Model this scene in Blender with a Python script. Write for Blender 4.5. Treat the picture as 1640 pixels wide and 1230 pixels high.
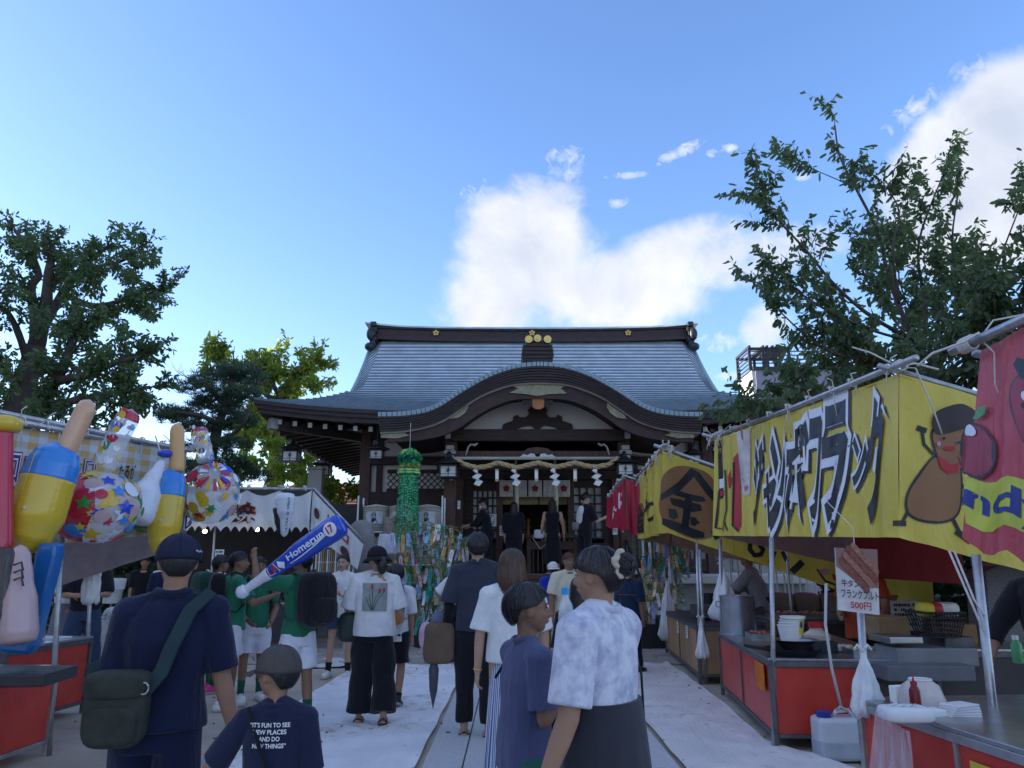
import bpy,bmesh,math,random
import numpy as np
from mathutils import Vector,Matrix,Euler
R_=math.radians
PI=math.pi
rnd=random.Random(7)
for o in list(bpy.data.objects):
	bpy.data.objects.remove(o)
SC=bpy.context.scene
COL=SC.collection
F_PX,PITCH,HC=1230.0,R_(13.3),1.45
cam_d=bpy.data.cameras.new('camera')
cam=bpy.data.objects.new('camera',cam_d)
COL.objects.link(cam)
cam.location=(0,0,HC)
cam.rotation_euler=(PI/2+PITCH,0,0)
cam_d.sensor_width=36
cam_d.lens=F_PX/1640*36
cam_d.clip_start=0.05
cam_d.clip_end=5000
SC.camera=cam
SC.render.resolution_x,SC.render.resolution_y=1024,768
SUN_EL,SUN_AZ=R_(15),R_(-84)
w=bpy.data.worlds.new("World")
SC.world=w
w.use_nodes=True
sun_d=bpy.data.lights.new('sun','SUN')
sun=bpy.data.objects.new('sun',sun_d)
COL.objects.link(sun)
sun_d.energy=3.6
sun_d.angle=R_(0.5)
sun_d.color=(1.0,0.88,0.7)
sdir=Vector((math.sin(SUN_AZ)*math.cos(SUN_EL),math.cos(SUN_AZ)*math.cos(SUN_EL),math.sin(SUN_EL)))
sun.rotation_euler=sdir.to_track_quat('Z','Y').to_euler()
sun.location=(-30,30,30)
SC.view_settings.view_transform='Standard'
SC.view_settings.look='None'
SC.view_settings.exposure=2.02
SC.view_settings.gamma=1.0
SC.view_settings.use_curve_mapping=False
def build_world():
	nt=w.node_tree
	nt.nodes.clear()
	N=nt.nodes.new
	L=nt.links.new
	out=N('ShaderNodeOutputWorld')
	bg=N('ShaderNodeBackground')
	bg.inputs['Strength'].default_value=0.12
	sky=N('ShaderNodeTexSky')
	sky.sky_type='NISHITA'
	sky.sun_disc=False
	sky.sun_elevation=SUN_EL
	sky.sun_rotation=SUN_AZ
	sky.altitude=30
	sky.air_density=1.0
	sky.dust_density=.7
	sky.ozone_density=2.2
	tc=N('ShaderNodeTexCoord')
	sx=N('ShaderNodeSeparateXYZ')
	L(tc.outputs['Generated'],sx.inputs[0])
	def m(op,a,b=None,c=None,clamp=False):
		n=N('ShaderNodeMath');n.operation=op;n.use_clamp=clamp
		for i,v in enumerate((a,b,c)):
			if v is None:continue
			if isinstance(v,(int,float)):n.inputs[i].default_value=v
			else:L(v,n.inputs[i])
		return n.outputs[0]
	az=m('MULTIPLY',m('ARCTAN2',sx.outputs[0],sx.outputs[1]),57.2958)
	el=m('MULTIPLY',m('ARCSINE',sx.outputs[2]),57.2958)
	def noise(scale,detail,rough,dist=0.0,off=(0,0,0),zs=1.0):
		mp=N('ShaderNodeMapping')
		mp.inputs['Location'].default_value=off
		mp.inputs['Scale'].default_value=(1,1,zs)
		L(tc.outputs['Generated'],mp.inputs[0])
		n=N('ShaderNodeTexNoise')
		n.inputs['Scale'].default_value=scale
		n.inputs['Detail'].default_value=detail
		n.inputs['Roughness'].default_value=rough
		n.inputs['Distortion'].default_value=dist
		L(mp.outputs[0],n.inputs['Vector'])
		return n.outputs['Fac']
	n1=noise(7,9,.55,.3)
	n2=noise(30,8,.62,.6,(3,1,2))
	def blob(a0,e0,ra,re,k=1.0,tilt=0.0):
		da=m('SUBTRACT',az,a0);de=m('SUBTRACT',el,e0)
		de2=m('SUBTRACT',de,m('MULTIPLY',da,tilt))
		q=m('ADD',m('POWER',m('ABSOLUTE',m('DIVIDE',da,ra)),2.0),m('POWER',m('ABSOLUTE',m('DIVIDE',de2,re)),2.0))
		return m('MULTIPLY',m('SUBTRACT',1.0,q,clamp=False),k)
	BLOBS=[CLOUDS]
	cov=None
	for b in CLOUDS:
		v=blob(*b)
		cov=v if cov is None else m('MAXIMUM',cov,v)
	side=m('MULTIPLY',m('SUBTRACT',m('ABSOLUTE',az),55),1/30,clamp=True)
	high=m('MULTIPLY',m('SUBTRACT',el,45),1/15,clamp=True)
	cov=m('MAXIMUM',cov,m('ADD',m('MULTIPLY',m('MAXIMUM',side,high),1.42),-1.2))  # extra cloud outside the view, added to brighten the ambient light
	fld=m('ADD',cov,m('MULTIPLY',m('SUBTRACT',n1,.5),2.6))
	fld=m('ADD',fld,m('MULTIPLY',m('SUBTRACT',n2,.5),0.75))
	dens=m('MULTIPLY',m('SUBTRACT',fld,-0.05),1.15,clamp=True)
	mr=N('ShaderNodeMapRange');mr.interpolation_type='SMOOTHSTEP'
	L(dens,mr.inputs[0])
	fac=mr.outputs[0]
	wf=None
	for b in WISPS:
		v=blob(*b)
		wf=v if wf is None else m('MAXIMUM',wf,v)
	wf=m('MAXIMUM',wf,-1.0)
	wn=m('ADD',wf,m('MULTIPLY',m('SUBTRACT',noise(75,6,.6,.8,(1,5,2)),.5),4.2))
	wfac=m('MULTIPLY',m('MULTIPLY',wn,0.55,clamp=True),0.8)
	fac=m('MAXIMUM',fac,wfac)
	shade=m('ADD',m('MULTIPLY',m('SUBTRACT',noise(9,8,.58,.4,(4,4,1)),.36),2.2),m('MULTIPLY',m('SUBTRACT',fld,.5),.30),clamp=True)
	cr=N('ShaderNodeMix');cr.data_type='RGBA'
	cr.inputs['A'].default_value=(2.12,2.16,2.26,1)
	cr.inputs['B'].default_value=(1.35,1.5,1.85,1)
	L(shade,cr.inputs['Factor'])
	hs=N('ShaderNodeHueSaturation')
	hs.inputs['Saturation'].default_value=SKY_SAT
	hs.inputs['Value'].default_value=SKY_VAL
	L(sky.outputs[0],hs.inputs['Color'])
	tint=N('ShaderNodeMix');tint.data_type='RGBA';tint.blend_type='MULTIPLY'
	tint.inputs['Factor'].default_value=1.0
	tint.inputs['B'].default_value=SKY_TINT
	L(hs.outputs[0],tint.inputs['A'])
	mx=N('ShaderNodeMix');mx.data_type='RGBA'
	L(fac,mx.inputs['Factor'])
	L(tint.outputs['Result'],mx.inputs['A'])
	L(cr.outputs['Result'],mx.inputs['B'])
	L(mx.outputs['Result'],bg.inputs['Color'])
	L(bg.outputs[0],out.inputs[0])
SKY_SAT,SKY_VAL,SKY_TINT=1.10,.80,(.95,.92,1.08,1)
def sky_dir(px,py):
	x=(px-820)/F_PX;u=-(py-615)/F_PX
	X,Y,Z=x,math.cos(PITCH)-u*math.sin(PITCH),math.sin(PITCH)+u*math.cos(PITCH)
	l=math.sqrt(X*X+Y*Y+Z*Z)
	return math.degrees(math.atan2(X,Y)),math.degrees(math.asin(Z/l))
def cl(px,py,rx,ry,k=1.0,tilt=0.0):
	a,e=sky_dir(px,py)
	return(a,e,rx/F_PX*57.3,ry/F_PX*57.3,k,tilt)
CLOUDS=[cl(860,400,150,110,1.1),cl(800,480,130,90,1.1),cl(960,460,210,85,1.1),cl(1120,410,230,62,1.0),cl(1260,400,120,45,.8),cl(900,320,60,40,.5),cl(1590,225,170,95,1.3,.2),cl(1640,310,230,115,1.4),cl(1230,520,38,40,.5),cl(1800,200,200,120,1.2)]
WISPS=[cl(905,250,36,14,1),cl(905,275,30,24,.6),cl(1090,243,42,10,1,.25),cl(1168,237,16,7,1.2),cl(1005,281,34,6,1),cl(1140,245,10,6,1),cl(770,320,30,22,.5),cl(1155,548,34,14,1),cl(1165,602,34,8,1),cl(990,325,18,10,1),cl(1290,282,20,7,1),cl(1465,175,40,18,.9,.4),cl(1560,125,36,24,1),cl(1630,130,30,26,1)]
build_world()
def ray(px,py):
	x=(px-820)/F_PX;u=-(py-615)/F_PX
	return Vector((x,math.cos(PITCH)-u*math.sin(PITCH),math.sin(PITCH)+u*math.cos(PITCH)))
def at(px,py,Y):
	d=ray(px,py);return Vector((0,0,HC))+d*(Y/d.y)
def atx(px,py,X):
	d=ray(px,py);return Vector((0,0,HC))+d*(X/d.x)
def ground(px,py,z=0.0):
	d=ray(px,py);return Vector((0,0,HC))+d*((z-HC)/d.z)
def V(*a):return Vector(a)
def lerp(a,b,t):return a+(b-a)*t
def sstep(a,b,x):
	t=min(1,max(0,(x-a)/(b-a)));return t*t*(3-2*t)
def origin(o):
	p=Vector((0,0,0))
	while o is not None:
		p=p+o.location;o=o.parent
	return p
def tag(o,label=None,cat=None,group=None,kind=None):
	if label:o['label']=label
	if cat:o['category']=cat
	if group:o['group']=group
	if kind:o['kind']=kind
	return o
def thing(name,label,cat,loc=(0,0,0),rz=0.0,group=None):
	o=bpy.data.objects.new(name,None)
	o.empty_display_size=.1
	COL.objects.link(o)
	o.location=loc;o.rotation_euler=(0,0,rz)
	return tag(o,label,cat,group)
def link(name,me,parent=None):
	o=bpy.data.objects.new(name,me)
	COL.objects.link(o)
	if parent is not None:o.parent=parent
	return o
def kids(o):return[c for c in bpy.data.objects if c.parent==o]
def copy_tree(o,parent=None,_all=None):
	if _all is None:
		_all={}
		for c in bpy.data.objects:
			if c.parent:_all.setdefault(c.parent.name,[]).append(c)
	c=o.copy();COL.objects.link(c)
	c.parent=parent
	for ch in _all.get(o.name,[]):copy_tree(ch,c,_all)
	return c
MATS={}
def mat(name,col,rough=.75,metal=0.0,var=.18,scale=5.0,bump=.15,bscale=60.0,spec=.35,col2=None,folds=0.0,stretch=(1,1,1),trans=0.0,alpha=1.0,emit=None,es=1.0,sheen=0.0,coat=0.0,det=4,sub=0.0,thin=0.0):
	if name in MATS:return MATS[name]
	m=bpy.data.materials.new(name)
	m.use_nodes=True
	nt=m.node_tree;N=nt.nodes.new;L=nt.links.new
	b=nt.nodes['Principled BSDF']
	tc=N('ShaderNodeTexCoord')
	mp=N('ShaderNodeMapping');mp.inputs['Scale'].default_value=stretch
	L(tc.outputs['Object'],mp.inputs[0])
	n=N('ShaderNodeTexNoise');n.inputs['Scale'].default_value=scale;n.inputs['Detail'].default_value=det
	n.inputs['Roughness'].default_value=.6
	L(mp.outputs[0],n.inputs['Vector'])
	rmp=N('ShaderNodeMapRange');rmp.inputs[1].default_value=.3;rmp.inputs[2].default_value=.7
	L(n.outputs['Fac'],rmp.inputs[0])
	mx=N('ShaderNodeMix');mx.data_type='RGBA'
	c2=col2 if col2 else tuple(min(1,c*(1+var))for c in col)
	c1=col if col2 else tuple(c*(1-var)for c in col)
	mx.inputs['A'].default_value=(*c1,1);mx.inputs['B'].default_value=(*c2,1)
	L(rmp.outputs[0],mx.inputs['Factor'])
	L(mx.outputs['Result'],b.inputs['Base Color'])
	b.inputs['Roughness'].default_value=rough
	b.inputs['Metallic'].default_value=metal
	b.inputs['Specular IOR Level'].default_value=spec
	b.inputs['Transmission Weight'].default_value=trans
	b.inputs['Alpha'].default_value=alpha
	if sheen:b.inputs['Sheen Weight'].default_value=sheen
	if coat:b.inputs['Coat Weight'].default_value=coat
	if sub:
		b.inputs['Subsurface Weight'].default_value=sub
		b.inputs['Subsurface Radius'].default_value=(.02,.01,.006)
	if emit:
		b.inputs['Emission Color'].default_value=(*emit,1);b.inputs['Emission Strength'].default_value=es
	last=None
	if folds:
		f=N('ShaderNodeTexNoise');f.inputs['Scale'].default_value=8;f.inputs['Detail'].default_value=3;f.inputs['Distortion'].default_value=.7
		fm=N('ShaderNodeMapping');fm.inputs['Scale'].default_value=(1.2,1.2,.42);fm.inputs['Rotation'].default_value=(.25,.3,0);L(tc.outputs['Object'],fm.inputs[0]);L(fm.outputs[0],f.inputs['Vector'])
		bf=N('ShaderNodeBump');bf.inputs['Strength'].default_value=folds;bf.inputs['Distance'].default_value=.08
		L(f.outputs['Fac'],bf.inputs['Height'])
		last=bf.outputs[0]
	if bump:
		n2=N('ShaderNodeTexNoise');n2.inputs['Scale'].default_value=bscale;n2.inputs['Detail'].default_value=3
		L(mp.outputs[0],n2.inputs['Vector'])
		bp=N('ShaderNodeBump');bp.inputs['Strength'].default_value=bump;bp.inputs['Distance'].default_value=.01
		L(n2.outputs['Fac'],bp.inputs['Height'])
		if last:L(last,bp.inputs['Normal'])
		last=bp.outputs[0]
	if last:L(last,b.inputs['Normal'])
	if thin:
		tr=N('ShaderNodeBsdfTranslucent');L(mx.outputs['Result'],tr.inputs['Color']);ms=N('ShaderNodeMixShader');ms.inputs[0].default_value=thin
		L(b.outputs[0],ms.inputs[1]);L(tr.outputs[0],ms.inputs[2]);L(ms.outputs[0],nt.nodes['Material Output'].inputs[0])
	MATS[name]=m
	return m
def cloth(name,col,**k):
	k={**dict(rough=.9,var=.12,scale=9,bump=.25,bscale=350,spec=.15,folds=.35,sheen=.15),**k}
	return mat(name,col,**k)
class MB:
	def __init__(s):s.v=[];s.f=[];s.mi=[];s.cur=0
	def add(s,vs,fs,mi=None):
		b=len(s.v);s.v.extend([tuple(p)for p in vs])
		for f in fs:s.f.append(tuple(b+i for i in f));s.mi.append(s.cur if mi is None else mi)
	def box(s,c,d,rz=0.0,R=None,taper=1.0):
		x,y,z=d[0]/2,d[1]/2,d[2]/2
		P=[V(-x,-y,-z),V(x,-y,-z),V(x,y,-z),V(-x,y,-z),V(-x*taper,-y*taper,z),V(x*taper,-y*taper,z),V(x*taper,y*taper,z),V(-x*taper,y*taper,z)]
		M_=R if R is not None else Matrix.Rotation(rz,3,'Z')
		c=Vector(c)
		s.add([c+M_@p for p in P],[(0,3,2,1),(4,5,6,7),(0,1,5,4),(1,2,6,5),(2,3,7,6),(3,0,4,7)])
	def bar(s,a,b,wd,h=None,up=(0,0,1)):
		a,b=Vector(a),Vector(b);d=(b-a);L_=d.length
		if L_<1e-6:return
		z=d/L_;u=Vector(up)
		if abs(z.dot(u))>.98:u=V(0,1,0)
		x=u.cross(z).normalized();y=z.cross(x)
		s.box((a+b)/2,(wd,h or wd,L_),R=Matrix((x,y,z)).transposed())
	def tube(s,pts,rad,seg=10,caps=True,flat=1.0,up=None):
		pts=[Vector(p)for p in pts]
		if isinstance(rad,(int,float)):rad=[rad]*len(pts)
		n=len(pts);rings=[]
		x=None
		for i,p in enumerate(pts):
			d=(pts[min(i+1,n-1)]-pts[max(i-1,0)])
			if d.length<1e-9:d=V(0,0,1)
			d.normalize()
			if x is None:
				r=Vector(up)if up is not None else(V(0,0,1)if abs(d.z)<.9 else V(0,1,0))
				x=r.cross(d)
				if x.length<1e-6:x=V(1,0,0)
				x.normalize()
			else:
				x=x-d*x.dot(d)
				if x.length<1e-6:x=V(1,0,0)
				x.normalize()
			y=d.cross(x)
			rings.append([p+x*(rad[i]*math.cos(a))+y*(rad[i]*flat*math.sin(a))for a in[2*PI*k/seg for k in range(seg)]])
		vs=[q for r in rings for q in r];fs=[]
		for i in range(n-1):
			for k in range(seg):
				k2=(k+1)%seg
				fs.append((i*seg+k,i*seg+k2,(i+1)*seg+k2,(i+1)*seg+k))
		if caps:
			fs.append(tuple(reversed(range(seg))));fs.append(tuple((n-1)*seg+k for k in range(seg)))
		s.add(vs,fs)
	def lathe(s,c,prof,seg=20,R=None):
		c=Vector(c);vs=[];fs=[]
		n=len(prof)
		for(r,z)in prof:
			for k in range(seg):
				a=2*PI*k/seg
				p=V(r*math.cos(a),r*math.sin(a),z)
				vs.append(c+(R@p if R is not None else p))
		for i in range(n-1):
			for k in range(seg):
				k2=(k+1)%seg
				fs.append((i*seg+k,i*seg+k2,(i+1)*seg+k2,(i+1)*seg+k))
		fs.append(tuple(reversed(range(seg))));fs.append(tuple((n-1)*seg+k for k in range(seg)))
		s.add(vs,fs)
	def ell(s,c,r,R=None,seg=16,rings=10,p=1.0):
		c=Vector(c);vs=[];fs=[]
		if isinstance(r,(int,float)):r=(r,r,r)
		for i in range(1,rings):
			th=PI*i/rings
			for k in range(seg):
				a=2*PI*k/seg
				sg=lambda t:math.copysign(abs(t)**p,t)
				q=V(r[0]*sg(math.sin(th))*sg(math.cos(a)),r[1]*sg(math.sin(th))*sg(math.sin(a)),r[2]*sg(math.cos(th)))
				vs.append(c+(R@q if R is not None else q))
		top=c+(R@V(0,0,r[2])if R is not None else V(0,0,r[2]));bot=c-(R@V(0,0,r[2])if R is not None else V(0,0,r[2]))
		nb=len(vs);vs+=[top,bot]
		for i in range(rings-2):
			for k in range(seg):
				k2=(k+1)%seg
				fs.append((i*seg+k,(i+1)*seg+k,(i+1)*seg+k2,i*seg+k2))
		for k in range(seg):
			k2=(k+1)%seg
			fs.append((nb,k,k2));fs.append((nb+1,(rings-2)*seg+k2,(rings-2)*seg+k))
		s.add(vs,fs)
	def loft(s,rings,caps=True):
		seg=len(rings[0]);vs=[q for r in rings for q in r];fs=[]
		for i in range(len(rings)-1):
			for k in range(seg):
				k2=(k+1)%seg
				fs.append((i*seg+k,i*seg+k2,(i+1)*seg+k2,(i+1)*seg+k))
		if caps:
			fs.append(tuple(reversed(range(seg))));fs.append(tuple((len(rings)-1)*seg+k for k in range(seg)))
		s.add(vs,fs)
	def prism(s,poly,depth,fn):
		"""poly: 2D points; fn(x, y, d) -> world point"""
		n=len(poly)
		vs=[fn(x,y,0)for x,y in poly]+[fn(x,y,depth)for x,y in poly]
		fs=[tuple(range(n)),tuple(reversed(range(n,2*n)))]+[(i,(i+1)%n+0,(i+1)%n+n,i+n)for i in range(n)]
		fs=fs[:2]+[(i,i+n,(i+1)%n+n,(i+1)%n)for i in range(n)]
		s.add(vs,fs)
	def grid(s,fn,nu,nv,thick=0.0):
		vs=[fn(i/nu,j/nv)for j in range(nv+1)for i in range(nu+1)]
		fs=[(j*(nu+1)+i,j*(nu+1)+i+1,(j+1)*(nu+1)+i+1,(j+1)*(nu+1)+i)for j in range(nv)for i in range(nu)]
		s.add(vs,fs)
	def build(s,name,m,parent=None,smooth=False,bevel=0.0,auto=None,solid=0.0,world=True):
		me=bpy.data.meshes.new(name)
		o0=origin(parent)if(parent is not None and world)else Vector((0,0,0))
		vs=np.array(s.v,dtype=float)-np.array(o0)if s.v else[]
		me.from_pydata([tuple(x)for x in vs],[],s.f)
		ms=m if isinstance(m,(list,tuple))else[m]
		for q in ms:me.materials.append(q)
		if len(ms)>1:me.polygons.foreach_set('material_index',s.mi)
		if smooth:me.polygons.foreach_set('use_smooth',[True]*len(me.polygons))
		me.update()
		o=link(name,me,parent)
		if auto is not None:
			for p in me.polygons:p.use_smooth=True
			me.set_sharp_from_angle(angle=R_(auto))
		if bevel:
			b=o.modifiers.new('bevel','BEVEL');b.width=bevel;b.segments=2;b.limit_method='ANGLE'
		if solid:
			b=o.modifiers.new('solid','SOLIDIFY');b.thickness=solid;b.offset=0
		return o
QUEUE=[]
def remesh_later(o,voxel,smooth=4,disp=None):
	r=o.modifiers.new('r','REMESH');r.mode='VOXEL';r.voxel_size=voxel;r.use_smooth_shade=True
	if smooth:
		q=o.modifiers.new('s','SMOOTH');q.iterations=smooth;q.factor=.5
	QUEUE.append((o,disp))
def flush_queue():
	dg=bpy.context.evaluated_depsgraph_get()
	res=[]
	for o,d in QUEUE:
		me=bpy.data.meshes.new_from_object(o.evaluated_get(dg))
		res.append((o,d,me))
	for o,d,me in res:
		mats=[x for x in o.data.materials]
		o.modifiers.clear()
		o.data=me
		if not me.materials:
			for x in mats:me.materials.append(x)
		n=len(me.vertices)
		if n and d:
			co=np.empty(n*3);me.vertices.foreach_get('co',co);co=co.reshape(-1,3)
			no=np.empty(n*3);me.vertices.foreach_get('normal',no);no=no.reshape(-1,3)
			co=d(co,no)
			me.vertices.foreach_set('co',co.ravel());me.update()
		if n:me.polygons.foreach_set('use_smooth',[True]*len(me.polygons))
	QUEUE.clear()
TXT={}
def preload_text(items):
	objs=[]
	for(s_,off)in items:
		cu=bpy.data.curves.new('t','FONT');cu.body=s_;cu.offset=off;cu.resolution_u=4
		o=bpy.data.objects.new('t',cu);COL.objects.link(o);objs.append((s_,off,o))
	dg=bpy.context.evaluated_depsgraph_get()
	for s_,off,o in objs:
		me=bpy.data.meshes.new_from_object(o.evaluated_get(dg))
		v=[(p.co.x,p.co.y)for p in me.vertices]
		f=[tuple(p.vertices)for p in me.polygons]
		TXT[(s_,off)]=(v,f)
		bpy.data.meshes.remove(me)
		cu=o.data;bpy.data.objects.remove(o);bpy.data.curves.remove(cu)
NUDGE=[0]
def nudge(V_,F_):
	NUDGE[0]+=1
	if not F_:return V_
	f=max(F_,key=len);n=(Vector(V_[f[1]])-Vector(V_[f[0]])).cross(Vector(V_[f[2]])-Vector(V_[f[0]]))
	if n.length<1e-12:return V_
	n.normalize()
	if n.y>0:n=-n
	k=n*(.0004*(NUDGE[0]%8));return[Vector(p)+k for p in V_]
def cut_grid(v,f,fn,step):
	bm=bmesh.new()
	vs=[bm.verts.new((x,y,0))for x,y in v]
	for q in f:
		try:bm.faces.new([vs[i]for i in q])
		except ValueError:pass
	xs=[p[0]for p in v];ys=[p[1]for p in v]
	if step:
		for ax,lo,hi in((0,min(xs),max(xs)),(1,min(ys),max(ys))):
			k=math.floor(lo/step)+1
			while k*step<hi:
				co=[0,0,0];co[ax]=k*step;no=[0,0,0];no[ax]=1
				bmesh.ops.bisect_plane(bm,geom=bm.verts[:]+bm.edges[:]+bm.faces[:],plane_co=co,plane_no=no,dist=1e-5)
				k+=1
	bm.verts.index_update()
	V_=[fn(p.co.x,p.co.y)for p in bm.verts]
	F_=[tuple(q.index for q in g.verts)for g in bm.faces]
	bm.free()
	return V_,F_
def stamp(mb,s_,fn,box,off=0.0,step=.05,ref=None):
	"""lettering mapped into box=(u0,v0,u1,v1) of surface fn(u,v); v grows downwards"""
	v,f=TXT[(s_,off)]
	if not v:return
	rv=TXT[(s_,ref)][0]if ref is not None else v
	x0,x1=min(p[0]for p in rv),max(p[0]for p in rv);y0,y1=min(p[1]for p in rv),max(p[1]for p in rv)
	u0,v0,u1,v1=box
	vv=[(u0+(p[0]-x0)/(x1-x0+1e-9)*(u1-u0),v1-(p[1]-y0)/(y1-y0+1e-9)*(v1-v0))for p in v]
	V_,F_=cut_grid(vv,f,fn,step)
	mb.add(nudge(V_,F_),F_)
def flat(mb,poly,fn,step=.05):
	V_,F_=cut_grid(poly,[tuple(range(len(poly)))],fn,step)
	mb.add(nudge(V_,F_),F_)
def disc(cx,cy,rx,ry,n=24,a0=0.0):
	return[(cx+rx*math.cos(2*PI*k/n+a0),cy+ry*math.sin(2*PI*k/n+a0))for k in range(n)]
def stroke(pts,wd):
	"""thick 2D polyline as list of quads"""
	out=[]
	for(a,b)in zip(pts[:-1],pts[1:]):
		dx,dy=b[0]-a[0],b[1]-a[1];l=math.hypot(dx,dy)or 1
		nx,ny=-dy/l*wd/2,dx/l*wd/2
		ex,ey=dx/l*wd*.3,dy/l*wd*.3
		out.append([(a[0]+nx-ex,a[1]+ny-ey),(b[0]+nx+ex,b[1]+ny+ey),(b[0]-nx+ex,b[1]-ny+ey),(a[0]-nx-ex,a[1]-ny-ey)])
	return out
def sheet_fn(c00,c10,c11,c01,amp=.0,fu=6.0,seed=0,lift=0.0,sag=0.0,hem=.25):
	"""bilinear cloth: c00 top left, c10 top right, c11 bottom right, c01 bottom left"""
	c=[Vector(q)for q in(c00,c10,c11,c01)]
	n=(c[3]-c[0]).cross(c[1]-c[0]).normalized()
	rr=random.Random(seed);p1,p2,p3=rr.random()*6,rr.random()*6,rr.random()*6
	def fn(u,v,k=lift):
		a=lerp(c[0],c[1],u);b=lerp(c[3],c[2],u)
		p=lerp(a,b,v)
		wv=math.sin(fu*u*2*PI+p1+1.3*v)+.6*math.sin(fu*2.3*u*2*PI+p2-2*v)+.35*math.sin(5*v+p3+3*u)
		p=p+n*(amp*wv*(hem+v*(1-hem))+k)
		if sag:p.z-=sag*abs(math.sin(u*PI*round(fu)))*(1-v)*.6
		return p
	return fn
preload_text([(c,o)for c in 'ロバル' for o in(.09,.05,0)]+[(c,o)for c in 'ジャンボフランク' for o in(.012,.04,.11)]+[('金',.035),('焼',.03),('焼',.06),('しゃ',.03),('コ',.03),('め',.03),('り',.03),('パ',.03),('牛タン',.02),('フランクフルト',.02),('500円',.02),('500円',0),('ndy',.03),('Homerun',.02),('LA',.03),('17',.03),('け',.04),('に',.04),('打',.01),('小',.01),('槌',.01),('白',.02),('鹿',.02),('チャン',.02),("“IT’S FUN TO SEE",.02),('NEW PLACES',.02),('AND DO',.02),('NEW THINGS”',.02),('ULTRA ☆ SPIRIT',.02),('たるが',.02),('バット',.03),('焼き鳥',.02),('牛',.02),('やき',.02),('みたけ',.02),('ゴミ袋',.02),('500',.02),('お願い',.01),('参拝',.01),('本格',.02),('ドリンク',.02),('大人気',.02),('小',.02),('御',.02),('金',.01),('ベビー',.02),('カステラ',.02)])
wood_d=mat('dark_wood',(.038,.024,.022),rough=.6,var=.35,scale=3,stretch=(1,1,6),bump=.3,bscale=30)
wood_r=mat('red_brown_wood',(.085,.043,.033),rough=.55,var=.35,scale=4,stretch=(6,6,1),bump=.2,bscale=30)
wood_b=mat('band_wood',(.050,.037,.038),rough=.65,var=.3,scale=3,stretch=(1,1,12),bump=.3,bscale=20)
wood_l=mat('end_grain_white',(.44,.41,.36),rough=.8)
plaster=mat('white_plaster',(.70,.69,.68),rough=.9,var=.05,scale=2)
copper=mat('copper_roof',(.47,.54,.60),rough=.42,var=.22,scale=2.2,bump=.12,bscale=9,spec=.5,det=8,stretch=(1,.5,1))
copper2=mat('copper_tile',(.24,.33,.37),rough=.4,var=.15,scale=3,spec=.5)
brass=mat('aged_brass',(.28,.27,.17),rough=.5,metal=.35,var=.25,scale=14,bump=.6,bscale=45)
gold=mat('gold',(.72,.50,.16),rough=.32,metal=.75,var=.1)
stone=mat('grey_stone',(.30,.29,.28),rough=.9,var=.2,scale=5,bump=.4,bscale=50)
stone_l=mat('light_granite',(.46,.45,.43),rough=.85,var=.15,scale=40,bump=.25,bscale=120)
ironm=mat('dark_iron',(.045,.05,.055),rough=.45,metal=.6)
paper=mat('white_paper',(.82,.82,.80),rough=.8,var=.04,bump=.05)
rope_m=mat('straw_rope',(.50,.38,.20),rough=.9,var=.25,scale=30,bump=.6,bscale=120)
cordw=mat('white_cord',(.62,.60,.55),rough=.9,var=.15,scale=30)
black_ink=mat('black_ink',(.012,.012,.014),rough=.6,var=.1,bump=0)
lampglass=mat('lantern_paper',(.70,.70,.66),rough=.5,var=.08)
XC=.60
YE,YR,ZE,ZR=17.3,22.5,4.88,8.12
HG,HE=4.92,6.55
def roof_half(s):
	if s>=.44:return HG
	return HG+(HE-HG)*(1-s/.44)**1.0
def roof_pt(u,s,k=0.0):
	hw=roof_half(s)
	z=ZE+(ZR-ZE)*(.45*s+.55*s*s)
	if s<.44:z+=.30*(1-s/.44)**1.4*abs(u)**3.2
	z-=.30*sstep(.93,1.0,abs(u))*sstep(.40,.55,s)
	return V(XC+u*hw,YE+(YR-YE)*s,z+k)
shrine=thing('shrine_hall','wooden shrine hall with a sweeping blue grey copper roof and an arched front gable','shrine',(XC,19.5,0))
def P(name,mb,m,parent=None,**k):return mb.build(name,m,parent or shrine,**k)
roof_o=MB()
NR=30
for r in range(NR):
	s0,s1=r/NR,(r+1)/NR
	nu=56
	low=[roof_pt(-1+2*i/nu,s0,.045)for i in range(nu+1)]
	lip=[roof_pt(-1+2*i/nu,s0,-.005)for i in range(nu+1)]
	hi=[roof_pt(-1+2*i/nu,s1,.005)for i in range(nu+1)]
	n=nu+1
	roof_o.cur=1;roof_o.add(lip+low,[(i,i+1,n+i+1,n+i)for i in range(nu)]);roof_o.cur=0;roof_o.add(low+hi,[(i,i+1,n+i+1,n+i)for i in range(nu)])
for sy in(1,):
	n=24
	for r in range(12):
		s0,s1=r/12,(r+1)/12
		a=[roof_pt(-1+2*i/n,s0)for i in range(n+1)];b=[roof_pt(-1+2*i/n,s1)for i in range(n+1)]
		a=[V(p.x,2*YR-p.y,p.z)for p in a];b=[V(p.x,2*YR-p.y,p.z)for p in b]
		roof_o.add(a+b,[(i+1,i,n+1+i,n+2+i)for i in range(n)])
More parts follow.
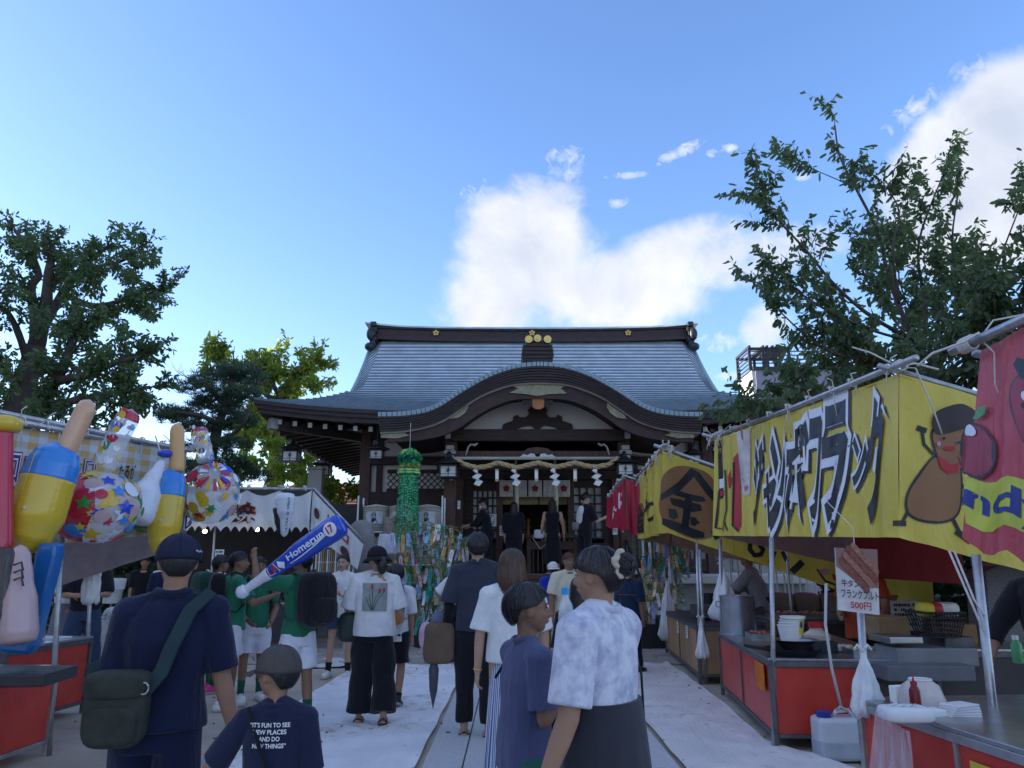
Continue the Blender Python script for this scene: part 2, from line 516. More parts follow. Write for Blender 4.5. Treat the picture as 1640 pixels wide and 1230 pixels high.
for sx in(-1,1):
	n=10
	def hp(i,j):
		v=j/12*2-1
		t=i/n
		s=.44*t
		p=roof_pt(1,s)
		yy=p.y
		z_edge=ZE+(ZR-ZE)*(.45*s+.55*s*s)+.30*(1-t)**1.4*abs(v)**3.2
		return V(XC+sx*(p.x-XC),YR+v*(YR-yy),z_edge)
	roof_o.grid(lambda a,b:hp(round(a*n),round(b*12)),n,12)
	top=roof_pt(1,1);gl=roof_pt(1,.44)
	roof_o.add([V(XC+sx*(HG-.25),gl.y,gl.z-.3),V(XC+sx*(HG-.25),2*YR-gl.y,gl.z-.3),V(XC+sx*(HG-.25),YR,top.z)],[(0,1,2)])
rf=P('roof',roof_o,[copper,mat('course_edge_shade',(.13,.18,.22),rough=.7)]);tag(rf,'blue grey copper roof laid in thin stepped courses')  # lip faces coloured darker to stand in for the shade under each course
for sx in(-1,1):
	vt=MB();vt.tube([roof_pt(sx,.44+.56*i/14,.02)for i in range(15)],.07,8);P('verge_roll',vt,copper2,rf,smooth=True)
fa=MB()
for k,(dz,h,dy)in enumerate(((0.0,.09,0),(-.09,.10,.05),(-.19,.11,.10))):
	n=40
	def ring(y0,sx,sgn=1):pass
	prev=None
	pts=[]
	for i in range(n+1):
		u=-1+2*i/n;p=roof_pt(u,0);pts.append(V(XC+(p.x-XC)*(1-dy/HE*1.2),p.y+dy,p.z+dz))
	for i in range(1,13):
		v=-1+2*i/12
		z=ZE+.30*abs(v)**3.2
		pts.append(V(XC+HE-dy*1.2,YR+v*(YR-YE-dy),z+dz))
	lft=[]
	for i in range(1,13):
		v=-1+2*i/12
		z=ZE+.30*abs(v)**3.2
		lft.append(V(XC-HE+dy*1.2,YR+v*(YR-YE-dy),z+dz))
	pts=list(reversed(lft))+pts
	vs=[]
	for p in pts:vs+=[p,p-V(0,0,h)]
	inn=[V(XC+(p.x-XC)*.93,p.y+.35*(1 if p.y<YR else-1),p.z-h)for p in pts]
	b=len(vs);vs+=inn
	fs=[(2*i,2*i+1,2*i+3,2*i+2)for i in range(len(pts)-1)]+[(2*i+1,b+i,b+i+1,2*i+3)for i in range(len(pts)-1)]
	fa.add(vs,fs)
P('eave_fascia',fa,wood_b)
sf=MB()
WL_,WR_,WF,WB,WZ=XC-4.3,XC+4.3,19.0,26.0,4.75
ring_o=[];ring_i=[]
for i in range(25):
	u=-1+2*i/24;p=roof_pt(u,0);ring_o.append(V(XC+(p.x-XC)*.965,p.y+.15,p.z-.27));ring_i.append(V(XC+u*4.3,WF,WZ))
for i in range(1,13):
	v=-1+2*i/12;ring_o.append(V(XC+HE*.965,YR+v*5.05,ZE+.30*abs(v)**3.2-.27));ring_i.append(V(WR_,WF+(WB-WF)*(i/12),WZ))
for i in range(1,25):
	u=1-2*i/24;p=roof_pt(u,0);ring_o.append(V(XC+(p.x-XC)*.965,2*YR-p.y-.15,p.z-.27));ring_i.append(V(XC+u*4.3,WB,WZ))
for i in range(1,13):
	v=1-2*i/12;ring_o.append(V(XC-HE*.965,YR+v*5.05,ZE+.30*abs(v)**3.2-.27));ring_i.append(V(WL_,WF+(WB-WF)*(1-i/12),WZ))
n=len(ring_o)
sf.add(ring_o+ring_i,[(i,i+1,n+i+1,n+i)for i in range(n-1)])
P('soffit',sf,wood_d)
def bar_mesh(a,b,wd,h):
	m_=MB();m_.bar(a,b,wd,h);return m_
raf=[]
k=0
for i in range(35):
	x=-6.0+i*.353
	if abs(x)>6.1:continue
	u=x/HE;p=roof_pt(u,0)
	if abs(x)<2.2:continue
	m_=MB();m_.bar((XC+x,17.62,p.z-.40),(XC+x*.985,18.98,p.z-.02),.09,.11)
	m_.cur=1;m_.box((XC+x,17.60,p.z-.405),(.094,.03,.114))
	P('rafter',m_,[wood_d,wood_l])
for sx in(-1,1):
	for i in range(18):
		y=18.2+i*.5
		m_=MB();m_.bar((XC+sx*6.15,y,ZE-.36),(XC+sx*4.35,y,ZE-.05),.09,.11)
		m_.cur=1;m_.box((XC+sx*6.17,y,ZE-.362),(.03,.094,.114))
		P('rafter',m_,[wood_d,wood_l])
for sx in(-1,1):
	m_=MB();m_.bar((XC+sx*6.2,17.65,4.66),(XC+sx*4.3,19.0,4.55),.16,.22);m_.cur=1;m_.bar((XC+sx*6.25,17.6,4.67),(XC+sx*6.1,17.72,4.66),.19,.25)
	P('corner_beam',m_,[wood_d,stone])
rg=MB()
def ridge_z(x):return ZR+.10*(abs(x)/4.8)**3
NX=20
for(z0,z1,d)in((-.10,.02,.26),(.02,.25,.20),(.25,.30,.25)):
	vs=[]
	for i in range(NX+1):
		x=-4.72+9.44*i/NX;b=ridge_z(x)
		vs+=[V(XC+x,YR-d,b+z0),V(XC+x,YR-d,b+z1),V(XC+x,YR+d,b+z1),V(XC+x,YR+d,b+z0)]
	fs=[]
	for i in range(NX):
		a=4*i
		fs+=[(a,a+4,a+5,a+1),(a+1,a+5,a+6,a+2),(a+2,a+6,a+7,a+3)]
	fs+=[(0,1,2,3),(4*NX+3,4*NX+2,4*NX+1,4*NX)]
	rg.add(vs,fs)
P('ridge_box',rg,wood_b)
cp=MB()
vs=[]
for i in range(NX+1):
	x=-5.05+10.1*i/NX;b=ridge_z(x)+.05*max(0,(abs(x)-4.2)/.8)
	vs+=[V(XC+x,YR-.30,b+.30),V(XC+x,YR-.26,b+.36),V(XC+x,YR,b+.42),V(XC+x,YR+.26,b+.36),V(XC+x,YR+.30,b+.30)]
fs=[]
for i in range(NX):
	for j in range(4):fs.append((5*i+j,5*i+5+j,5*i+6+j,5*i+1+j))
	fs.append((5*i+4,5*i+9,5*i+5,5*i))
fs+=[(0,1,2,3,4),tuple(5*NX+j for j in(4,3,2,1,0))]
cp.add(vs,fs)
P('ridge_cap',cp,copper)
for sx in(-1,1):
	m_=MB()
	for j in range(5):m_.box((XC+sx*(4.78),YR-.05,ZR+.42-.15*j),(.17+.05*(j%2),.75-.1*(j%2),.14),0)
	m_.ell((XC+sx*4.85,YR-.40,ZR-.30),(.16,.16,.13));m_.ell((XC+sx*4.85,YR-.40,ZR+.1),(.12,.1,.2))
	P('ridge_end_ornament',m_,ironm,bevel=.015)
def blossom(c,r,m=None,name='gold_blossom',parent=None,th=.03,ny=-1):
	m_=MB()
	for k in range(5):
		a=PI/2+2*PI*k/5
		m_.ell((c[0]+r*.58*math.cos(a),c[1],c[2]+r*.58*math.sin(a)),(r*.40,th,r*.40),seg=10,rings=6)
	m_.ell((c[0],c[1]-.01,c[2]),(r*.22,th*1.2,r*.22),seg=8,rings=5)
	return P(name,m_,m or gold,parent,smooth=True)
for px in(698,852,1006):
	p=at(px,533,YR-.24);blossom((p.x,p.y,p.z),.105)
YK=15.9
def kcurve(pts):
	"""pixel outline sampled on the gable's plane, returned as (x, z), mirrored about the axis"""
	return[(at(px,py,YK).x-at(861,py,YK).x,at(px,py,YK).z)for px,py in pts]
topc=kcurve([(861,586),(895,588.5),(934,600),(973,620),(1000,637),(1020,650),(1041,659),(1068,664.5),(1095,666.5),(1122,667)])
botc=kcurve([(861,610),(900,612),(935,622),(965,636),(993,655),(1018,671),(1045,681),(1075,687),(1095,689),(1120,690)])
def resample(c,n):
	d=[0]
	for a,b in zip(c[:-1],c[1:]):d.append(d[-1]+math.hypot(b[0]-a[0],b[1]-a[1]))
	out=[]
	for k in range(n+1):
		t=d[-1]*k/n
		i=max(j for j in range(len(d)-1)if d[j]<=t+1e-9)
		f=(t-d[i])/(d[i+1]-d[i])
		p0,p1,p2,p3=c[max(i-1,0)],c[i],c[i+1],c[min(i+2,len(c)-1)]
		q=[]
		for a in range(2):
			q.append(.5*((2*p1[a])+(-p0[a]+p2[a])*f+(2*p0[a]-5*p1[a]+4*p2[a]-p3[a])*f*f+(-p0[a]+3*p1[a]-3*p2[a]+p3[a])*f**3))
		if i==0:q[1]=p1[1]+(p2[1]-p1[1])*f*f
		out.append(tuple(q))
	return out
NT=36
tc_=resample(topc,NT);bc_=resample(botc,NT)
def mirror(c):return[(-x,z)for x,z in reversed(c[1:])]+c
T=mirror(tc_);B=mirror(bc_);n=len(T)
kr=tag(P('arched_gable_roof',MB(),copper),'arched copper gable roof over the entrance')
bpy.data.objects.remove(kr)
m_=MB()
def back_y(z):
	s=0
	while s<1 and ZE+(ZR-ZE)*(.45*s+.55*s*s)<z+.03:s+=.01
	return YE+(YR-YE)*s+.15
vs=[]
NB=14
for x,z in T:
	yb=back_y(z+.04)
	for j in range(NB+1):vs.append(V(XC+x,YK+.12+(yb-YK-.12)*j/NB,z+.05+(.03 if j%2 else 0)))
m_.add(vs,[((i)*(NB+1)+j,(i+1)*(NB+1)+j,(i+1)*(NB+1)+j+1,i*(NB+1)+j+1)for i in range(n-1)for j in range(NB)])
kroof=P('arched_gable_roof',m_,copper)
for i in range(n-1):
	a,b=T[i],T[i+1]
	dx,dz=b[0]-a[0],b[1]-a[1];l=math.hypot(dx,dz);tx,tz=dx/l,dz/l;nx,nz=-tz,tx
	g=.06*l
	m_=MB()
	q=[]
	for(s,h,y)in((g,.0,0),(l-g,.0,0),(l-g,.10,.02),(g,.10,.02),(g,.0,.42),(l-g,.0,.42),(l-g,.15,.42),(g,.15,.42)):
		q.append(V(XC+a[0]+tx*s+nx*h,YK+y,a[1]+tz*s+nz*h))
	m_.add(q,[(0,1,2,3),(3,2,6,7),(0,3,7,4),(1,5,6,2),(4,7,6,5),(0,4,5,1)])
	P('verge_tile',m_,copper2,kroof,bevel=.008)
m_=MB()
NL=6
for j in range(NL):
	t0,t1=j/NL,(j+1)/NL-.03
	y=YK+.02*j
	vs=[]
	for i in range(n):
		(x0,z0),(x1,z1)=T[i],B[i]
		a=V(XC+lerp(x0,x1,t0),y,lerp(z0,z1,t0));b=V(XC+lerp(x0,x1,t1),y,lerp(z0,z1,t1))
		vs+=[a,b,b+V(0,.1,0),a+V(0,.1,0)]
	m_.add(vs,[(4*i+q,4*i+4+q,4*i+4+(q+1)%4,4*i+(q+1)%4)for i in range(n-1)for q in range(4)])
P('layered_gable_edge',m_,wood_b)
m_=MB();vs=[]
for i in range(n):
	x1,z1=B[i]
	a=V(XC+x1,YK+.16,z1+.02);vs+=[a,a+V(0,0,-.05),a+V(0,.5,-.05)]
m_.add(vs,[(3*i+q,3*i+3+q,3*i+4+q,3*i+1+q)for i in range(n-1)for q in(0,1)])
P('gable_lining',m_,mat('pale_board',(.34,.31,.27)))
barc=kcurve([(861,634),(900,636),(925,643),(950,654),(975,670),(992,682),(1020,694),(1050,701),(1080,704),(1112,705)])
bb=mirror(resample(barc,NT))
m_=MB();vs=[]
for i in range(n):
	(x1,z1),(x2,z2)=B[i],bb[i]
	if abs(x1)>3.25:x1=math.copysign(3.25,x1)
	x2=math.copysign(min(abs(x2),3.25),x2)
	a=V(XC+x1,YK+.24,z1-.03);b=V(XC+x2,YK+.24,z2)
	vs+=[a,b,b+V(0,.12,0),a+V(0,.12,0)]
m_.add(vs,[(4*i+q,4*i+4+q,4*i+4+(q+1)%4,4*i+(q+1)%4)for i in range(n-1)for q in range(4)])
P('bargeboard',m_,mat('bargeboard_wood',(.055,.032,.028),rough=.55,var=.3,scale=4))
m_=MB();vs=[]
for i in range(n):
	x2,z2=bb[i];x2=max(-3.2,min(3.2,x2))
	z=z2+.14
	vs+=[V(XC+x2,YK+.3,z),V(XC+x2,19.0,z)]
m_.add(vs,[(2*i,2*i+1,2*i+3,2*i+2)for i in range(n-1)])
P('vault_boards',m_,wood_d)
def plate(poly,Y,name='brass_fitting',m=brass,th=.03,parent=None):
	q=[at(px,py,Y)for px,py in poly]
	m_=MB();k=len(q)
	m_.add([a for a in q]+[a+V(0,th,0)for a in q],[tuple(reversed(range(k)))]+[tuple(range(k,2*k))]+[(i,(i+1)%k,(i+1)%k+k,i+k)for i in range(k)])
	return P(name,m_,m,parent)
plate([(815,616),(830,613),(861,612),(895,613),(909,616),(898,622),(908,630),(880,631),(861,634),(842,631),(816,629),(830,622)],YK+.20)
for s in(-1,1):
	f=lambda x:861+s*(x-861)
	plate([(f(x),y)for x,y in((973,645),(981,652),(1000,664),(1004,671),(988,669),(977,661),(972,652))],YK+.20)
	plate([(f(x),y)for x,y in((1068,688),(1112,690),(1112,701),(1085,702),(1065,697),(1074,694))],YK+.20)
YP=17.0
plate([(852,634),(872,634),(871,652),(866,655),(858,655),(853,652)],YK+.28,'gable_pendant',mat('orange_wood',(.42,.17,.07)),.08)
for s in(-1,1):
	f=lambda x:861+s*(x-861)
	plate([(f(x),y)for x,y in((870,636),(900,632),(896,642),(886,640),(884,648),(876,644),(873,652),(870,646))],YK+.30,'pendant_carving',wood_d,.06)
lun=[(728,690)]+[(px,py)for px,py in((742,678),(760,667),(785,655),(810,647),(835,643),(861,642),(887,643),(912,647),(938,655),(962,667),(980,678),(994,690))]
plate(lun,YP+.12,'plaster_lunette',plaster,.05)
for s in(-1,1):
	f=lambda x:861+s*(x-861)
	plate([(f(x),y)for x,y in((861,650),(872,652),(877,656),(874,662),(880,668),(890,668),(893,664),(900,667),(901,674),(908,676),(916,679),(918,685),(912,688),(895,686),(884,682),(872,680),(861,689))],YP+.0,'frog_leg_strut',wood_d,.10)
def beam(x0,x1,y,y0,y1,name='cross_beam',m=wood_r,d=.26):
	a=at(x0,y0,y);b=at(x1,y1,y)
	m_=MB();m_.box(((a.x+b.x)/2,y+d/2,(a.z+b.z)/2),(abs(b.x-a.x),d,abs(a.z-b.z)))
	return P(name,m_,m,bevel=.012)
beam(722,1002,16.85,687,706,m=wood_d)
beam(722,1002,17.0,722,732)
beam(700,1022,16.95,743,752,m=wood_d)
m_=MB();a=at(715,734,16.6);b=at(1008,734,16.6);m_.tube([a,b],.035,8);P('rope_rail',m_,mat('pale_bamboo',(.42,.40,.36)))
for s in(-1,1):
	f=lambda x:861+s*(x-861)
	plate([(f(x),y)for x,y in((864,731),(866,727),(872,726),(878,729),(884,727),(887,730),(893,733),(866,733))],16.8,'white_relief',plaster,.03)
plate([(833,727),(845,718),(861,716),(877,718),(889,727)],16.84,'carved_strut',wood_r,.05)
ZF=1.27
COLX=[at(721,760,17.0).x,at(1001,760,17.0).x]
for i,cx in enumerate(COLX):
	m_=MB();m_.box((cx,17.0+.14,(ZF+4.35)/2),(.27,.27,4.35-ZF));P('porch_column',m_,wood_r,bevel=.02)
	m_=MB();m_.box((cx,16.95,ZF+.06),(.42,.5,.12));P('column_base',m_,stone_l,bevel=.02)
	m_=MB()
	for(dz,w_,h)in((3.98,.20,.1),(3.88,.30,.08),(3.74,.22,.14),(3.58,.14,.10)):
		m_.box((cx,16.86,dz),(w_*.85,.2,h))
	m_.ell((cx,16.8,3.70),(.11,.12,.13))
	P('bracket_end',m_,mat('bracket_paint',(.40,.38,.36)),bevel=.01)
	m_=MB();s=-1 if i==0 else 1
	a=at(861+s*(-1)*0+(718-861)*(1 if i==0 else-1),688,16.9)
	m_.box((a.x,16.85,a.z-.08),(.12,.1,.26));P('pale_post_end',m_,mat('pale_green_grey',(.42,.46,.44)))
	m_=MB()
	pts=[at(861+s*(861-759)*1.0,733-0,16.84)]
	cv=[(746,729),(748,722),(750,716),(754,712),(760,713),(765,710)]
	m_.tube([at(861+(861-x)*(-1 if i==0 else 1),y,16.8)for x,y in cv],[.012,.02,.02,.025,.03,.015],6)
	P('carved_scroll',m_,mat('bracket_paint',(.4,.38,.36)))
m_=MB()
m_.box((XC,WB,(ZF+WZ)/2),(8.6,.2,WZ-ZF));m_.box((WL_+.05,(WF+WB)/2,(ZF+WZ)/2),(.1,WB-WF,WZ-ZF));m_.box((WR_-.05,(WF+WB)/2,(ZF+WZ)/2),(.1,WB-WF,WZ-ZF))
m_.box((XC,22.5,WZ),(8.7,7.1,.1))
P('side_wall',m_,wood_d)
for sx in(-1,1):
	cxp=XC+sx*4.22
	m_=MB();m_.box((cxp,WF,(ZF-.2+WZ)/2),(.26,.26,WZ-ZF+.2));P('corner_post',m_,wood_r,bevel=.02)
	x0,x1=XC+sx*4.1,XC+sx*2.05
	m_=MB();m_.box(((x0+x1)/2,WF+.12,3.4),(abs(x1-x0),.06,4.2));P('plaster_field',m_,plaster)
	for(z,h)in((4.62,.22),(3.98,.20),(3.02,.38),(1.45,.3)):
		m_=MB();m_.box(((x0+x1)/2,WF,z),(abs(x1-x0)-.02,.20,h));P('wall_beam',m_,wood_d,bevel=.01)
	m_=MB();m_.box(((x0+x1)/2,WF+.02,3.5),(.0001+abs(x1-x0)*.999,.1,.001))
	zl0,zl1=3.25,3.72
	xa,xb=min(x0,x1)+.42,max(x0,x1)-.15
	if sx>0:xa,xb=min(x0,x1)+.15,max(x0,x1)-.42
	lat=MB();lat.box(((xa+xb)/2,WF+.05,(zl0+zl1)/2),(xb-xa,.02,zl1-zl0))
	lp=P('lattice_panel',lat,plaster)
	hgt=zl1-zl0;nn=int((xb-xa)/.155)
	for j in range(-3,nn):
		for d in(1,-1):
			xs=xa+j*.155;
			a=V(xs if d>0 else xs+hgt,WF,zl0);b=V(xs+hgt if d>0 else xs,WF,zl1)
			if a.x<xa:t=(xa-a.x)/(b.x-a.x);a=lerp(a,b,t)
			if b.x<xa:t=(xa-a.x)/(b.x-a.x);b=lerp(a,b,t)
			if b.x>xb:t=(xb-a.x)/(b.x-a.x);b=lerp(a,b,t)
			if a.x>xb:t=(xb-b.x)/(a.x-b.x);a=lerp(b,a,t)
			if(a-b).length<.05:continue
			q=MB();q.bar(a+V(0,.008*d,0),b+V(0,.008*d,0),.022,.02);P('lattice_slat',q,wood_d,lp)
	for z in(zl0,zl1):
		q=MB();q.box(((xa+xb)/2,WF-.02,z),(xb-xa,.08,.08));P('lattice_frame',q,wood_d,lp)
	zs0,zs1=1.6,2.84
	for j in range(14):
		q=MB();q.box((xa+(xb-xa)*j/13,WF-.02,(zs0+zs1)/2),(.055,.06,zs1-zs0));P('window_slat',q,wood_d)
	q=MB();q.box(((xa-.2)if sx<0 else(xb+.2),WF-.0,3.1),(.14,.12,3.6));P('wall_stud',q,wood_d)
yd=18.7
scr=[]
for(px0,px1,py0,py1,nx,nz)in((757,797,785,862,5,6),(916,966,780,862,4,6)):
	a=at(px0,py0,yd);b=at(px1,py1,yd)
	q=MB();q.box(((a.x+b.x)/2,yd+.03,(a.z+b.z)/2),(abs(b.x-a.x),.02,abs(a.z-b.z)))
	sp=P('screen_paper',q,mat('window_pane_grey',(.34,.37,.40),rough=.15,var=.5,scale=2))
	for i in range(nx+1):
		q=MB();q.box((lerp(a.x,b.x,i/nx),yd,(a.z+b.z)/2),(.045,.04,abs(a.z-b.z)));P('screen_bar',q,wood_d,sp)
	for i in range(nz+1):
		q=MB();q.box(((a.x+b.x)/2,yd-.005,lerp(a.z,b.z,i/nz)),(abs(b.x-a.x),.04,.04));P('screen_bar',q,wood_d,sp)
for px in(737,800,914,985):
	a=at(px,800,yd)
	q=MB();q.box((a.x,yd,2.65),(.16,.14,2.8));P('inner_post',q,wood_r,bevel=.01)
for(px0,px1)in((737,757),(966,986)):
	a=at(px0,800,yd);b=at(px1,800,yd)
	q=MB();q.box(((a.x+b.x)/2,yd+.06,2.65),(abs(b.x-a.x),.05,2.8));P('wall_board',q,wood_d)
for(px0,px1)in((757,797),(916,966)):
	a=at(px0,800,yd);b=at(px1,800,yd)
	q=MB();q.box(((a.x+b.x)/2,yd+.05,1.6),(abs(b.x-a.x),.05,.75));P('wall_board',q,wood_d)
	q=MB();q.box(((a.x+b.x)/2,yd+.05,3.6),(abs(b.x-a.x),.05,.9));P('wall_board',q,wood_d)
a=at(737,750,yd);b=at(986,768,yd)
q=MB();q.box(((a.x+b.x)/2,yd,a.z-.1),(b.x-a.x,.16,.35));P('lintel',q,wood_d)
for i,(px0,px1)in enumerate(((800,822),(824,844),(846,868),(870,890),(893,913))):
	a=at(px0,769,18.5);b=at(px1,796,18.5)
	fn=sheet_fn((a.x,18.5,a.z),(b.x,18.5,a.z),(b.x,18.5,b.z),(a.x,18.5,b.z),.012,2,i)
	q=MB();q.grid(fn,10,6);cu_=P('entrance_curtain',q,mat('curtain_white',(.62,.61,.58),rough=.9),smooth=True,solid=.006)
	if i%2==0:blossom(((a.x+b.x)/2,18.46,(a.z+b.z)/2),.085,mat('crest_red',(.30,.03,.04)),'plum_crest',cu_,.008)
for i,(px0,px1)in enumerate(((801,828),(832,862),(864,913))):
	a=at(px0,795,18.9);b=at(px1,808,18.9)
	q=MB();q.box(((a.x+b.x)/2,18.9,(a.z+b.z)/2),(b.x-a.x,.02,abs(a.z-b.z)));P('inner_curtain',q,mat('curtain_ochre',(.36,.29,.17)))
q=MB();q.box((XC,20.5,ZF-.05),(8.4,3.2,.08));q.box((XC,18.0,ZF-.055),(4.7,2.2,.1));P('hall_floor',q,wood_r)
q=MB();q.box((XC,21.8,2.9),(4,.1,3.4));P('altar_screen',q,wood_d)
for px,w_ in((846,16),(872,14),(822,12),(905,10)):
	a=at(px,868,20.6);q=MB();q.lathe((a.x,20.6,ZF),[(.08,.7),(.05,.8),(.05,.9),(.12,1.0),(.04,1.1),(.10,1.18),(.03,1.25),(.07,1.32),(.01,1.45)],10);P('gilt_altar_fitting',q,mat('dim_gold',(.30,.19,.05),rough=.4,metal=.6),smooth=True)
tb=tag(P('offering_box',MB(),wood_r),'x');bpy.data.objects.remove(tb)
offering=thing('offering_table','reddish wooden offering table in the shrine doorway','table',(XC+.3,17.9,ZF))
q=MB();q.box((XC+.3,17.9,ZF+.82),(1.2,.6,.08));q.build('table_top',wood_r,offering,bevel=.01)
for dx in(-.52,.52):
	for dy in(-.24,.24):
		q=MB();q.box((XC+.3+dx,17.9+dy,ZF+.39),(.09,.09,.78));q.build('leg',wood_r,offering)
q=MB();q.box((XC+.3,17.66,ZF+.62),(1.0,.04,.18));q.build('apron',wood_r,offering)
for i in range(9):
	q=MB();q.box((XC-.12+i*.105,17.70,ZF+.28),(.03,.03,.5));q.build('slat',wood_r,offering)
q=MB();a=at(861,577,16.4)
vs=[]
prof=[(-.33,0),(-.33,.10),(-.36,.14),(-.34,.33),(-.22,.42),(0,.46),(.22,.42),(.34,.33),(.36,.14),(.33,.10),(.33,0)]
q.prism([(x,z)for x,z in prof],1.1,lambda x,z,d:V(a.x+x,16.35+d,a.z+z-.05))
for j in range(4):q.box((a.x,16.34,a.z+.05+j*.09),(.66,.04,.04))
P('gable_ridge_box',q,wood_b,bevel=.01)
for px,py in((847,543),(861,541.5),(877,543)):
	c=at(px,py,16.3)
	q=MB();q.tube([c+V(0,.9,-.02),c+V(0,.03,0)],.085,14);q.cur=1
	q.tube([c+V(0,.04,0),c+V(0,0,0)],.085,18);q.cur=1;q.tube([c,c-V(0,.02,0)],.045,14)
	P('gold_capped_log',q,[ironm,gold])
q=MB()
fx0,fx1=at(640,1000,16.6).x,at(1085,1000,16.6).x
for(x0,x1)in((-5.0,-1.55),(2.75,6.2)):
	q.box((XC+0*x0+(x0+x1)/2-.6,20.6,(ZF-.12)/2),(x1-x0,7.6,ZF-.12))
q.box((XC,21.9,.55),(6,7.6,1.1))
P('stone_foundation',q,stone)
q=MB();
for(x0,x1)in((-5.1,-1.5),(2.7,6.3)):q.box(((x0+x1)/2-0.0,20.5,ZF-.10),(x1-x0,7.9,.18))
P('foundation_coping',q,stone_l,bevel=.015)
NS=7
for i in range(NS):
	h=ZF/NS;y0=15.6+i*.26
	q=MB();q.box((XC,(y0+18.3)/2,h*i+h/2),(4.3,18.3-y0,h-.004));P('stone_step',q,stone_l,bevel=.012)
for sx in(-1,1):
	q=MB();
	poly=[(15.3,0),(15.3,.28),(15.6,.36),(17.4,ZF+.12),(18.2,ZF+.12),(18.2,0)]
	q.prism(poly,.32,lambda y,z,d:V(XC+sx*2.16+(d if sx>0 else-d),y,z));P('stair_cheek',q,stone,bevel=.015)
q=MB();c=at(691,692,16.4);q.tube([c,c+V(.02,.15,.03)],[.13,.05],16);q.cur=1;q.tube([c-V(0,.02,0),c],[.10,.12],16);
spk=P('horn_speaker',q,[mat('speaker_grey',(.45,.45,.46)),ironm])
def notice(px0,py0,px1,py1,Y,label,name='paper_notice',m=paper,txt=None,lines=0,top=True):
	a,b=at(px0,py0,Y),at(px1,py1,Y)
	q=MB();q.box(((a.x+b.x)/2,Y,(a.z+b.z)/2),(abs(b.x-a.x),.008,abs(a.z-b.z)))
	o=q.build(name,m,None);tag(o,label,'notice')
	fn=lambda u,v:V(lerp(a.x,b.x,u),Y-.008,lerp(a.z,b.z,v))
	q=MB()
	if txt:
		for i,ch in enumerate(txt):
			if(ch,.01)in TXT:stamp(q,ch,fn,(.25,.08+i*.84/len(txt),.75,.08+(i+.85)*.84/len(txt)),.01,0)
	rr=random.Random(int(px0))
	for i in range(lines):
		v=.1+.8*i/lines
		u=.1
		while u<.85:
			w_=.04+rr.random()*.06
			if rr.random()<.8:flat(q,[(u,v),(u+w_,v),(u+w_,v+.45/lines),(u,v+.45/lines)],fn,0)
			u+=w_+.02
	if q.v:
		t=q.build('print',black_ink,o)
	return o
notice(733,802,737,815,16.9,'small white notice plate fixed beside the left porch column',lines=4)
notice(769,823,795,843,18.3,'white written notice on the left screen of the hall doorway',lines=5)
notice(800,842,811,858,17.9,'slanted white notice board standing left of the offering table',lines=4)
notice(720,765,725,769,16.95,'small white card under the lantern of the left porch column',lines=2)
rp=MB()
pts=[]
kn=[(728,735),(745,744),(764,749),(780,747),(797,741),(812,745),(828,749),(845,745),(861,741),(877,745),(890,748),(905,745),(921,741),(938,746),(955,748),(975,744),(992,732)]
cc=[at(x,y,16.45)for x,y in kn]
for st in range(3):
	P_=[]
	for i in range(len(cc)-1):
		for j in range(6):
			t=j/6;p=lerp(cc[i],cc[i+1],t);a=(i*6+j)*.55+st*2*PI/3
			P_.append(p+V(0,.028*math.cos(a),.028*math.sin(a)))
	rp.tube(P_,.030,7)
rope_o=rp.build('sacred_rope',rope_m,None,smooth=True)
tag(rope_o,'twisted straw rope strung between the porch columns','rope')
def shide(px,py,Y,s=1.0):
	c=at(px,py,Y)
	q=MB()
	seg=[(0,0),(-.05,-.11),(.06,-.17),(-.05,-.27),(.07,-.33),(-.01,-.45)]
	wd=[.03,.06,.07,.08,.085,.07]
	for i in range(5):
		(x0,z0),(x1,z1)=seg[i],seg[i+1]
		yy=.02*(i%2)
		q.add([c+V(x0-wd[i],yy,z0)*s,c+V(x0+wd[i],yy+.01,z0-.03)*s,c+V(x1+wd[i+1],.02-yy,z1-.03)*s,c+V(x1-wd[i+1],.02-yy,z1+.02)*s],[(0,1,2,3)])
	return q
for px,pl in((764,'leftmost'),(825,'second from left'),(888,'third from left'),(955,'rightmost')):
	o=shide(px,748,16.42,.85).build('paper_streamer',paper,None)
	tag(o,f'white zigzag paper streamer on the sacred rope, {pl} of four','streamer','zigzag paper streamers on the sacred rope')
for px,pl in((796,'left'),(859,'middle'),(921,'right')):
	c=at(px,754,16.42)
	q=MB();q.box((c.x,c.y,c.z-.10),(.07,.03,.24));q.cur=1;q.box((c.x,c.y-.003,c.z-.20),(.074,.034,.05));q.box((c.x,c.y-.003,c.z+.015),(.074,.034,.04))
	o=q.build('hanging_tag',[paper,rope_m],None);tag(o,f'white paper tag hanging from the sacred rope, {pl} one of three','tag','paper tags on the sacred rope')
for px,pl in((826,'left'),(889,'right')):
	a=at(px,768,17.6);b=at(px+1,825,17.6)
	q=MB();q.tube([a+V(0,0,.6),a,lerp(a,b,.5)+V(.02,0,0),b],[.02,.04,.05,.055],10);o=q.build('bell_rope',mat('bell_rope_cloth',(.55,.50,.38),var=.2,scale=20),None,smooth=True)
	tag(o,f'thick pale bell rope hanging in the doorway, {pl} one','bell rope','bell ropes in the shrine doorway')
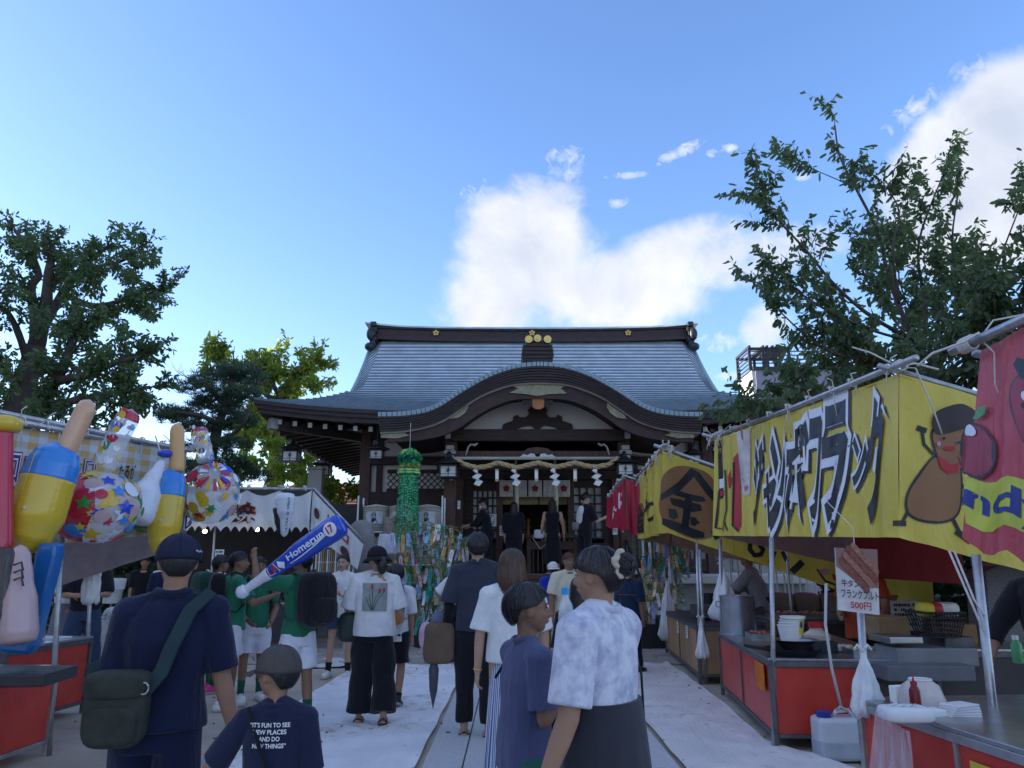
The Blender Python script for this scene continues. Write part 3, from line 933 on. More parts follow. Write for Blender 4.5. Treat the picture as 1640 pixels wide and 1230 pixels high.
def lantern(px,py,Y,w_,label,group='hanging lanterns under the eaves',chain=.5,pal=True):
	"""px,py: middle of the roof of the lantern"""
	c=at(px,py,Y);s=w_
	t=thing('hanging_lantern',label,'lantern',(c.x,c.y,c.z-.5*s),0,group)
	q=MB()
	for k in range(6):
		pass
	prof=[(.50*s,0),(.47*s,.03*s),(.24*s,.12*s),(.10*s,.2*s),(.05*s,.3*s),(.07*s,.33*s),(.02*s,.38*s)]
	q.lathe(c,prof,6);q.build('lantern_roof',ironm,t)
	hw=.22*s
	q=MB();q.box(c+V(0,0,-.20*s),(hw*1.9,hw*1.9,.28*s));q.build('lantern_pane',lampglass,t)
	q=MB()
	for dx in(-1,0,1):
		for dy in(-1,0,1):
			if dx or dy:q.box(c+V(dx*hw,dy*hw,-.19*s),(.035*s if dx and dy else .016*s,.035*s if dx and dy else .016*s,.34*s))
	for z in(-.05,-.36):q.box(c+V(0,0,z*s),(hw*2.2,hw*2.2,.035*s))
	for z in(-.28,):q.box(c+V(0,0,z*s),(hw*2.02,hw*2.02,.014*s))
	q.build('lantern_frame',ironm,t)
	q=MB()
	cc_=c+V(0,-hw*1.02,-.18*s)
	for k in range(5):
		a=2*PI*k/5
		q.tube([cc_,cc_+V(.07*s*math.cos(a),0,.07*s*math.sin(a))],.012*s,5)
	q.build('crest',ironm,t)
	if chain:
		q=MB();q.tube([c+V(0,0,.36*s),c+V(0,0,.36*s+chain)],.012,5);q.build('chain',ironm,t)
	return t
lantern(468,721,18.3,.78,'black hanging lantern at the far left corner of the eave',chain=.75)
lantern(519,744,24.5,.95,'small black lantern under the rear of the left eave',chain=.9)
lantern(604,720,17.6,.62,'dim lantern hanging left of the porch before the plaster wall',chain=.55)
lantern(719,744,16.55,.78,'lantern with a wide roof fixed on the left porch column',chain=0)
lantern(1000,742,16.55,.72,'lantern with a wide roof fixed on the right porch column',chain=0)
lantern(1110,728,17.6,.62,'dim lantern hanging right of the porch behind the yellow banners',chain=.5)
sand=mat('sandy_ground',(.42,.36,.29),rough=.95,var=.22,scale=1.5,bump=.6,bscale=55,det=10)
q=MB()
S_=900
q.add([(-S_,-S_,0),(S_,-S_,0),(S_,S_,0),(-S_,S_,0)],[(0,1,2,3)])
g=q.build('ground',sand,None);tag(g,kind='structure')
slab_m=mat('path_granite',(.50,.50,.51),rough=.85,var=.12,scale=30,bump=.25,bscale=150)
path=bpy.data.objects.new('stone_path',None);COL.objects.link(path);tag(path,kind='structure')
PX0,PX1=-.66,1.22
q=MB();q.box(((PX0+PX1)/2,6.5,.008),(PX1-PX0-.01,13.2,.012));q.build('path_bed',mat('joint_dark',(.12,.11,.10)),path)
y=-.1
k=0
while y<12.1:
	l=1.02
	for(x0,x1)in((PX0,PX0+.30),(PX0+.30,PX1-.30),(PX1-.30,PX1)):
		zz=.024+rnd.random()*.003
		qq=MB();qq.box(((x0+x1)/2,y+l/2,zz/2+.006),(x1-x0-.012,l-.012,zz));qq.build('paving_slab',slab_m,path,bevel=.004)
	y+=l
flag_m=mat('flagstone',(.34,.31,.285),rough=.9,var=.22,scale=3,bump=.4,bscale=60)
fp=bpy.data.objects.new('flagstone_pavement',None);COL.objects.link(fp);tag(fp,kind='structure')
FX0,FX1,FY0,FY1=-5.2,6.4,12.15,15.55
q=MB();q.box(((FX0+FX1)/2,(FY0+FY1)/2,.006),(FX1-FX0,FY1-FY0,.010));q.build('mortar_bed',mat('mortar',(.20,.19,.175)),fp)
pts=[]
r2=random.Random(3)
nx_,ny_=19,6
for i in range(-1,nx_+1):
	for j in range(-1,ny_+1):
		pts.append((FX0+(i+.5+r2.uniform(-.4,.4)+(.5 if j%2 else 0))*(FX1-FX0)/nx_,FY0+(j+.5+r2.uniform(-.4,.4))*(FY1-FY0)/ny_))
def clip(poly,a,b,c):
	out=[]
	for i in range(len(poly)):
		p,r=poly[i],poly[(i+1)%len(poly)]
		dp,dr=a*p[0]+b*p[1]-c,a*r[0]+b*r[1]-c
		if dp<=0:out.append(p)
		if dp*dr<0:
			t=dp/(dp-dr);out.append((p[0]+(r[0]-p[0])*t,p[1]+(r[1]-p[1])*t))
	return out
for i,p in enumerate(pts):
	poly=[(FX0,FY0),(FX1,FY0),(FX1,FY1),(FX0,FY1)]
	for j,r in enumerate(pts):
		if i==j or(p[0]-r[0])**2+(p[1]-r[1])**2>5:continue
		a,b=r[0]-p[0],r[1]-p[1];l=math.hypot(a,b);a/=l;b/=l
		poly=clip(poly,a,b,a*(p[0]+r[0])/2+b*(p[1]+r[1])/2-.014)
		if len(poly)<3:break
	if len(poly)<3:continue
	cx,cy=sum(a for a,b in poly)/len(poly),sum(b for a,b in poly)/len(poly)
	if min(max(a for a,b in poly)-min(a for a,b in poly),max(b for a,b in poly)-min(b for a,b in poly))<.06:continue
	h=.020+r2.random()*.010
	n=len(poly)
	vs=[V(a,b,.004)for a,b in poly]+[V(a+(cx-a)*.03,b+(cy-b)*.03,h)for a,b in poly]
	qq=MB();qq.add(vs,[tuple(range(n,2*n))]+[(k,(k+1)%n,(k+1)%n+n,k+n)for k in range(n)])
	qq.build('flagstone',flag_m,fp)
def sheet_mat(name,base,blotch,thr):
	m=bpy.data.materials.new(name);m.use_nodes=True;nt=m.node_tree;N=nt.nodes.new;L=nt.links.new
	b=nt.nodes['Principled BSDF'];b.inputs['Roughness'].default_value=.55;b.inputs['Specular IOR Level'].default_value=.4
	tc=N('ShaderNodeTexCoord')
	n1=N('ShaderNodeTexNoise');n1.inputs['Scale'].default_value=1.1;n1.inputs['Detail'].default_value=8;n1.inputs['Roughness'].default_value=.62;n1.inputs['Distortion'].default_value=.6
	n2=N('ShaderNodeTexNoise');n2.inputs['Scale'].default_value=9;n2.inputs['Detail'].default_value=7;n2.inputs['Roughness'].default_value=.7
	L(tc.outputs['Object'],n1.inputs['Vector']);L(tc.outputs['Object'],n2.inputs['Vector'])
	mul=N('ShaderNodeMath');mul.operation='MULTIPLY';L(n1.outputs['Fac'],mul.inputs[0]);L(n2.outputs['Fac'],mul.inputs[1])
	mr=N('ShaderNodeMapRange');mr.inputs[1].default_value=thr;mr.inputs[2].default_value=thr+.10;L(mul.outputs[0],mr.inputs[0])
	mx=N('ShaderNodeMix');mx.data_type='RGBA';mx.inputs['A'].default_value=(*base,1);mx.inputs['B'].default_value=(*blotch,1)
	L(mr.outputs[0],mx.inputs['Factor'])
	n3=N('ShaderNodeTexNoise');n3.inputs['Scale'].default_value=2.2;n3.inputs['Detail'].default_value=5;L(tc.outputs['Object'],n3.inputs['Vector'])
	m2=N('ShaderNodeMix');m2.data_type='RGBA';m2.blend_type='MULTIPLY';m2.inputs['Factor'].default_value=.55
	cr=N('ShaderNodeMapRange');cr.inputs[1].default_value=.35;cr.inputs[2].default_value=.65;cr.inputs[3].default_value=.72;cr.inputs[4].default_value=1
	L(n3.outputs['Fac'],cr.inputs[0]);L(mx.outputs['Result'],m2.inputs['A']);L(cr.outputs[0],m2.inputs['B']);L(m2.outputs['Result'],b.inputs['Base Color'])
	mp=N('ShaderNodeMapping');mp.inputs['Scale'].default_value=(3.2,.8,1);mp.inputs['Rotation'].default_value=(0,0,.25);L(tc.outputs['Object'],mp.inputs[0])
	n4=N('ShaderNodeTexNoise');n4.inputs['Scale'].default_value=2.4;n4.inputs['Detail'].default_value=7;n4.inputs['Distortion'].default_value=1.5;n4.inputs['Roughness'].default_value=.65;L(mp.outputs[0],n4.inputs['Vector'])
	bp=N('ShaderNodeBump');bp.inputs['Strength'].default_value=.7;bp.inputs['Distance'].default_value=.035;L(n4.outputs['Fac'],bp.inputs['Height']);L(bp.outputs[0],b.inputs['Normal'])
	return m
def ground_sheet(name,label,outline_l,outline_r,m,seed,z0=.012):
	"""outlines: lists of (x, y) down both long edges, far end first"""
	q=MB();rr=random.Random(seed)
	ph=[rr.random()*6 for _ in range(8)]
	def edge(c,t):
		k=t*(len(c)-1);i=min(int(k),len(c)-2);f=k-i
		return(lerp(c[i][0],c[i+1][0],f),lerp(c[i][1],c[i+1][1],f))
	def fn(u,v):
		a,b=edge(outline_l,v),edge(outline_r,v)
		x,y=lerp(a[0],b[0],u),lerp(a[1],b[1],u)
		x+=.006*math.sin(5*y+ph[0]);
		w1=math.sin(3.1*x+1.7*y+ph[1]+1.5*math.sin(.9*y+ph[2]));w2=math.sin(6.3*x-2.2*y+ph[3]+math.sin(2.1*x+ph[4]));w3=math.sin(1.3*y+4*x+ph[5])
		r=abs(w1)**8*.010+abs(w2)**14*.010+max(0,w3)**12*.010
		e=1 if 0.01<u<.99 else .35
		return V(x,y,z0+.003+r*e+.006*(1-min(1,min(u,1-u)*30)))
	q.grid(fn,70,170)
	o=q.build(name,m,None,smooth=True);tag(o,label,'ground sheet','plastic sheets on the ground')
	return o
gp=lambda x,y:(ground(x,y).x,ground(x,y).y)
ground_sheet('ground_sheet','white crumpled plastic sheet covering the ground left of the stone path',[gp(574,1066),gp(560,1075),gp(490,1118),gp(400,1180),gp(320,1235),(-2.2,4.0),(-1.9,2.4)],[(-.69,gp(700,1066)[1]),(-.70,11),(-.69,9.5),(-.70,8),(-.71,6.4),(-.72,4),(-.75,2.4)],sheet_mat('white_sheet',(.88,.88,.90),(.50,.40,.26),.29),4,.014)
ground_sheet('ground_sheet','white plastic sheet with reddish dirty creases in front of the right stalls',[(1.30,gp(1030,1064)[1]),(1.26,11),(1.25,9),(1.26,7),(1.25,5),(1.26,2.4)],[gp(1068,1063),gp(1100,1085),gp(1160,1130),gp(1225,1190),(2.55,5.8),(2.45,2.4)],sheet_mat('stained_sheet',(.80,.755,.73),(.52,.42,.36),.30),9,.020)
ground_sheet('ground_sheet','narrow white plastic mat under the feet of the girl with black socks',[gp(480,1058),gp(478,1072)],[gp(572,1056),gp(576,1070)],sheet_mat('mat_sheet',(.66,.67,.69),(.4,.35,.28),.40),12)
hill_m=mat('far_hill',(.16,.21,.26),rough=1,var=.3,scale=.03,bump=0)
q=MB()
def hill(u,v):
	x=-1500+3000*u;y=900+700*v
	r=60+35*math.sin(x*.004+1)+18*math.sin(x*.011+2)+8*math.sin(x*.03)
	return V(x,y,(r+70)*math.sin(min(1,v*1.0)*PI/2)**.8-4+4*math.sin(x*.05+v*9))
q.grid(hill,120,10);o=q.build('hills',hill_m,None,smooth=True);tag(o,kind='structure')
def house(name,label,cat,x,y,w_,d,h,wall,roofm=None,rh=0,rows=2,cols=3,flat_roof=True,rz=0.0):
	t=thing(name,label,cat,(x,y,0),0)
	q=MB();q.box((x,y,h/2),(w_,d,h));q.build('wall',wall,t)
	if rh:
		q=MB();q.add([V(x-w_/2-.4,y-d/2-.4,h),V(x+w_/2+.4,y-d/2-.4,h),V(x+w_/2+.4,y+d/2+.4,h),V(x-w_/2-.4,y+d/2+.4,h),V(x-w_/2+1,y,h+rh),V(x+w_/2-1,y,h+rh)],[(0,1,5,4),(1,2,5),(2,3,4,5),(3,0,4),(0,3,2,1)])
		r_=q.build('roof',roofm,t)
		q=MB()
		for i in range(1,12):
			f=i/12;q.box((x,y-d/2-.4+f*(d/2+.4),h+f*rh+.02),(w_-1+(1-f)*1.6,.06,.05))
		q.build('roof_course',roofm,r_)
	else:
		q=MB();q.box((x,y,h+.15),(w_+.2,d+.2,.3));q.build('parapet',wall,t)
	gl=mat('far_glass',(.10,.13,.17),rough=.15,spec=.6);fr=mat('far_frame',(.5,.5,.5))
	for side in range(3):
		for r in range(rows):
			for c in range(cols):
				z=h*(r+.55)/rows;f=(c+.5)/cols-.5
				if side==0:c0,dm=(x+f*w_,y-d/2-.02,z),(1.2,.06,1.1)
				elif side==1:c0,dm=(x-w_/2-.02,y+f*d,z),(.06,1.2,1.1)
				else:c0,dm=(x+w_/2+.02,y+f*d,z),(.06,1.2,1.1)
				q=MB();q.box(c0,[v+.12 if v>.5 else v for v in dm]);wn_=q.build('window',fr,t)
				q=MB();q.box(c0,[v+.0 if v>.5 else v+.04 for v in dm]);q.build('pane',gl,wn_)
	return t
wallc=mat('cream_wall',(.50,.46,.40));wallg=mat('grey_purple_wall',(.27,.26,.32),var=.06);wallp=mat('pale_block_wall',(.62,.60,.57),var=.05)
redtile=mat('red_tile',(.30,.13,.11),var=.2,scale=1.5)
house('house','distant cream house with a red tiled roof left of the shrine','house',-9.3,40,6,6,3.4,wallc,redtile,2.2,1,3)
house('building_or_shade_block','made-up tall block added out of view on the left to shade the shrine grounds','building',-31,2,14,58,15.5,wallp,None,0,5,11)  # unseen, made-up building added to keep the low sun off the grounds
house('building_or_shade_block','grey low building behind the trees on the left','building',-20.5,45,12,8,5.2,wallc,None,0,2,4)
Yb=27.0
tl=at(1201,592,Yb);wtop=tl.z
bx0=tl.x;
bt=thing('roof_terrace_house','purple grey building with an open dark pergola on its roof right of the shrine','building',(bx0+4,Yb+3,0))
q=MB();q.box((bx0+1.95,Yb+.9,wtop/2),(3.5,1.8,wtop));q.build('wall',wallg,bt)
q=MB();q.box((bx0+.14,Yb+.9,wtop/2),(.12,1.7,wtop-.06));q.build('side_wall',mat('pale_wall',(.5,.5,.53)),bt)
q=MB();q.box((bx0+1.95,Yb+.9,wtop+.03),(3.65,1.95,.1));q.build('coping',ironm,bt)
zt=at(1187,555,Yb).z
pgm=mat('pergola_metal',(.03,.03,.035),rough=.5)
for i,dx in enumerate((.05,.55,.70,1.15,1.5)):
	for dy in(0.1,1.6):
		q=MB();q.box((bx0+dx,Yb+dy,(wtop+zt)/2),(.09,.09,zt-wtop));q.build('pergola_post',pgm,bt)
for dx in(.05,.55,.70,.9,1.05,1.2,1.35,1.5):
	q=MB();q.box((bx0+dx,Yb+.85,zt),(.07,1.7,.10));q.build('pergola_beam',pgm,bt)
for y in(.1,1.6):
	q=MB();q.box((bx0+.8,Yb+y,zt-.06),(1.6,.07,.10));q.build('pergola_beam',pgm,bt)
for k in range(5):
	q=MB();q.box((bx0+1.9,Yb+.1,wtop+.12+.15*k),(3.8,.035,.035));q.build('terrace_rail',pgm,bt)
	q=MB();q.box((bx0+.05,Yb+.85,wtop+.12+.15*k),(.035,1.5,.035));q.build('terrace_rail',pgm,bt)
a=at(497,752,19.5);b=at(512,790,19.5)
q=MB();q.box(((a.x+b.x)/2-.0,19.6,a.z/2),(.36,.3,a.z));q.box(((a.x+b.x)/2,19.6,a.z+.03),(.42,.36,.05));q.box(((a.x+b.x)/2,19.6,.1),(.6,.55,.2))
o=q.build('stone_pillar',stone_l,None,bevel=.015);tag(o,'square stone pillar standing among the trees left of the shrine','pillar')
bw=thing('boundary_wall','low grey block wall closing the shrine grounds behind the right stalls','wall',(11,26.4,0))
for i in range(12):
	q=MB();q.box((6.9+i*.9,26.4,.95),(.88,.16,1.9));q.build('wall_panel',stone,bw,bevel=.01)
q=MB();q.box((11.85,26.4,1.95),(10.9,.24,.09));q.build('wall_coping',stone_l,bw)
def leaf_mat(name,col,col2,tr=.35):
	m=bpy.data.materials.new(name);m.use_nodes=True;nt=m.node_tree;N=nt.nodes.new;L=nt.links.new
	b=nt.nodes['Principled BSDF'];b.inputs['Roughness'].default_value=.5;b.inputs['Specular IOR Level'].default_value=.35
	out=nt.nodes['Material Output']
	tc=N('ShaderNodeTexCoord');n=N('ShaderNodeTexNoise');n.inputs['Scale'].default_value=3;n.inputs['Detail'].default_value=6
	L(tc.outputs['Object'],n.inputs['Vector'])
	gi=N('ShaderNodeNewGeometry')
	mr=N('ShaderNodeMapRange');mr.inputs[1].default_value=.35;mr.inputs[2].default_value=.65;L(n.outputs['Fac'],mr.inputs[0])
	ad=N('ShaderNodeMath');ad.operation='MULTIPLY_ADD';L(gi.outputs['Random Per Island'],ad.inputs[0]);ad.inputs[1].default_value=.6
	ml=N('ShaderNodeMath');ml.operation='MULTIPLY';L(mr.outputs[0],ml.inputs[0]);ml.inputs[1].default_value=.4;L(ml.outputs[0],ad.inputs[2])
	mx=N('ShaderNodeMix');mx.data_type='RGBA';mx.inputs['A'].default_value=(*col,1);mx.inputs['B'].default_value=(*col2,1)
	L(ad.outputs[0],mx.inputs['Factor']);L(mx.outputs['Result'],b.inputs['Base Color'])
	t=N('ShaderNodeBsdfTranslucent');tm=N('ShaderNodeMix');tm.data_type='RGBA';tm.blend_type='MULTIPLY';tm.inputs['Factor'].default_value=1;tm.inputs['B'].default_value=(1.6,1.9,.7,1)
	L(mx.outputs['Result'],tm.inputs['A']);L(tm.outputs['Result'],t.inputs['Color'])
	ms=N('ShaderNodeMixShader');ms.inputs[0].default_value=tr;L(b.outputs[0],ms.inputs[1]);L(t.outputs[0],ms.inputs[2]);L(ms.outputs[0],out.inputs[0])
	return m
bark=mat('bark',(.085,.07,.06),rough=.95,var=.35,scale=6,bump=.9,bscale=25,stretch=(1,1,.35))
LM_dark=leaf_mat('leaf_dark_green',(.060,.10,.052),(.11,.16,.080),.38)
LM_cherry=leaf_mat('leaf_cherry',(.062,.095,.060),(.12,.165,.095),.38)
LM_pine=leaf_mat('leaf_pine',(.038,.072,.052),(.07,.11,.065),.18)
LM_sun=leaf_mat('leaf_sunlit',(.12,.17,.035),(.24,.28,.06),.48)
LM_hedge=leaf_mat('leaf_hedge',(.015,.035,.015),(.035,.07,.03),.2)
LM_bamboo=leaf_mat('leaf_bamboo',(.10,.13,.05),(.22,.22,.09),.35)
def leaf_mesh(name,m,parent,P_,D_,size,seed=0,width=.42,droop=.5,fold=True,jitter=.6):
	"""one small folded leaf (2 quads) per point; P_ points, D_ directions (N,3)"""
	rs=np.random.RandomState(seed)
	n=len(P_);P_=np.asarray(P_,float);D_=np.asarray(D_,float)
	D=D_+rs.normal(0,jitter,(n,3));D[:,2]-=droop
	D/=np.linalg.norm(D,axis=1)[:,None]+1e-9
	Rv=rs.normal(0,1,(n,3));Rv[:,2]*=.5
	S=np.cross(D,Rv);S/=np.linalg.norm(S,axis=1)[:,None]+1e-9
	Nn=np.cross(S,D)
	sz=(size*(.65+.7*rs.rand(n)))[:,None]
	w=sz*width
	v0=P_;v1=P_+D*sz*.5+S*w*.5+Nn*sz*.06;v2=P_+D*sz;v3=P_+D*sz*.5-S*w*.5+Nn*sz*.06
	v1b=P_+D*sz*.22+S*w*.36;v3b=P_+D*sz*.22-S*w*.36
	v1c=P_+D*sz*.75+S*w*.38;v3c=P_+D*sz*.75-S*w*.38
	mid=P_+D*sz*.5-Nn*sz*.03
	vs=np.stack([v0,v1b,v1c,v2,v3c,v3b],1).reshape(-1,3)
	o0=np.array(origin(parent))if parent else 0
	vs=vs-o0
	me=bpy.data.meshes.new(name)
	me.vertices.add(len(vs));me.vertices.foreach_set('co',vs.ravel())
	base=np.arange(n)[:,None]*6
	tri=(base+np.array([[0,1,2,3,3,4,5,0]])).reshape(n*2,4)
	me.loops.add(n*8);me.loops.foreach_set('vertex_index',tri.ravel())
	me.polygons.add(n*2);me.polygons.foreach_set('loop_start',np.arange(n*2)*4);me.polygons.foreach_set('loop_total',np.full(n*2,4))
	me.materials.append(m);me.update(calc_edges=True)
	return link(name,me,parent)
def grow(limbs,seed,twig_n=7,twig_len=.6,leaf_per=26,spread=.9,up=.15,twig_start=.35,sub=2):
	"""limbs: list of (points, r0, r1, density). Returns branch tubes and leaf anchor points/directions."""
	rr=random.Random(seed)
	mb=MB();PP=[];DD=[]
	def curve(pts,r0,r1,nseg=4):
		P_=[Vector(p)for p in pts]
		out=[]
		for i in range(len(P_)-1):
			p0,p1,p2,p3=P_[max(i-1,0)],P_[i],P_[i+1],P_[min(i+2,len(P_)-1)]
			for j in range(nseg):
				f=j/nseg
				out.append(.5*((2*p1)+(p2-p0)*f+(2*p0-5*p1+4*p2-p3)*f*f+(3*p1-p0-3*p2+p3)*f**3))
		out.append(P_[-1])
		return out
	def twig(p,d,L_,r,lev):
		pts=[p];dd=d.copy();k=5
		for i in range(k):
			dd=(dd+V(rr.gauss(0,.16),rr.gauss(0,.16),rr.gauss(0,.14)+up*.25)).normalized()
			pts.append(pts[-1]+dd*(L_/k))
		mb.tube(pts,[r*(1-.75*i/k)for i in range(k+1)],5,caps=False)
		if lev>0:
			for i in range(1,k+1):
				for _ in range(2 if lev>1 else 1):
					nd=(dd*.7+V(rr.gauss(0,spread*.6),rr.gauss(0,spread*.6),rr.gauss(0,spread*.4)+up)).normalized()
					twig(pts[i],nd,L_*.6,r*.5,lev-1)
		if lev<=1:
			for _ in range(leaf_per):
				t=rr.random()*k;i=min(int(t),k-1)
				q=lerp(pts[i],pts[i+1],t-i)
				PP.append(q+V(rr.gauss(0,.02),rr.gauss(0,.02),rr.gauss(0,.02)));DD.append(dd*.8)
	for(pts,r0,r1,den)in limbs:
		c=curve(pts,r0,r1);n=len(c)
		mb.tube(c,[lerp(r0,r1,(i/(n-1))**.8)*(1+.06*math.sin(i*1.7))for i in range(n)],9)
		if den<=0:continue
		for i in range(int(n*twig_start),n):
			dirv=(c[min(i+1,n-1)]-c[max(i-1,0)]).normalized()
			for _ in range(max(0,int(twig_n*den/n*2+rr.random()))):
				nd=(dirv*.55+V(rr.gauss(0,spread),rr.gauss(0,spread),rr.gauss(0,spread*.8)+up)).normalized()
				twig(c[i],nd,twig_len*rr.uniform(.6,1.2),max(.006,r1*.5),sub-1)
		twig(c[-1],(c[-1]-c[-2]).normalized(),twig_len,max(.006,r1*.6),sub-1)
	return mb,PP,DD
def px_limb(pts,r0,r1,den=1.0):
	return([at(x,y,Y)for x,y,Y in pts],r0,r1,den)
def tree(name,label,base,limbs,seed,lm,leaf_size,**k):
	kk=dict(width=.42,droop=.5,jitter=.6)
	for q in list(kk):
		if q in k:kk[q]=k.pop(q)
	t=thing(name,label,'tree',base)
	mb,PP,DD=grow(limbs,seed,**k)
	mb.build('trunk',bark,t,smooth=True)
	leaf_mesh('crown',lm,t,PP,DD,leaf_size,seed,**kk)
	return t,len(PP)
def clumps(limbs_pts,seed,n_cl,r,leaf_n,flatz=.7):
	rr=random.Random(seed);PP=[];DD=[]
	for c in limbs_pts:
		for _ in range(n_cl):
			d=V(rr.gauss(0,1),rr.gauss(0,1),rr.gauss(0,flatz));d=d*(r*.55)
			cc=c+d;rad=r*rr.uniform(.22,.42)
			for _ in range(leaf_n):
				e=V(rr.gauss(0,1),rr.gauss(0,1),rr.gauss(0,1)).normalized()*(rad*rr.random()**.4)
				PP.append(cc+e);DD.append(e.normalized()*.6)
	return PP,DD
Yl=15.0
L1=[px_limb([(20,905,Yl),(22,760,Yl),(24,665,Yl),(40,610,Yl),(58,555,Yl)],.30,.20,0),px_limb([(58,555,Yl),(72,500,Yl-.3),(78,440,Yl-.5),(85,400,Yl-.6)],.17,.06,.9),px_limb([(58,555,Yl),(55,500,Yl+.4),(50,460,Yl+.5),(62,440,Yl+.6),(48,400,Yl+.8),(25,370,Yl+.8)],.13,.04,.9),px_limb([(40,600,Yl),(20,605,Yl-.5),(0,590,Yl-.8),(-40,560,Yl-1)],.11,.04,.8),px_limb([(46,585,Yl),(30,535,Yl-.6),(12,500,Yl-1),(-15,480,Yl-1.2)],.09,.03,.7),px_limb([(60,540,Yl),(100,470,Yl+.5),(130,430,Yl+.8),(165,400,Yl+1)],.12,.04,1.0),px_limb([(130,430,Yl+.8),(190,420,Yl+.8),(225,400,Yl+.6)],.05,.02,.8),px_limb([(100,470,Yl+.5),(150,490,Yl+.2),(200,480,Yl),(250,468,Yl),(262,462,Yl)],.08,.02,.8),px_limb([(35,700,Yl-.4),(70,640,Yl-1),(100,590,Yl-1.2),(120,540,Yl-1),(140,520,Yl-.8)],.16,.05,1.2),px_limb([(90,610,Yl-1.2),(140,600,Yl-1.5),(190,580,Yl-1.6),(225,570,Yl-1.6)],.09,.03,1.0),px_limb([(70,650,Yl-1),(130,640,Yl-1.5),(190,630,Yl-1.5),(240,620,Yl-1.5)],.09,.03,1.0)]
tl_=thing('broadleaf_tree','large dark broadleaf tree with a forked leaning trunk behind the toy stall','tree',at(20,1010,Yl)*1)
tl_.location.z=0
mb,PP,DD=grow(L1,11,twig_n=6,twig_len=.42,leaf_per=12,spread=.8,up=.2)
cent=[at(x,y,Yl+dy)for x,y,dy in((20,400,.8),(60,380,.5),(40,425,0),(95,400,0),(110,430,-.5),(150,400,.6),(175,430,.2),(210,395,.4),(225,410,0),(140,450,.3),(180,460,0),(120,480,-.6),(155,505,-.5),(200,490,0),(228,492,0),(245,478,0),(10,495,-1),(95,530,-1),(130,545,-1),(175,560,-1),(215,560,-1.3),(85,580,-1.4),(120,590,-1.4),(165,600,-1.5),(205,600,-1.5),(70,620,-1.2),(110,640,-1.5),(60,655,-1.4),(150,645,-1.5),(200,640,-1.5),(220,630,-1.5),(10,590,-1),(45,690,-1.2),(100,680,-1.6),(20,650,.5),(-10,440,0))]
P2,D2=clumps(cent,5,5,.50,80)
mb.build('trunk',bark,tl_,smooth=True)
leaf_mesh('crown',LM_dark,tl_,PP+P2,DD+D2,.10,3,width=.5,droop=.5)
Ys=29.0
L2=[px_limb([(440,900,Ys),(440,800,Ys),(445,700,Ys),(452,650,Ys),(455,620,Ys)],.4,.2,0),px_limb([(452,650,Ys),(475,620,Ys),(490,600,Ys),(505,580,Ys)],.13,.04,1),px_limb([(452,640,Ys),(430,600,Ys),(440,575,Ys+.5)],.12,.04,1),px_limb([(448,650,Ys),(400,610,Ys),(370,590,Ys),(345,565,Ys)],.12,.04,1),px_limb([(445,690,Ys),(420,670,Ys),(400,690,Ys-1)],.1,.04,1),px_limb([(445,710,Ys),(470,690,Ys-1),(490,730,Ys-2),(480,760,Ys-3)],.1,.04,1)]
ts=thing('broadleaf_tree','yellow green sunlit tree between the pine and the shrine roof','tree',(at(440,900,Ys).x,Ys,0))
mb,PP,DD=grow(L2,21,twig_n=7,twig_len=.7,leaf_per=12,spread=.8,up=.2)
cent=[at(x,y,Ys+dy)for x,y,dy in((345,565,0),(340,580,0),(395,595,0),(415,600,0),(430,575,.4),(440,590,0),(470,595,0),(495,575,0),(515,590,0),(505,605,0),(485,615,0),(465,620,0),(470,635,0),(400,620,-.5),(420,640,-1),(410,670,-1),(425,690,-2),(410,710,-2),(440,720,-3),(400,740,-3),(430,760,-3),(470,740,-3.5),(460,765,-4),(490,775,-4),(520,770,-4),(535,790,-5),(545,800,-5),(380,760,-2),(385,700,-1),(500,790,-5))]
P2,D2=clumps(cent,8,5,.62,85)
mb.build('trunk',bark,ts,smooth=True);leaf_mesh('crown',LM_sun,ts,PP+P2,DD+D2,.17,3,width=.5,droop=.3)
Yp=20.0
tp=thing('pine_tree','dark pine tree with layered flat needle pads left of the shrine','tree',(at(335,900,Yp).x,Yp,0))
L3=[px_limb([(330,900,Yp),(335,760,Yp),(345,700,Yp),(360,650,Yp),(375,600,Yp)],.22,.07,.5),px_limb([(350,680,Yp),(320,665,Yp-.5),(275,660,Yp-.6)],.09,.03,.5),px_limb([(360,650,Yp),(330,620,Yp),(305,608,Yp)],.07,.02,.5),px_limb([(360,655,Yp),(400,630,Yp),(415,610,Yp)],.08,.03,.5),px_limb([(340,710,Yp),(380,690,Yp-.6),(400,660,Yp-.6)],.07,.03,.5)]
mb,PP,DD=grow(L3,31,twig_n=5,twig_len=.5,leaf_per=4,spread=.7,up=.2)
rr=random.Random(4)
NP,ND=[],[]
pads=[(375,600,42),(345,612,40),(400,612,30),(318,625,34),(390,635,34),(350,645,40),(330,655,34),(275,665,26),(295,672,30),(370,665,30),(385,680,26),(310,690,28),(268,672,16),(345,690,30),(330,720,40),(370,715,30),(360,745,40),(330,760,45),(390,765,40),(300,750,40)]
for x,y,r in pads:
	c=at(x,y,Yp+rr.uniform(-.8,.8));rw=r/F_PX*Yp
	for _ in range(int(r*2.6)):
		a=rr.random()*2*PI;q=rw*math.sqrt(rr.random())
		tip=c+V(q*math.cos(a),q*math.sin(a),rr.gauss(0,.07)+(1-q/rw)*.16)
		for _ in range(16):
			NP.append(tip);ND.append(V(rr.gauss(0,.7),rr.gauss(0,.7),abs(rr.gauss(.3,.5))))
mb.build('trunk',bark,tp,smooth=True);leaf_mesh('crown',LM_pine,tp,NP,ND,.17,4,width=.09,droop=-.2,jitter=.1)
Yc=9.8
b0=(1600,905,Yc)
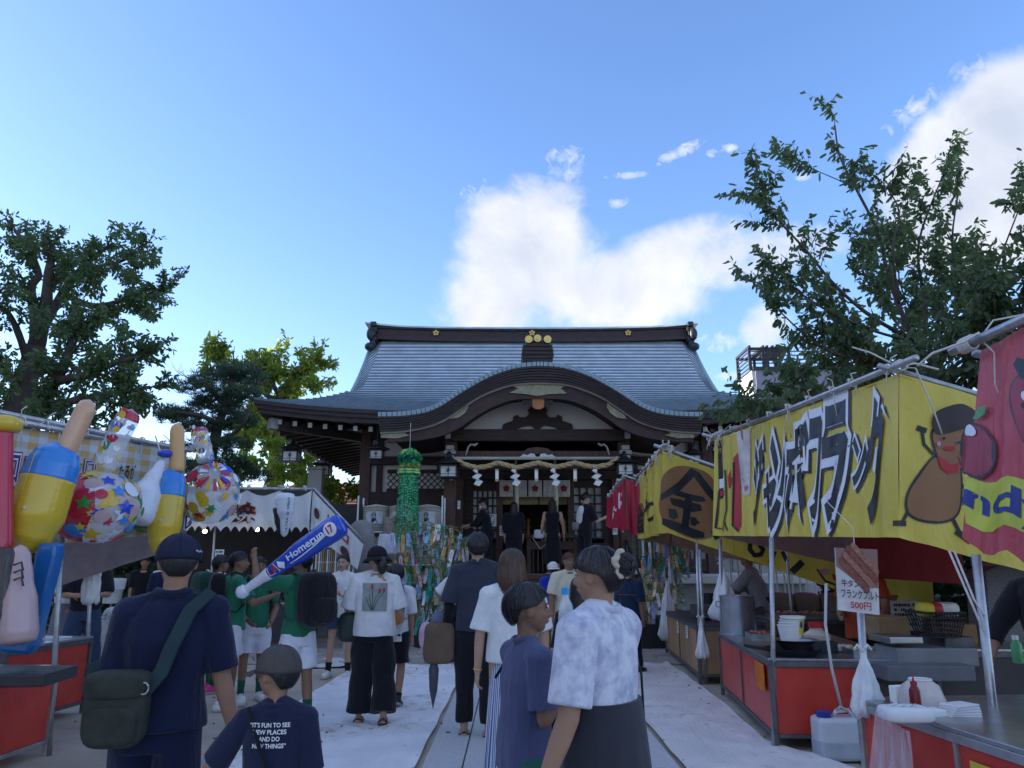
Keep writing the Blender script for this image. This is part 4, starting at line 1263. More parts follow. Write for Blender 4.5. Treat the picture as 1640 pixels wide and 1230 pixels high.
L4=[px_limb([b0,(1560,760,Yc),(1525,640,Yc),(1500,590,Yc)],.15,.10,0),px_limb([(1500,590,Yc),(1465,545,Yc-.3),(1440,490,Yc-.4),(1420,430,Yc-.4),(1405,370,Yc-.3),(1370,300,Yc-.2),(1345,250,Yc-.1),(1337,200,Yc)],.075,.012,1.2),px_limb([(1465,545,Yc-.3),(1400,510,Yc-.8),(1340,460,Yc-1),(1290,400,Yc-1),(1245,350,Yc-1),(1225,312,Yc-1)],.055,.010,1.3),px_limb([(1455,545,Yc-.6),(1400,530,Yc-1),(1330,500,Yc-1.2),(1280,470,Yc-1.2),(1242,462,Yc-1.2)],.04,.009,1.1),px_limb([(1500,590,Yc),(1420,580,Yc-1),(1350,570,Yc-1.2),(1300,545,Yc-1.2),(1250,500,Yc-1.2)],.05,.010,1.2),px_limb([(1440,490,Yc-.4),(1430,400,Yc-.8),(1440,340,Yc-.8),(1420,300,Yc-.8)],.035,.009,1.0),px_limb([(1480,565,Yc),(1480,480,Yc+.3),(1470,400,Yc+.3),(1490,330,Yc+.3),(1520,260,Yc+.3)],.055,.009,1.2),px_limb([(1500,590,Yc),(1530,520,Yc+.2),(1530,450,Yc),(1525,380,Yc),(1535,310,Yc)],.06,.01,1.2),px_limb([(1505,600,Yc),(1560,560,Yc-.5),(1585,480,Yc-.5),(1600,420,Yc-.5),(1630,340,Yc-.5)],.05,.01,1.3),px_limb([(1340,600,Yc-1.2),(1300,640,Yc-1.4),(1250,655,Yc-1.4),(1205,660,Yc-1.4)],.03,.008,.7),px_limb([(1510,620,Yc),(1450,610,Yc-.8),(1390,600,Yc-1),(1330,625,Yc-1),(1280,640,Yc-1)],.04,.01,1.3),px_limb([(1370,300,Yc-.2),(1335,285,Yc-.4),(1295,268,Yc-.4)],.015,.006,.7)]
for(x0,y0,x1,y1,x2,y2,dy)in((1470,560,1400,470,1370,400,.6),(1490,560,1440,450,1450,380,.9),(1500,580,1500,500,1505,430,-.5),(1510,580,1560,500,1570,420,.6),(1480,580,1400,560,1345,520,.8),(1490,600,1430,580,1380,560,-1.2),(1500,600,1540,560,1590,540,-.9),(1470,550,1430,500,1400,440,1.3),(1505,590,1480,540,1480,470,1.6),(1420,560,1370,590,1320,590,.2),(1520,560,1550,500,1550,450,1.5),(1440,600,1400,620,1350,640,.5)):
	L4.append(px_limb([(x0,y0,Yc),(x1,y1,Yc+dy),(x2,y2,Yc+dy)],.03,.008,1.1))
tcx,n_=tree('cherry_tree','cherry tree with long arching branches and drooping single leaves above the yellow banner',(at(*b0).x,Yc,0),[(p_,a_*.55,b_*.8,d_)for p_,a_,b_,d_ in L4],41,LM_cherry,.10,twig_n=5.5,twig_len=.44,leaf_per=11,spread=.55,up=.25,width=.42,droop=1.1,jitter=.45,twig_start=.3)
Yd=8.2
b1=(1720,905,Yd)
L5=[px_limb([b1,(1700,760,Yd),(1680,640,Yd)],.16,.12,0),px_limb([(1680,640,Yd),(1650,560,Yd),(1640,480,Yd),(1650,400,Yd),(1660,330,Yd)],.07,.012,1.6),px_limb([(1680,640,Yd),(1620,580,Yd+.3),(1590,520,Yd+.3),(1580,470,Yd+.3)],.06,.012,1.6),px_limb([(1690,660,Yd),(1620,620,Yd),(1560,600,Yd+.3),(1540,560,Yd+.3)],.05,.012,1.4),px_limb([(1700,640,Yd),(1740,540,Yd),(1760,420,Yd),(1740,330,Yd)],.07,.012,1.2)]
tree('cherry_tree','dense cherry tree at the right edge above the red candy banner',(at(*b1).x,Yd,0),[(p_,a_*.6,b_*.8,d_)for p_,a_,b_,d_ in L5],43,LM_cherry,.11,twig_n=9,twig_len=.40,leaf_per=11,spread=.7,up=.1,width=.42,droop=1.0,jitter=.5,twig_start=.3)
def hedge(name,label,x0,x1,y0,y1,h,n,m,size,seed,zb=0.1):
	t=thing(name,label,'hedge',((x0+x1)/2,(y0+y1)/2,0))
	rs=np.random.RandomState(seed)
	P_=np.stack([rs.uniform(x0,x1,n),rs.uniform(y0,y1,n),zb+(h-zb)*rs.rand(n)**.8],1)
	P_[:,2]+=.12*np.sin(P_[:,0]*3+P_[:,1]*2)
	D_=rs.normal(0,1,(n,3))
	leaf_mesh('foliage',m,t,P_,D_,size,seed,width=.55,droop=0)
	mb=MB()
	for i in range(14):
		x,y=rs.uniform(x0,x1),rs.uniform(y0,y1)
		mb.tube([V(x,y,0),V(x+rs.normal()*.1,y+rs.normal()*.1,h*.5),V(x+rs.normal()*.2,y+rs.normal()*.2,h*.9)],[.03,.02,.008],5)
	mb.build('stem',bark,t)
	return t
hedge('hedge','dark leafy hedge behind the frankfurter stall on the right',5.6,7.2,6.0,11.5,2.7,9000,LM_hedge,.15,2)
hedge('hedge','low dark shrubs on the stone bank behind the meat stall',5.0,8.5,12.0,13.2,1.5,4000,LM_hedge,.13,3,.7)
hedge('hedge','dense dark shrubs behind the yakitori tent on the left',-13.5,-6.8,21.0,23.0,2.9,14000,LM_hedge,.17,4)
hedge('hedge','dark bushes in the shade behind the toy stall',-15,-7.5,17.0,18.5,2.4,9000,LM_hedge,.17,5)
rs=np.random.RandomState(12)
lp=np.stack([rs.uniform(-6,5,420),rs.uniform(4,16,420),np.full(420,.035)],1)
ld=np.stack([rs.normal(0,1,420),rs.normal(0,1,420),np.zeros(420)],1)
fl_=leaf_mesh('fallen_leaves',mat('dry_leaf',(.16,.10,.04),var=.4,rough=.9),None,lp,ld,.035,5,width=.5,droop=0,jitter=.05);fl_['kind']='stuff'
tarp_y=mat('yellow_tarp',(.76,.62,.10),rough=.38,var=.08,scale=2,bump=.25,bscale=14,spec=.45,thin=.22,folds=.25)
tarp_r=mat('red_tarp',(.46,.025,.06),thin=.25,rough=.4,var=.12,scale=2,bump=.25,bscale=14,spec=.45)
tarp_w=mat('white_tarp',(.76,.77,.78),thin=.3,rough=.6,var=.06,scale=2,bump=.3,bscale=10)
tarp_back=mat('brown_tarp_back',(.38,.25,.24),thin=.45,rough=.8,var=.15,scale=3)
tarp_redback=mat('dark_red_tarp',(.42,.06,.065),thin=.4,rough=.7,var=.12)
steel=mat('pipe_steel',(.42,.43,.44),rough=.38,metal=.75,var=.2,scale=12)
angle=mat('angle_iron',(.13,.13,.135),rough=.55,metal=.5,var=.3,scale=10)
panel_red=mat('red_panel',(.44,.03,.02),col2=(.58,.055,.035),rough=.36,scale=5,det=8,bump=.15,bscale=8,spec=.5)
panel_wood=mat('plywood_panel',(.38,.23,.12),rough=.7,var=.25,scale=3,stretch=(1,1,.2),bump=.2)
panel_dark=mat('dark_panel',(.05,.045,.05),rough=.5)
stainless=mat('stainless',(.45,.46,.48),rough=.28,metal=.9,var=.2,scale=6)
grill_m=mat('sooty_steel',(.10,.10,.11),rough=.5,metal=.6,var=.4,scale=8)
film=mat('clear_plastic_film',(.75,.78,.80),rough=.25,alpha=.45,spec=.6,var=.1)
film_w=mat('milky_plastic',(.72,.73,.74),rough=.4,alpha=.88,spec=.5,folds=.6)
white_pl=mat('white_plastic',(.72,.72,.72),rough=.4,var=.05)
sausage_m=mat('grilled_sausage',(.20,.055,.030),rough=.35,var=.4,scale=25,spec=.5)
sausage_n=mat('meat_pink',(.34,.12,.08),rough=.4,var=.3,scale=30)
brown_print=mat('brown_print',(.27,.13,.055),rough=.4,var=.05,bump=.2,bscale=14)
white_print=mat('white_print',(.74,.76,.80),rough=.4,var=.04,bump=.2,bscale=14)
black_print=mat('black_print',(.02,.022,.028),rough=.35,var=.1,bump=.2,bscale=14)
red_print=mat('red_print',(.42,.02,.035),rough=.4,var=.08)
pink_print=mat('pink_print',(.55,.22,.33),rough=.4)
blue_print=mat('blue_print',(.02,.035,.22),rough=.4)
green_print=mat('green_print',(.08,.30,.08),rough=.4)
yellow_print=mat('yellow_print',(.60,.52,.05),rough=.4)
card=mat('cardboard',(.30,.20,.11),rough=.85)
hanging=[]
def pr(o,fn,items,name='print',lift=.006):
	"""items: list of (material, builder(mb, fn)) stacked outwards"""
	for k,(m,bld)in enumerate(items):
		f=(lambda u,v,k=k:fn(u,v,lift+.004*k))
		q=MB();bld(q,f)
		if q.v:q.build(name,m,o,smooth=True)
def ties(parent,a,b,n,seed,r=.006,length=.35):
	rr=random.Random(seed)
	for i in range(n):
		t=(i+.5)/n+rr.uniform(-.02,.02);p=lerp(a,b,t)
		q=MB()
		for k in range(3):
			q.tube([p+V(.03*math.cos(x+k),.05*math.sin(x)*0+(k-1)*.012,.035*math.sin(x))for x in[2*PI*j/8 for j in range(9)]],r,5)
		for k in range(2):
			e=V(rr.uniform(-.1,.1),rr.uniform(-.05,.05),rr.uniform(.0,.12)if rr.random()<.5 else-length*rr.uniform(.3,1))
			q.tube([p+V(0,-.03,.02),p+e*.5+V(rr.uniform(-.04,.04),-.05,.03),p+e+V(0,-.05,0)],r*.8,5)
		q.build('cord_knot',cordw,parent,smooth=True)
def counter(parent,p0,p1,depth,h,panels,m,top=steel,side=1,legs=True,fmat=angle,end_panel=None,lip=.06,zb=.12):
	"""counter whose front runs from p0 to p1 on the ground; extends depth to the side (side=+1 right of p0->p1)"""
	p0,p1=Vector((p0.x,p0.y,0)),Vector((p1.x,p1.y,0))
	d=(p1-p0);L_=d.length;d=d/L_;nrm=V(d.y,-d.x,0)*side
	R=Matrix((d,nrm,V(0,0,1))).transposed()
	def bx(name,u0,u1,v0,v1,z0,z1,m_,bev=.004):
		q=MB();q.box(p0+d*((u0+u1)/2)+nrm*((v0+v1)/2)+V(0,0,(z0+z1)/2),(u1-u0,v1-v0,z1-z0),R=R)
		return q.build(name,m_,parent,bevel=bev)
	for u in(0.0,L_):
		for v in(0.0,depth):
			bx('leg',u-.02,u+.02,v-.02,v+.02,0,h,fmat)
	for v in(0,depth):
		bx('rail',.022,L_-.022,v-.014,v+.014,zb-.03,zb,fmat);bx('rail',.022,L_-.022,v-.018,v+.018,h-.055,h-.012,fmat)
	for u in(0,L_):
		bx('rail',u-.014,u+.014,.022,depth-.022,zb-.03,zb,fmat);bx('rail',u-.018,u+.018,.022,depth-.022,h-.055,h-.012,fmat)
	n=panels
	for i in range(n):
		bx('panel',.024+(L_-.048)*i/n+.006,.024+(L_-.048)*(i+1)/n-.006,.0,.008,zb+.003,h-.058,m[i%len(m)]if isinstance(m,list)else m,0)
		if i:bx('mullion',(L_)*i/n-.012,(L_)*i/n+.012,-.014,.012,zb+.001,h-.057,fmat,0)
	em=end_panel if end_panel else(m[0]if isinstance(m,list)else m)
	for u in(0,L_):bx('end_panel',u-.004,u+.004,.025,depth-.025,zb+.003,h-.058,em,0)
	bx('table_top',-.01,L_+.01,-.02,depth+.02,h-.010,h+.012,top)
	return p0,d,nrm,R
def pole(parent,base,h,r=.021,top=None,m=steel):
	q=MB();b=Vector((base[0],base[1],0));q.tube([b,b+V(0,0,h)if top is None else Vector(top)],r,10)
	return q.build('pole',m,parent,smooth=True)
def sausages(parent_cat_label,c,n,ln,r,dirv,step,m=sausage_m,group=None,stick=True):
	t=thing('sausage_row',parent_cat_label,'sausages',c)
	dirv=Vector(dirv).normalized();step=Vector(step)
	for i in range(n):
		p=Vector(c)+step*i+V(0,0,r*.3*(i%2))
		q=MB()
		pts=[p-dirv*ln*.5,p-dirv*ln*.46,p-dirv*ln*.2,p+dirv*ln*.2+V(0,0,.004),p+dirv*ln*.46,p+dirv*ln*.5]
		q.tube(pts,[r*.3,r*.8,r,r,r*.8,r*.3],9)
		if stick:q.tube([p-dirv*ln*.5,p-dirv*(ln*.5+.12)],.004,5)
		q.build('sausage',m,t,smooth=True)
	return t
def bagmesh(c,w_,h,d,seed,m,name,label,cat='plastic bag',parent=None,neck=True,R=None):
	"""a hanging plastic bag, tied at the top"""
	rr=random.Random(seed);q=MB();rings=[]
	n=32;ph=[rr.random()*6 for _ in range(4)]
	for i in range(12):
		t=i/11
		prof=.10+.90*max(0,(t-.06)/.94)**.85 if neck else .8+.2*t
		if t>.93:prof*=1-.25*((t-.93)/.07)
		ring=[]
		for k in range(n):
			a=2*PI*k/n
			f=1+.16*math.sin(5*a+ph[0]+t*3)+.12*math.sin(8*a+ph[1]-2*t)+.10*math.sin(3*a+9*t+ph[2])+rr.uniform(-.05,.05)
			ring.append(Vector(c)+V(w_/2*prof*f*math.cos(a),d/2*prof*f*math.sin(a),-h*t+.02*math.sin(7*a+ph[3])*t))
		rings.append(ring)
	q.loft(rings)
	for s in(-1,1):
		if neck:q.tube([Vector(c),Vector(c)+V(s*.03,0,.04),Vector(c)+V(s*.05,0,.01)],.008,5)
	o=q.build(name,m,parent,smooth=True)
	if not parent:tag(o,label,cat)
	return o
YA0,YA1=5.95,9.45
fs=thing('frankfurter_stall','festival stall with a long yellow banner lettered in black and white katakana','stall',(3.6,7.7,0))
tl,tr,br,bl=at(1145,704,YA1),at(1440,598,YA0),at(1440,861,YA0),at(1144,858,YA1)
fnA=sheet_fn(tl,tr,br,bl,.018,5,3)
q=MB();q.grid(fnA,90,24);banA=q.build('front_banner',tarp_y,fs,smooth=True)
def uvA(px,py):
	n=(tr-tl).cross(bl-tl).normalized();d=ray(px,py);o=V(0,0,HC)
	p=o+d*((tl-o).dot(n)/d.dot(n))
	hx=tr-tl;u=((p-tl).x*hx.x+(p-tl).y*hx.y)/(hx.x**2+hx.y**2)
	a=lerp(tl,tr,u);b=lerp(bl,br,u)
	return u,(a.z-p.z)/(a.z-b.z)
glyphs=[('ジ',1208,712,1226,838),('ャ',1229,758,1248,842),('ン',1238,700,1262,846),('ボ',1262,682,1302,840),('フ',1300,672,1324,836),('ラ',1320,650,1368,832),('ン',1372,700,1396,775),('ク',1390,640,1430,834)]
gA=[]
for ch,x0,y0,x1,y1 in glyphs:
	u0,_=uvA(x0,y0);u1,_=uvA(x1,y1)
	xm=(x0+x1)/2
	v0=uvA(xm,y0)[1];v1=uvA(xm,y1)[1]
	gA.append((ch,(u0,v0,u1,v1)))
def dA(off,dx=0,dy=0):
	def f(q,fn):
		for ch,(u0,v0,u1,v1)in gA:stamp(q,ch,fn,(u0+dx,v0+dy,u1+dx,v1+dy),off,.06,ref=.012)
	return f
pr(banA,fnA,[(black_print,dA(.11,.010,.02)),(white_print,dA(.11)),(black_print,dA(.04))],'banner_lettering')
def fig_far(q,fn):
	for s in(stroke([(.035,.55),(.02,.92),(.055,.93)],.012)+stroke([(.085,.35),(.10,.75),(.085,.86),(.115,.95)],.010)+stroke([(.085,.86),(.065,.95)],.010)+stroke([(.16,.30),(.17,.9),(.20,.95)],.014)):flat(q,s,fn,.04)
pr(banA,fnA,[(red_print,lambda q,fn:[flat(q,[(.155,.25),(.20,.2),(.21,.55),(.215,.9),(.20,.97),(.175,.9)],fn,.05),flat(q,[(.10,.42),(.125,.36),(.13,.44),(.15,.44),(.13,.52),(.11,.54)],fn,.05)]),(black_print,fig_far)],'banner_picture')
tr2=tr+V(.01,-.005,0);q1=at(1568,640,YA0);q2=at(1700,940,YA0)
sx=1.9
sdrop=(at(1562,634,YA0).z-tr.z)/(at(1562,634,YA0).x-tr.x)
tlS,trS=V(tr.x+.004,YA0-.004,tr.z),V(tr.x+sx,YA0-.004,tr.z+sdrop*sx)
dz=(at(1640,915,YA0).z-br.z)/(at(1640,915,YA0).x-br.x)
blS,brS=V(br.x+.004,YA0-.004,br.z),V(br.x+sx,YA0-.004,br.z+dz*sx)
fnS=sheet_fn(tlS,trS,brS,blS,.02,3,5)
q=MB();q.grid(fnS,50,24);banS=q.build('side_banner',tarp_y,fs,smooth=True)
def uvS(px,py):
	p=at(px,py,YA0);v=.5
	for _ in range(6):
		u=(p.x-lerp(tlS.x,blS.x,v))/sx;a=lerp(tlS,trS,u);b=lerp(blS,brS,u);v=(a.z-p.z)/(a.z-b.z)
	return u,v
def polyS(pts):return[uvS(x,y)for x,y in pts]
def smooth2(pts,n=6):
	out=[];m_=len(pts)
	for i in range(m_):
		p0,p1,p2,p3=pts[i-1],pts[i],pts[(i+1)%m_],pts[(i+2)%m_]
		for j in range(n):
			f=j/n
			out.append(tuple(.5*((2*p1[a])+(-p0[a]+p2[a])*f+(2*p0[a]-5*p1[a]+4*p2[a]-p3[a])*f*f+(-p0[a]+3*p1[a]-3*p2[a]+p3[a])*f**3)for a in(0,1)))
	return out
def grow_poly(pts,k):
	cx=sum(p[0]for p in pts)/len(pts);cy=sum(p[1]for p in pts)/len(pts);out=[]
	for x,y in pts:
		l=math.hypot(x-cx,y-cy)or 1;out.append((x+(x-cx)/l*k,y+(y-cy)/l*k))
	return out
body=smooth2([(1492,735),(1470,765),(1455,795),(1457,820),(1478,833),(1510,834),(1530,822),(1535,790),(1532,740),(1515,735)])
head=smooth2([(1494,690),(1498,725),(1515,745),(1540,748),(1552,720),(1556,695),(1530,688)])
hat=smooth2([(1490,678),(1496,662),(1515,652),(1540,648),(1562,660),(1566,676),(1545,686),(1510,696),(1496,694)])
def ph(b):return[b]
limbsS=stroke([(1475,690),(1478,712),(1492,728)],5)+stroke([(1470,686),(1480,690)],9)+stroke([(1456,818),(1446,836)],6)+stroke([(1432,838),(1450,838)],9)+stroke([(1525,832),(1534,850)],6)+stroke([(1532,852),(1552,866)],10)+stroke([(1532,770),(1548,790),(1545,808)],5)+stroke([(1536,800),(1548,806)],8)
pr(banS,fnS,[(black_print,lambda q,fn:[flat(q,polyS(grow_poly(body,4)),fn,.05),flat(q,polyS(grow_poly(head,4)),fn,.05)]+[flat(q,polyS(s),fn,.05)for s in limbsS]),(brown_print,lambda q,fn:[flat(q,polyS(body),fn,.05),flat(q,polyS(head),fn,.05)]),(mat('dark_brown_print',(.035,.022,.02),rough=.4),lambda q,fn:flat(q,polyS(hat),fn,.05)),(red_print,lambda q,fn:[flat(q,polyS([(1497,728),(1520,745),(1532,742),(1530,756),(1515,760),(1503,750)]),fn,.05),flat(q,polyS(disc(1517,719,9,4)),fn,.05)]),(pink_print,lambda q,fn:[flat(q,polyS(disc(1500,712,3.5,4)),fn,.05),flat(q,polyS(disc(1540,726,5,5)),fn,.05)]),(black_print,lambda q,fn:[flat(q,polyS(disc(1508,703,2.5,2.5,10)),fn,0),flat(q,polyS(disc(1531,710,2.5,2.5,10)),fn,0)])],'banner_figure')
fz=lambda p,dx,s:V(p.x+dx,p.y,p.z+s*dx)
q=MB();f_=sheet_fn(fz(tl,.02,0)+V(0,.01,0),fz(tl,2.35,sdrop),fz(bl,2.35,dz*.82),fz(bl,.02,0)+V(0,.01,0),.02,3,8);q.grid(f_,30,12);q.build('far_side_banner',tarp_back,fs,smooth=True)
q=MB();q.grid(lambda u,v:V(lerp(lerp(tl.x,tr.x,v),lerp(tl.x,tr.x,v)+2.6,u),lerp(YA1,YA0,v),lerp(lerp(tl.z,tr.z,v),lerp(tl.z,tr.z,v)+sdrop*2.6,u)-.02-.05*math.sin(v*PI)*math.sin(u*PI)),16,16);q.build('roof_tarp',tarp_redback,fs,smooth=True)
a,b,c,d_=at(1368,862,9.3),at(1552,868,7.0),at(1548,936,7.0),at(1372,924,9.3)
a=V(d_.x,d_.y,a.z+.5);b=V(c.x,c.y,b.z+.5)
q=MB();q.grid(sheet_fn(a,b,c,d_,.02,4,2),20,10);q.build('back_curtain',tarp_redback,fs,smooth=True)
q=MB();pa,pb=tl+V(-.02,.25,.045),tr+V(-.01,-.30,.05);q.tube([pa,lerp(pa,pb,.5)+V(0,0,-.02),pb],.026,12);q.build('front_pipe',steel,fs,smooth=True)
for(p,Y)in((tl,YA1+.02),(tr,YA0+.02)):
	q=MB();q.tube([V(p.x-.15,Y,p.z+.07),V(p.x+2.7,Y,p.z+.07+sdrop*2.8)],.024,12);q.build('side_pipe',steel,fs,smooth=True)
q=MB();q.tube([V(tl.x+2.6,YA1+.3,tl.z+sdrop*2.6),V(tr.x+2.6,YA0-.3,tr.z+sdrop*2.6)],.024,10);q.build('back_pipe',steel,fs,smooth=True)
ties(fs,lerp(pa,pb,.04),lerp(pa,pb,.95),9,2);ties(fs,lerp(pa,pb,0),lerp(pa,pb,.12),6,12,.008,.2)
q=MB()
c0=pb+V(0,.28,.0)
for k in range(6):q.tube([c0+V(.04*math.cos(x)*1.1,(k-3)*.018+.01*math.sin(x*2),.042*math.sin(x))for x in[2*PI*j/10 for j in range(11)]],.008,5)
q.tube([c0,c0+V(-.22,0,.12),c0+V(-.34,.03,.17)],.007,5);q.tube([c0,c0+V(.12,-.03,-.02),c0+V(.2,-.05,-.32),c0+V(.25,-.05,-.55)],.007,5);q.tube([c0,c0+V(.12,-.03,.02),c0+V(.3,-.03,-.03)],.009,5)
q.build('rope_lashing',cordw,fs,smooth=True)
def board(corners,Y,label,items,m=white_pl,cat='price sign',z=.012):
	c=[at(x,y,Yy)for(x,y),Yy in zip(corners,Y)]
	n=(c[3]-c[0]).cross(c[1]-c[0]).normalized()
	fn=lambda u,v,k=0:lerp(lerp(c[0],c[1],u),lerp(c[3],c[2],u),v)+n*(k+z/2)
	q=MB();q.add([p-n*z/2 for p in c]+[p+n*z/2 for p in c],[(3,2,1,0),(4,5,6,7),(0,1,5,4),(1,2,6,5),(2,3,7,6),(3,0,4,7)])
	o=q.build('hanging_sign',m,None);tag(o,label,cat)
	pr(o,fn,items,'sign_print',.002)
	return o
def saus_print(cx,cy,L_,w_,n,ang,step):
	def f(q,fn):
		for i in range(n):
			x,y=cx+step[0]*i,cy+step[1]*i
			dx,dy=math.cos(ang)*L_/2,math.sin(ang)*L_/2
			pts=[(x+dx+w_*.5*math.cos(ang+t),y+dy+w_*.5*math.sin(ang+t))for t in(-1.57,-.8,0,.8,1.57)]+[(x-dx-w_*.5*math.cos(ang+t),y-dy-w_*.5*math.sin(ang+t))for t in(-1.57,-.8,0,.8,1.57)]
			flat(q,pts,fn,0)
	return f
sp1=mat('sausage_print',(.22,.07,.05),rough=.5,var=.4,scale=40)
sp2=mat('sausage_print_light',(.33,.14,.10),rough=.5,var=.4,scale=60)
board([(1150,706),(1172,702),(1172,797),(1152,798)],[9.3,9.1,9.1,9.3],'dark food picture board hanging at the far end of the long yellow banner',[(sp2,saus_print(.5,.35,.9,.10,5,1.25,(.0,.10))),(white_print,lambda q,fn:flat(q,[(.1,.68),(.6,.66),(.6,.82),(.1,.84)],fn,0)),(yellow_print,lambda q,fn:[stamp(q,'牛',fn,(.3,.02,.7,.12),.02,0),stamp(q,'フランクフルト',fn,(.05,.14,.95,.22),.02,0)]),(red_print,lambda q,fn:flat(q,[(.15,.88),(.9,.86),(.9,.97),(.15,.97)],fn,0))],mat('black_board',(.03,.03,.03)),'picture sign')
board([(1180,692),(1202,688),(1201,792),(1190,796)],[8.7,8.5,8.5,8.7],'tapering pinkish food picture card beside the dark one on the yellow banner',[(sp2,saus_print(.5,.25,.7,.13,4,1.2,(.02,.09))),(black_print,lambda q,fn:[stamp(q,'牛タン',fn,(.2,.62,.9,.70),.02,0),stamp(q,'フランクフルト',fn,(.2,.72,.95,.78),.02,0)]),(red_print,lambda q,fn:stamp(q,'500円',fn,(.4,.85,.9,.93),.02,0))],mat('pale_pink_card',(.62,.55,.54)),'picture sign')
sg=board([(1337,877),(1404,880),(1408,985),(1342,977)],[4.6]*4,'white hanging sign with grilled skewers, black katakana and 500 yen in red',[(mat('sign_brown_bg',(.26,.15,.13),rough=.5),lambda q,fn:flat(q,[(.0,.0),(1,0),(1,.60),(.55,.56),(.0,.30)],fn,0)),(sp1,saus_print(.42,.42,.72,.13,1,.62,(0,0))),(sp2,saus_print(.52,.33,.76,.12,1,.62,(0,0))),(sp1,saus_print(.60,.24,.78,.12,1,.62,(0,0))),(sp2,saus_print(.66,.15,.66,.11,1,.62,(0,0))),(black_print,lambda q,fn:[stamp(q,'牛タン',fn,(.06,.50,.50,.62),.02,0),stamp(q,'フランクフルト',fn,(.05,.65,.95,.79),.02,0)]),(red_print,lambda q,fn:stamp(q,'500円',fn,(.26,.83,.76,.95),.02,0))],mat('sign_white',(.62,.60,.60),rough=.35))
q=MB();a=at(1369,878,4.6);q.tube([a,a+V(0,0,.12),V(a.x-.02,a.y+.3,a.z+.3)],.003,4);q.build('hanging_string',cordw,sg)
g0,g1=ground(1244,1201),ground(1158,1113)
hA=.69
ca=thing('stall_counter','red panelled steel counter with soup pots under the yellow banner','counter',(g0.x,g0.y,0))
P0,dA_,nA,RA=counter(ca,g0,g1,1.15,hA,2,panel_red,stainless,side=1,end_panel=panel_red)
q=MB();q.box(g0+nA*.95+V(0,-.01,.36),(.55,.012,.5));q.build('side_board',panel_dark,ca)
pole(fs,g0+nA*-.02,0,top=at(1237,880,g0.y)+V(0,0,.1));pole(fs,g1,0,top=at(1156,905,g1.y)+V(0,0,.3));pole(fs,ground(1131,1010+86),0,top=at(1120,880,10.2))
for px,pyt,pyb,m_,lab in((1176,1040,1082,yellow_print,'yellow handwritten card taped to the far red counter panel'),(1209,1064,1108,yellow_print,'yellow card with a black mark taped to the near red counter panel')):
	X=lerp(g0.x,g1.x,(1244-px)/(1244-1158))
	yy=lerp(g0.y,g1.y,(1244-px)/(1244-1158)*1.08)
	a=at(px,pyt,yy);b=at(px,pyb,yy)
	q=MB();q.box(V(a.x-.035,yy,(a.z+b.z)/2),(.20,.006,a.z-b.z),R=Matrix((dA_,nA,V(0,0,1))).transposed());o=q.build('taped_card',m_,None);tag(o,lab,'card')
	q=MB();q.box(V(a.x-.035,yy,(a.z+b.z)/2+.03)-nA*.005,(.1,.004,.05),R=Matrix((dA_,nA,V(0,0,1))).transposed());q.build('print',black_ink,o)
q=MB();yy=g0.y+.35;q.box(V(lerp(g0.x,g1.x,.12)-.012,yy,.52)-nA*.01,(.36,.006,.22),R=RA);o=q.build('taped_card',mat('orange_card',(.60,.16,.01)),None);tag(o,'bright orange card on the near red panel beside the yellow card','card')
def on(P,d,n,u,v,z):return P+d*u+n*v+V(0,0,z)
c=at(1186,1050,9.0);c.z=hA+.012
t=thing('stock_pot','tall dented steel pot at the far end of the red counter','pot',c)
q=MB();q.lathe(c,[(.18,0),(.19,.02),(.19,.40),(.205,.42),(.175,.42),(.175,.06),(0.001,.06)],24);q.build('pot_body',stainless,t,smooth=False,auto=40)
q=MB();q.tube([c+V(-.19,0,.29),c+V(-.24,0,.30),c+V(-.24,0,.35),c+V(-.19,0,.36)],.01,6);q.tube([c+V(.19,0,.29),c+V(.24,0,.30),c+V(.24,0,.35),c+V(.19,0,.36)],.01,6);q.build('handle',steel,t)
c=at(1272,1066,6.95);c.z=hA+.012
t=thing('frying_pan','wide black frying pan with a steel bowl in it near the counter corner','pan',c)
q=MB();q.lathe(c,[(.17,.0),(.24,.06),(.25,.06),(.18,.0)],24);q.tube([c+V(-.22,-.05,.05),c+V(-.45,-.12,.09)],.014,8);q.build('pan',ironm,t,auto=40)
q=MB();q.lathe(c+V(.02,.0,.03),[(.09,.0),(.17,.09),(.20,.10),(.19,.10),(.08,.01)],24);q.build('bowl',stainless,t,auto=40)
for i in range(4):
	cc=c+V(.02+.012*i-.03,.02,.10+.022*i)
	q=MB();q.lathe(cc,[(.075,0),(.098,.14),(.104,.145),(.10,.15),(.07,.01)],24)
	o=q.build('paper_cup',yellow_print if i==3 else white_pl,None,auto=40)
	tag(o,'topmost yellow printed paper tub in the stack on the frying pan' if i==3 else f'white rimmed paper tub, {["bottom one", "second from the bottom", "third from the bottom"][i]} in the stack on the pan','tub','paper tubs stacked on the pan')
	if i==3:
		q=MB();q.lathe(cc+V(0,0,.135),[(.106,0),(.106,.02),(.10,.02)],24);q.build('lid',white_pl,o,auto=40)
		q=MB();q.ell(cc+V(-.05,-.075,.07),(.028,.01,.025));q.ell(cc+V(.04,-.082,.09),(.012,.008,.03));q.build('print',blue_print,o)
c=at(1312,1063,7.3);c.z=hA+.012
t=thing('sauce_tub','cream plastic tub with a red lid on the stall counter','tub',c)
q=MB();q.lathe(c,[(.11,0),(.12,.02),(.12,.14),(.06,.18),(.06,.21)],20);q.build('tub_body',mat('cream_plastic',(.55,.48,.38),rough=.4),t,auto=40)
q=MB();q.lathe(c+V(0,0,.2),[(.07,0),(.07,.045),(.05,.05)],20);q.build('lid',red_print,t,auto=40)
c=at(1330,1090,7.0)
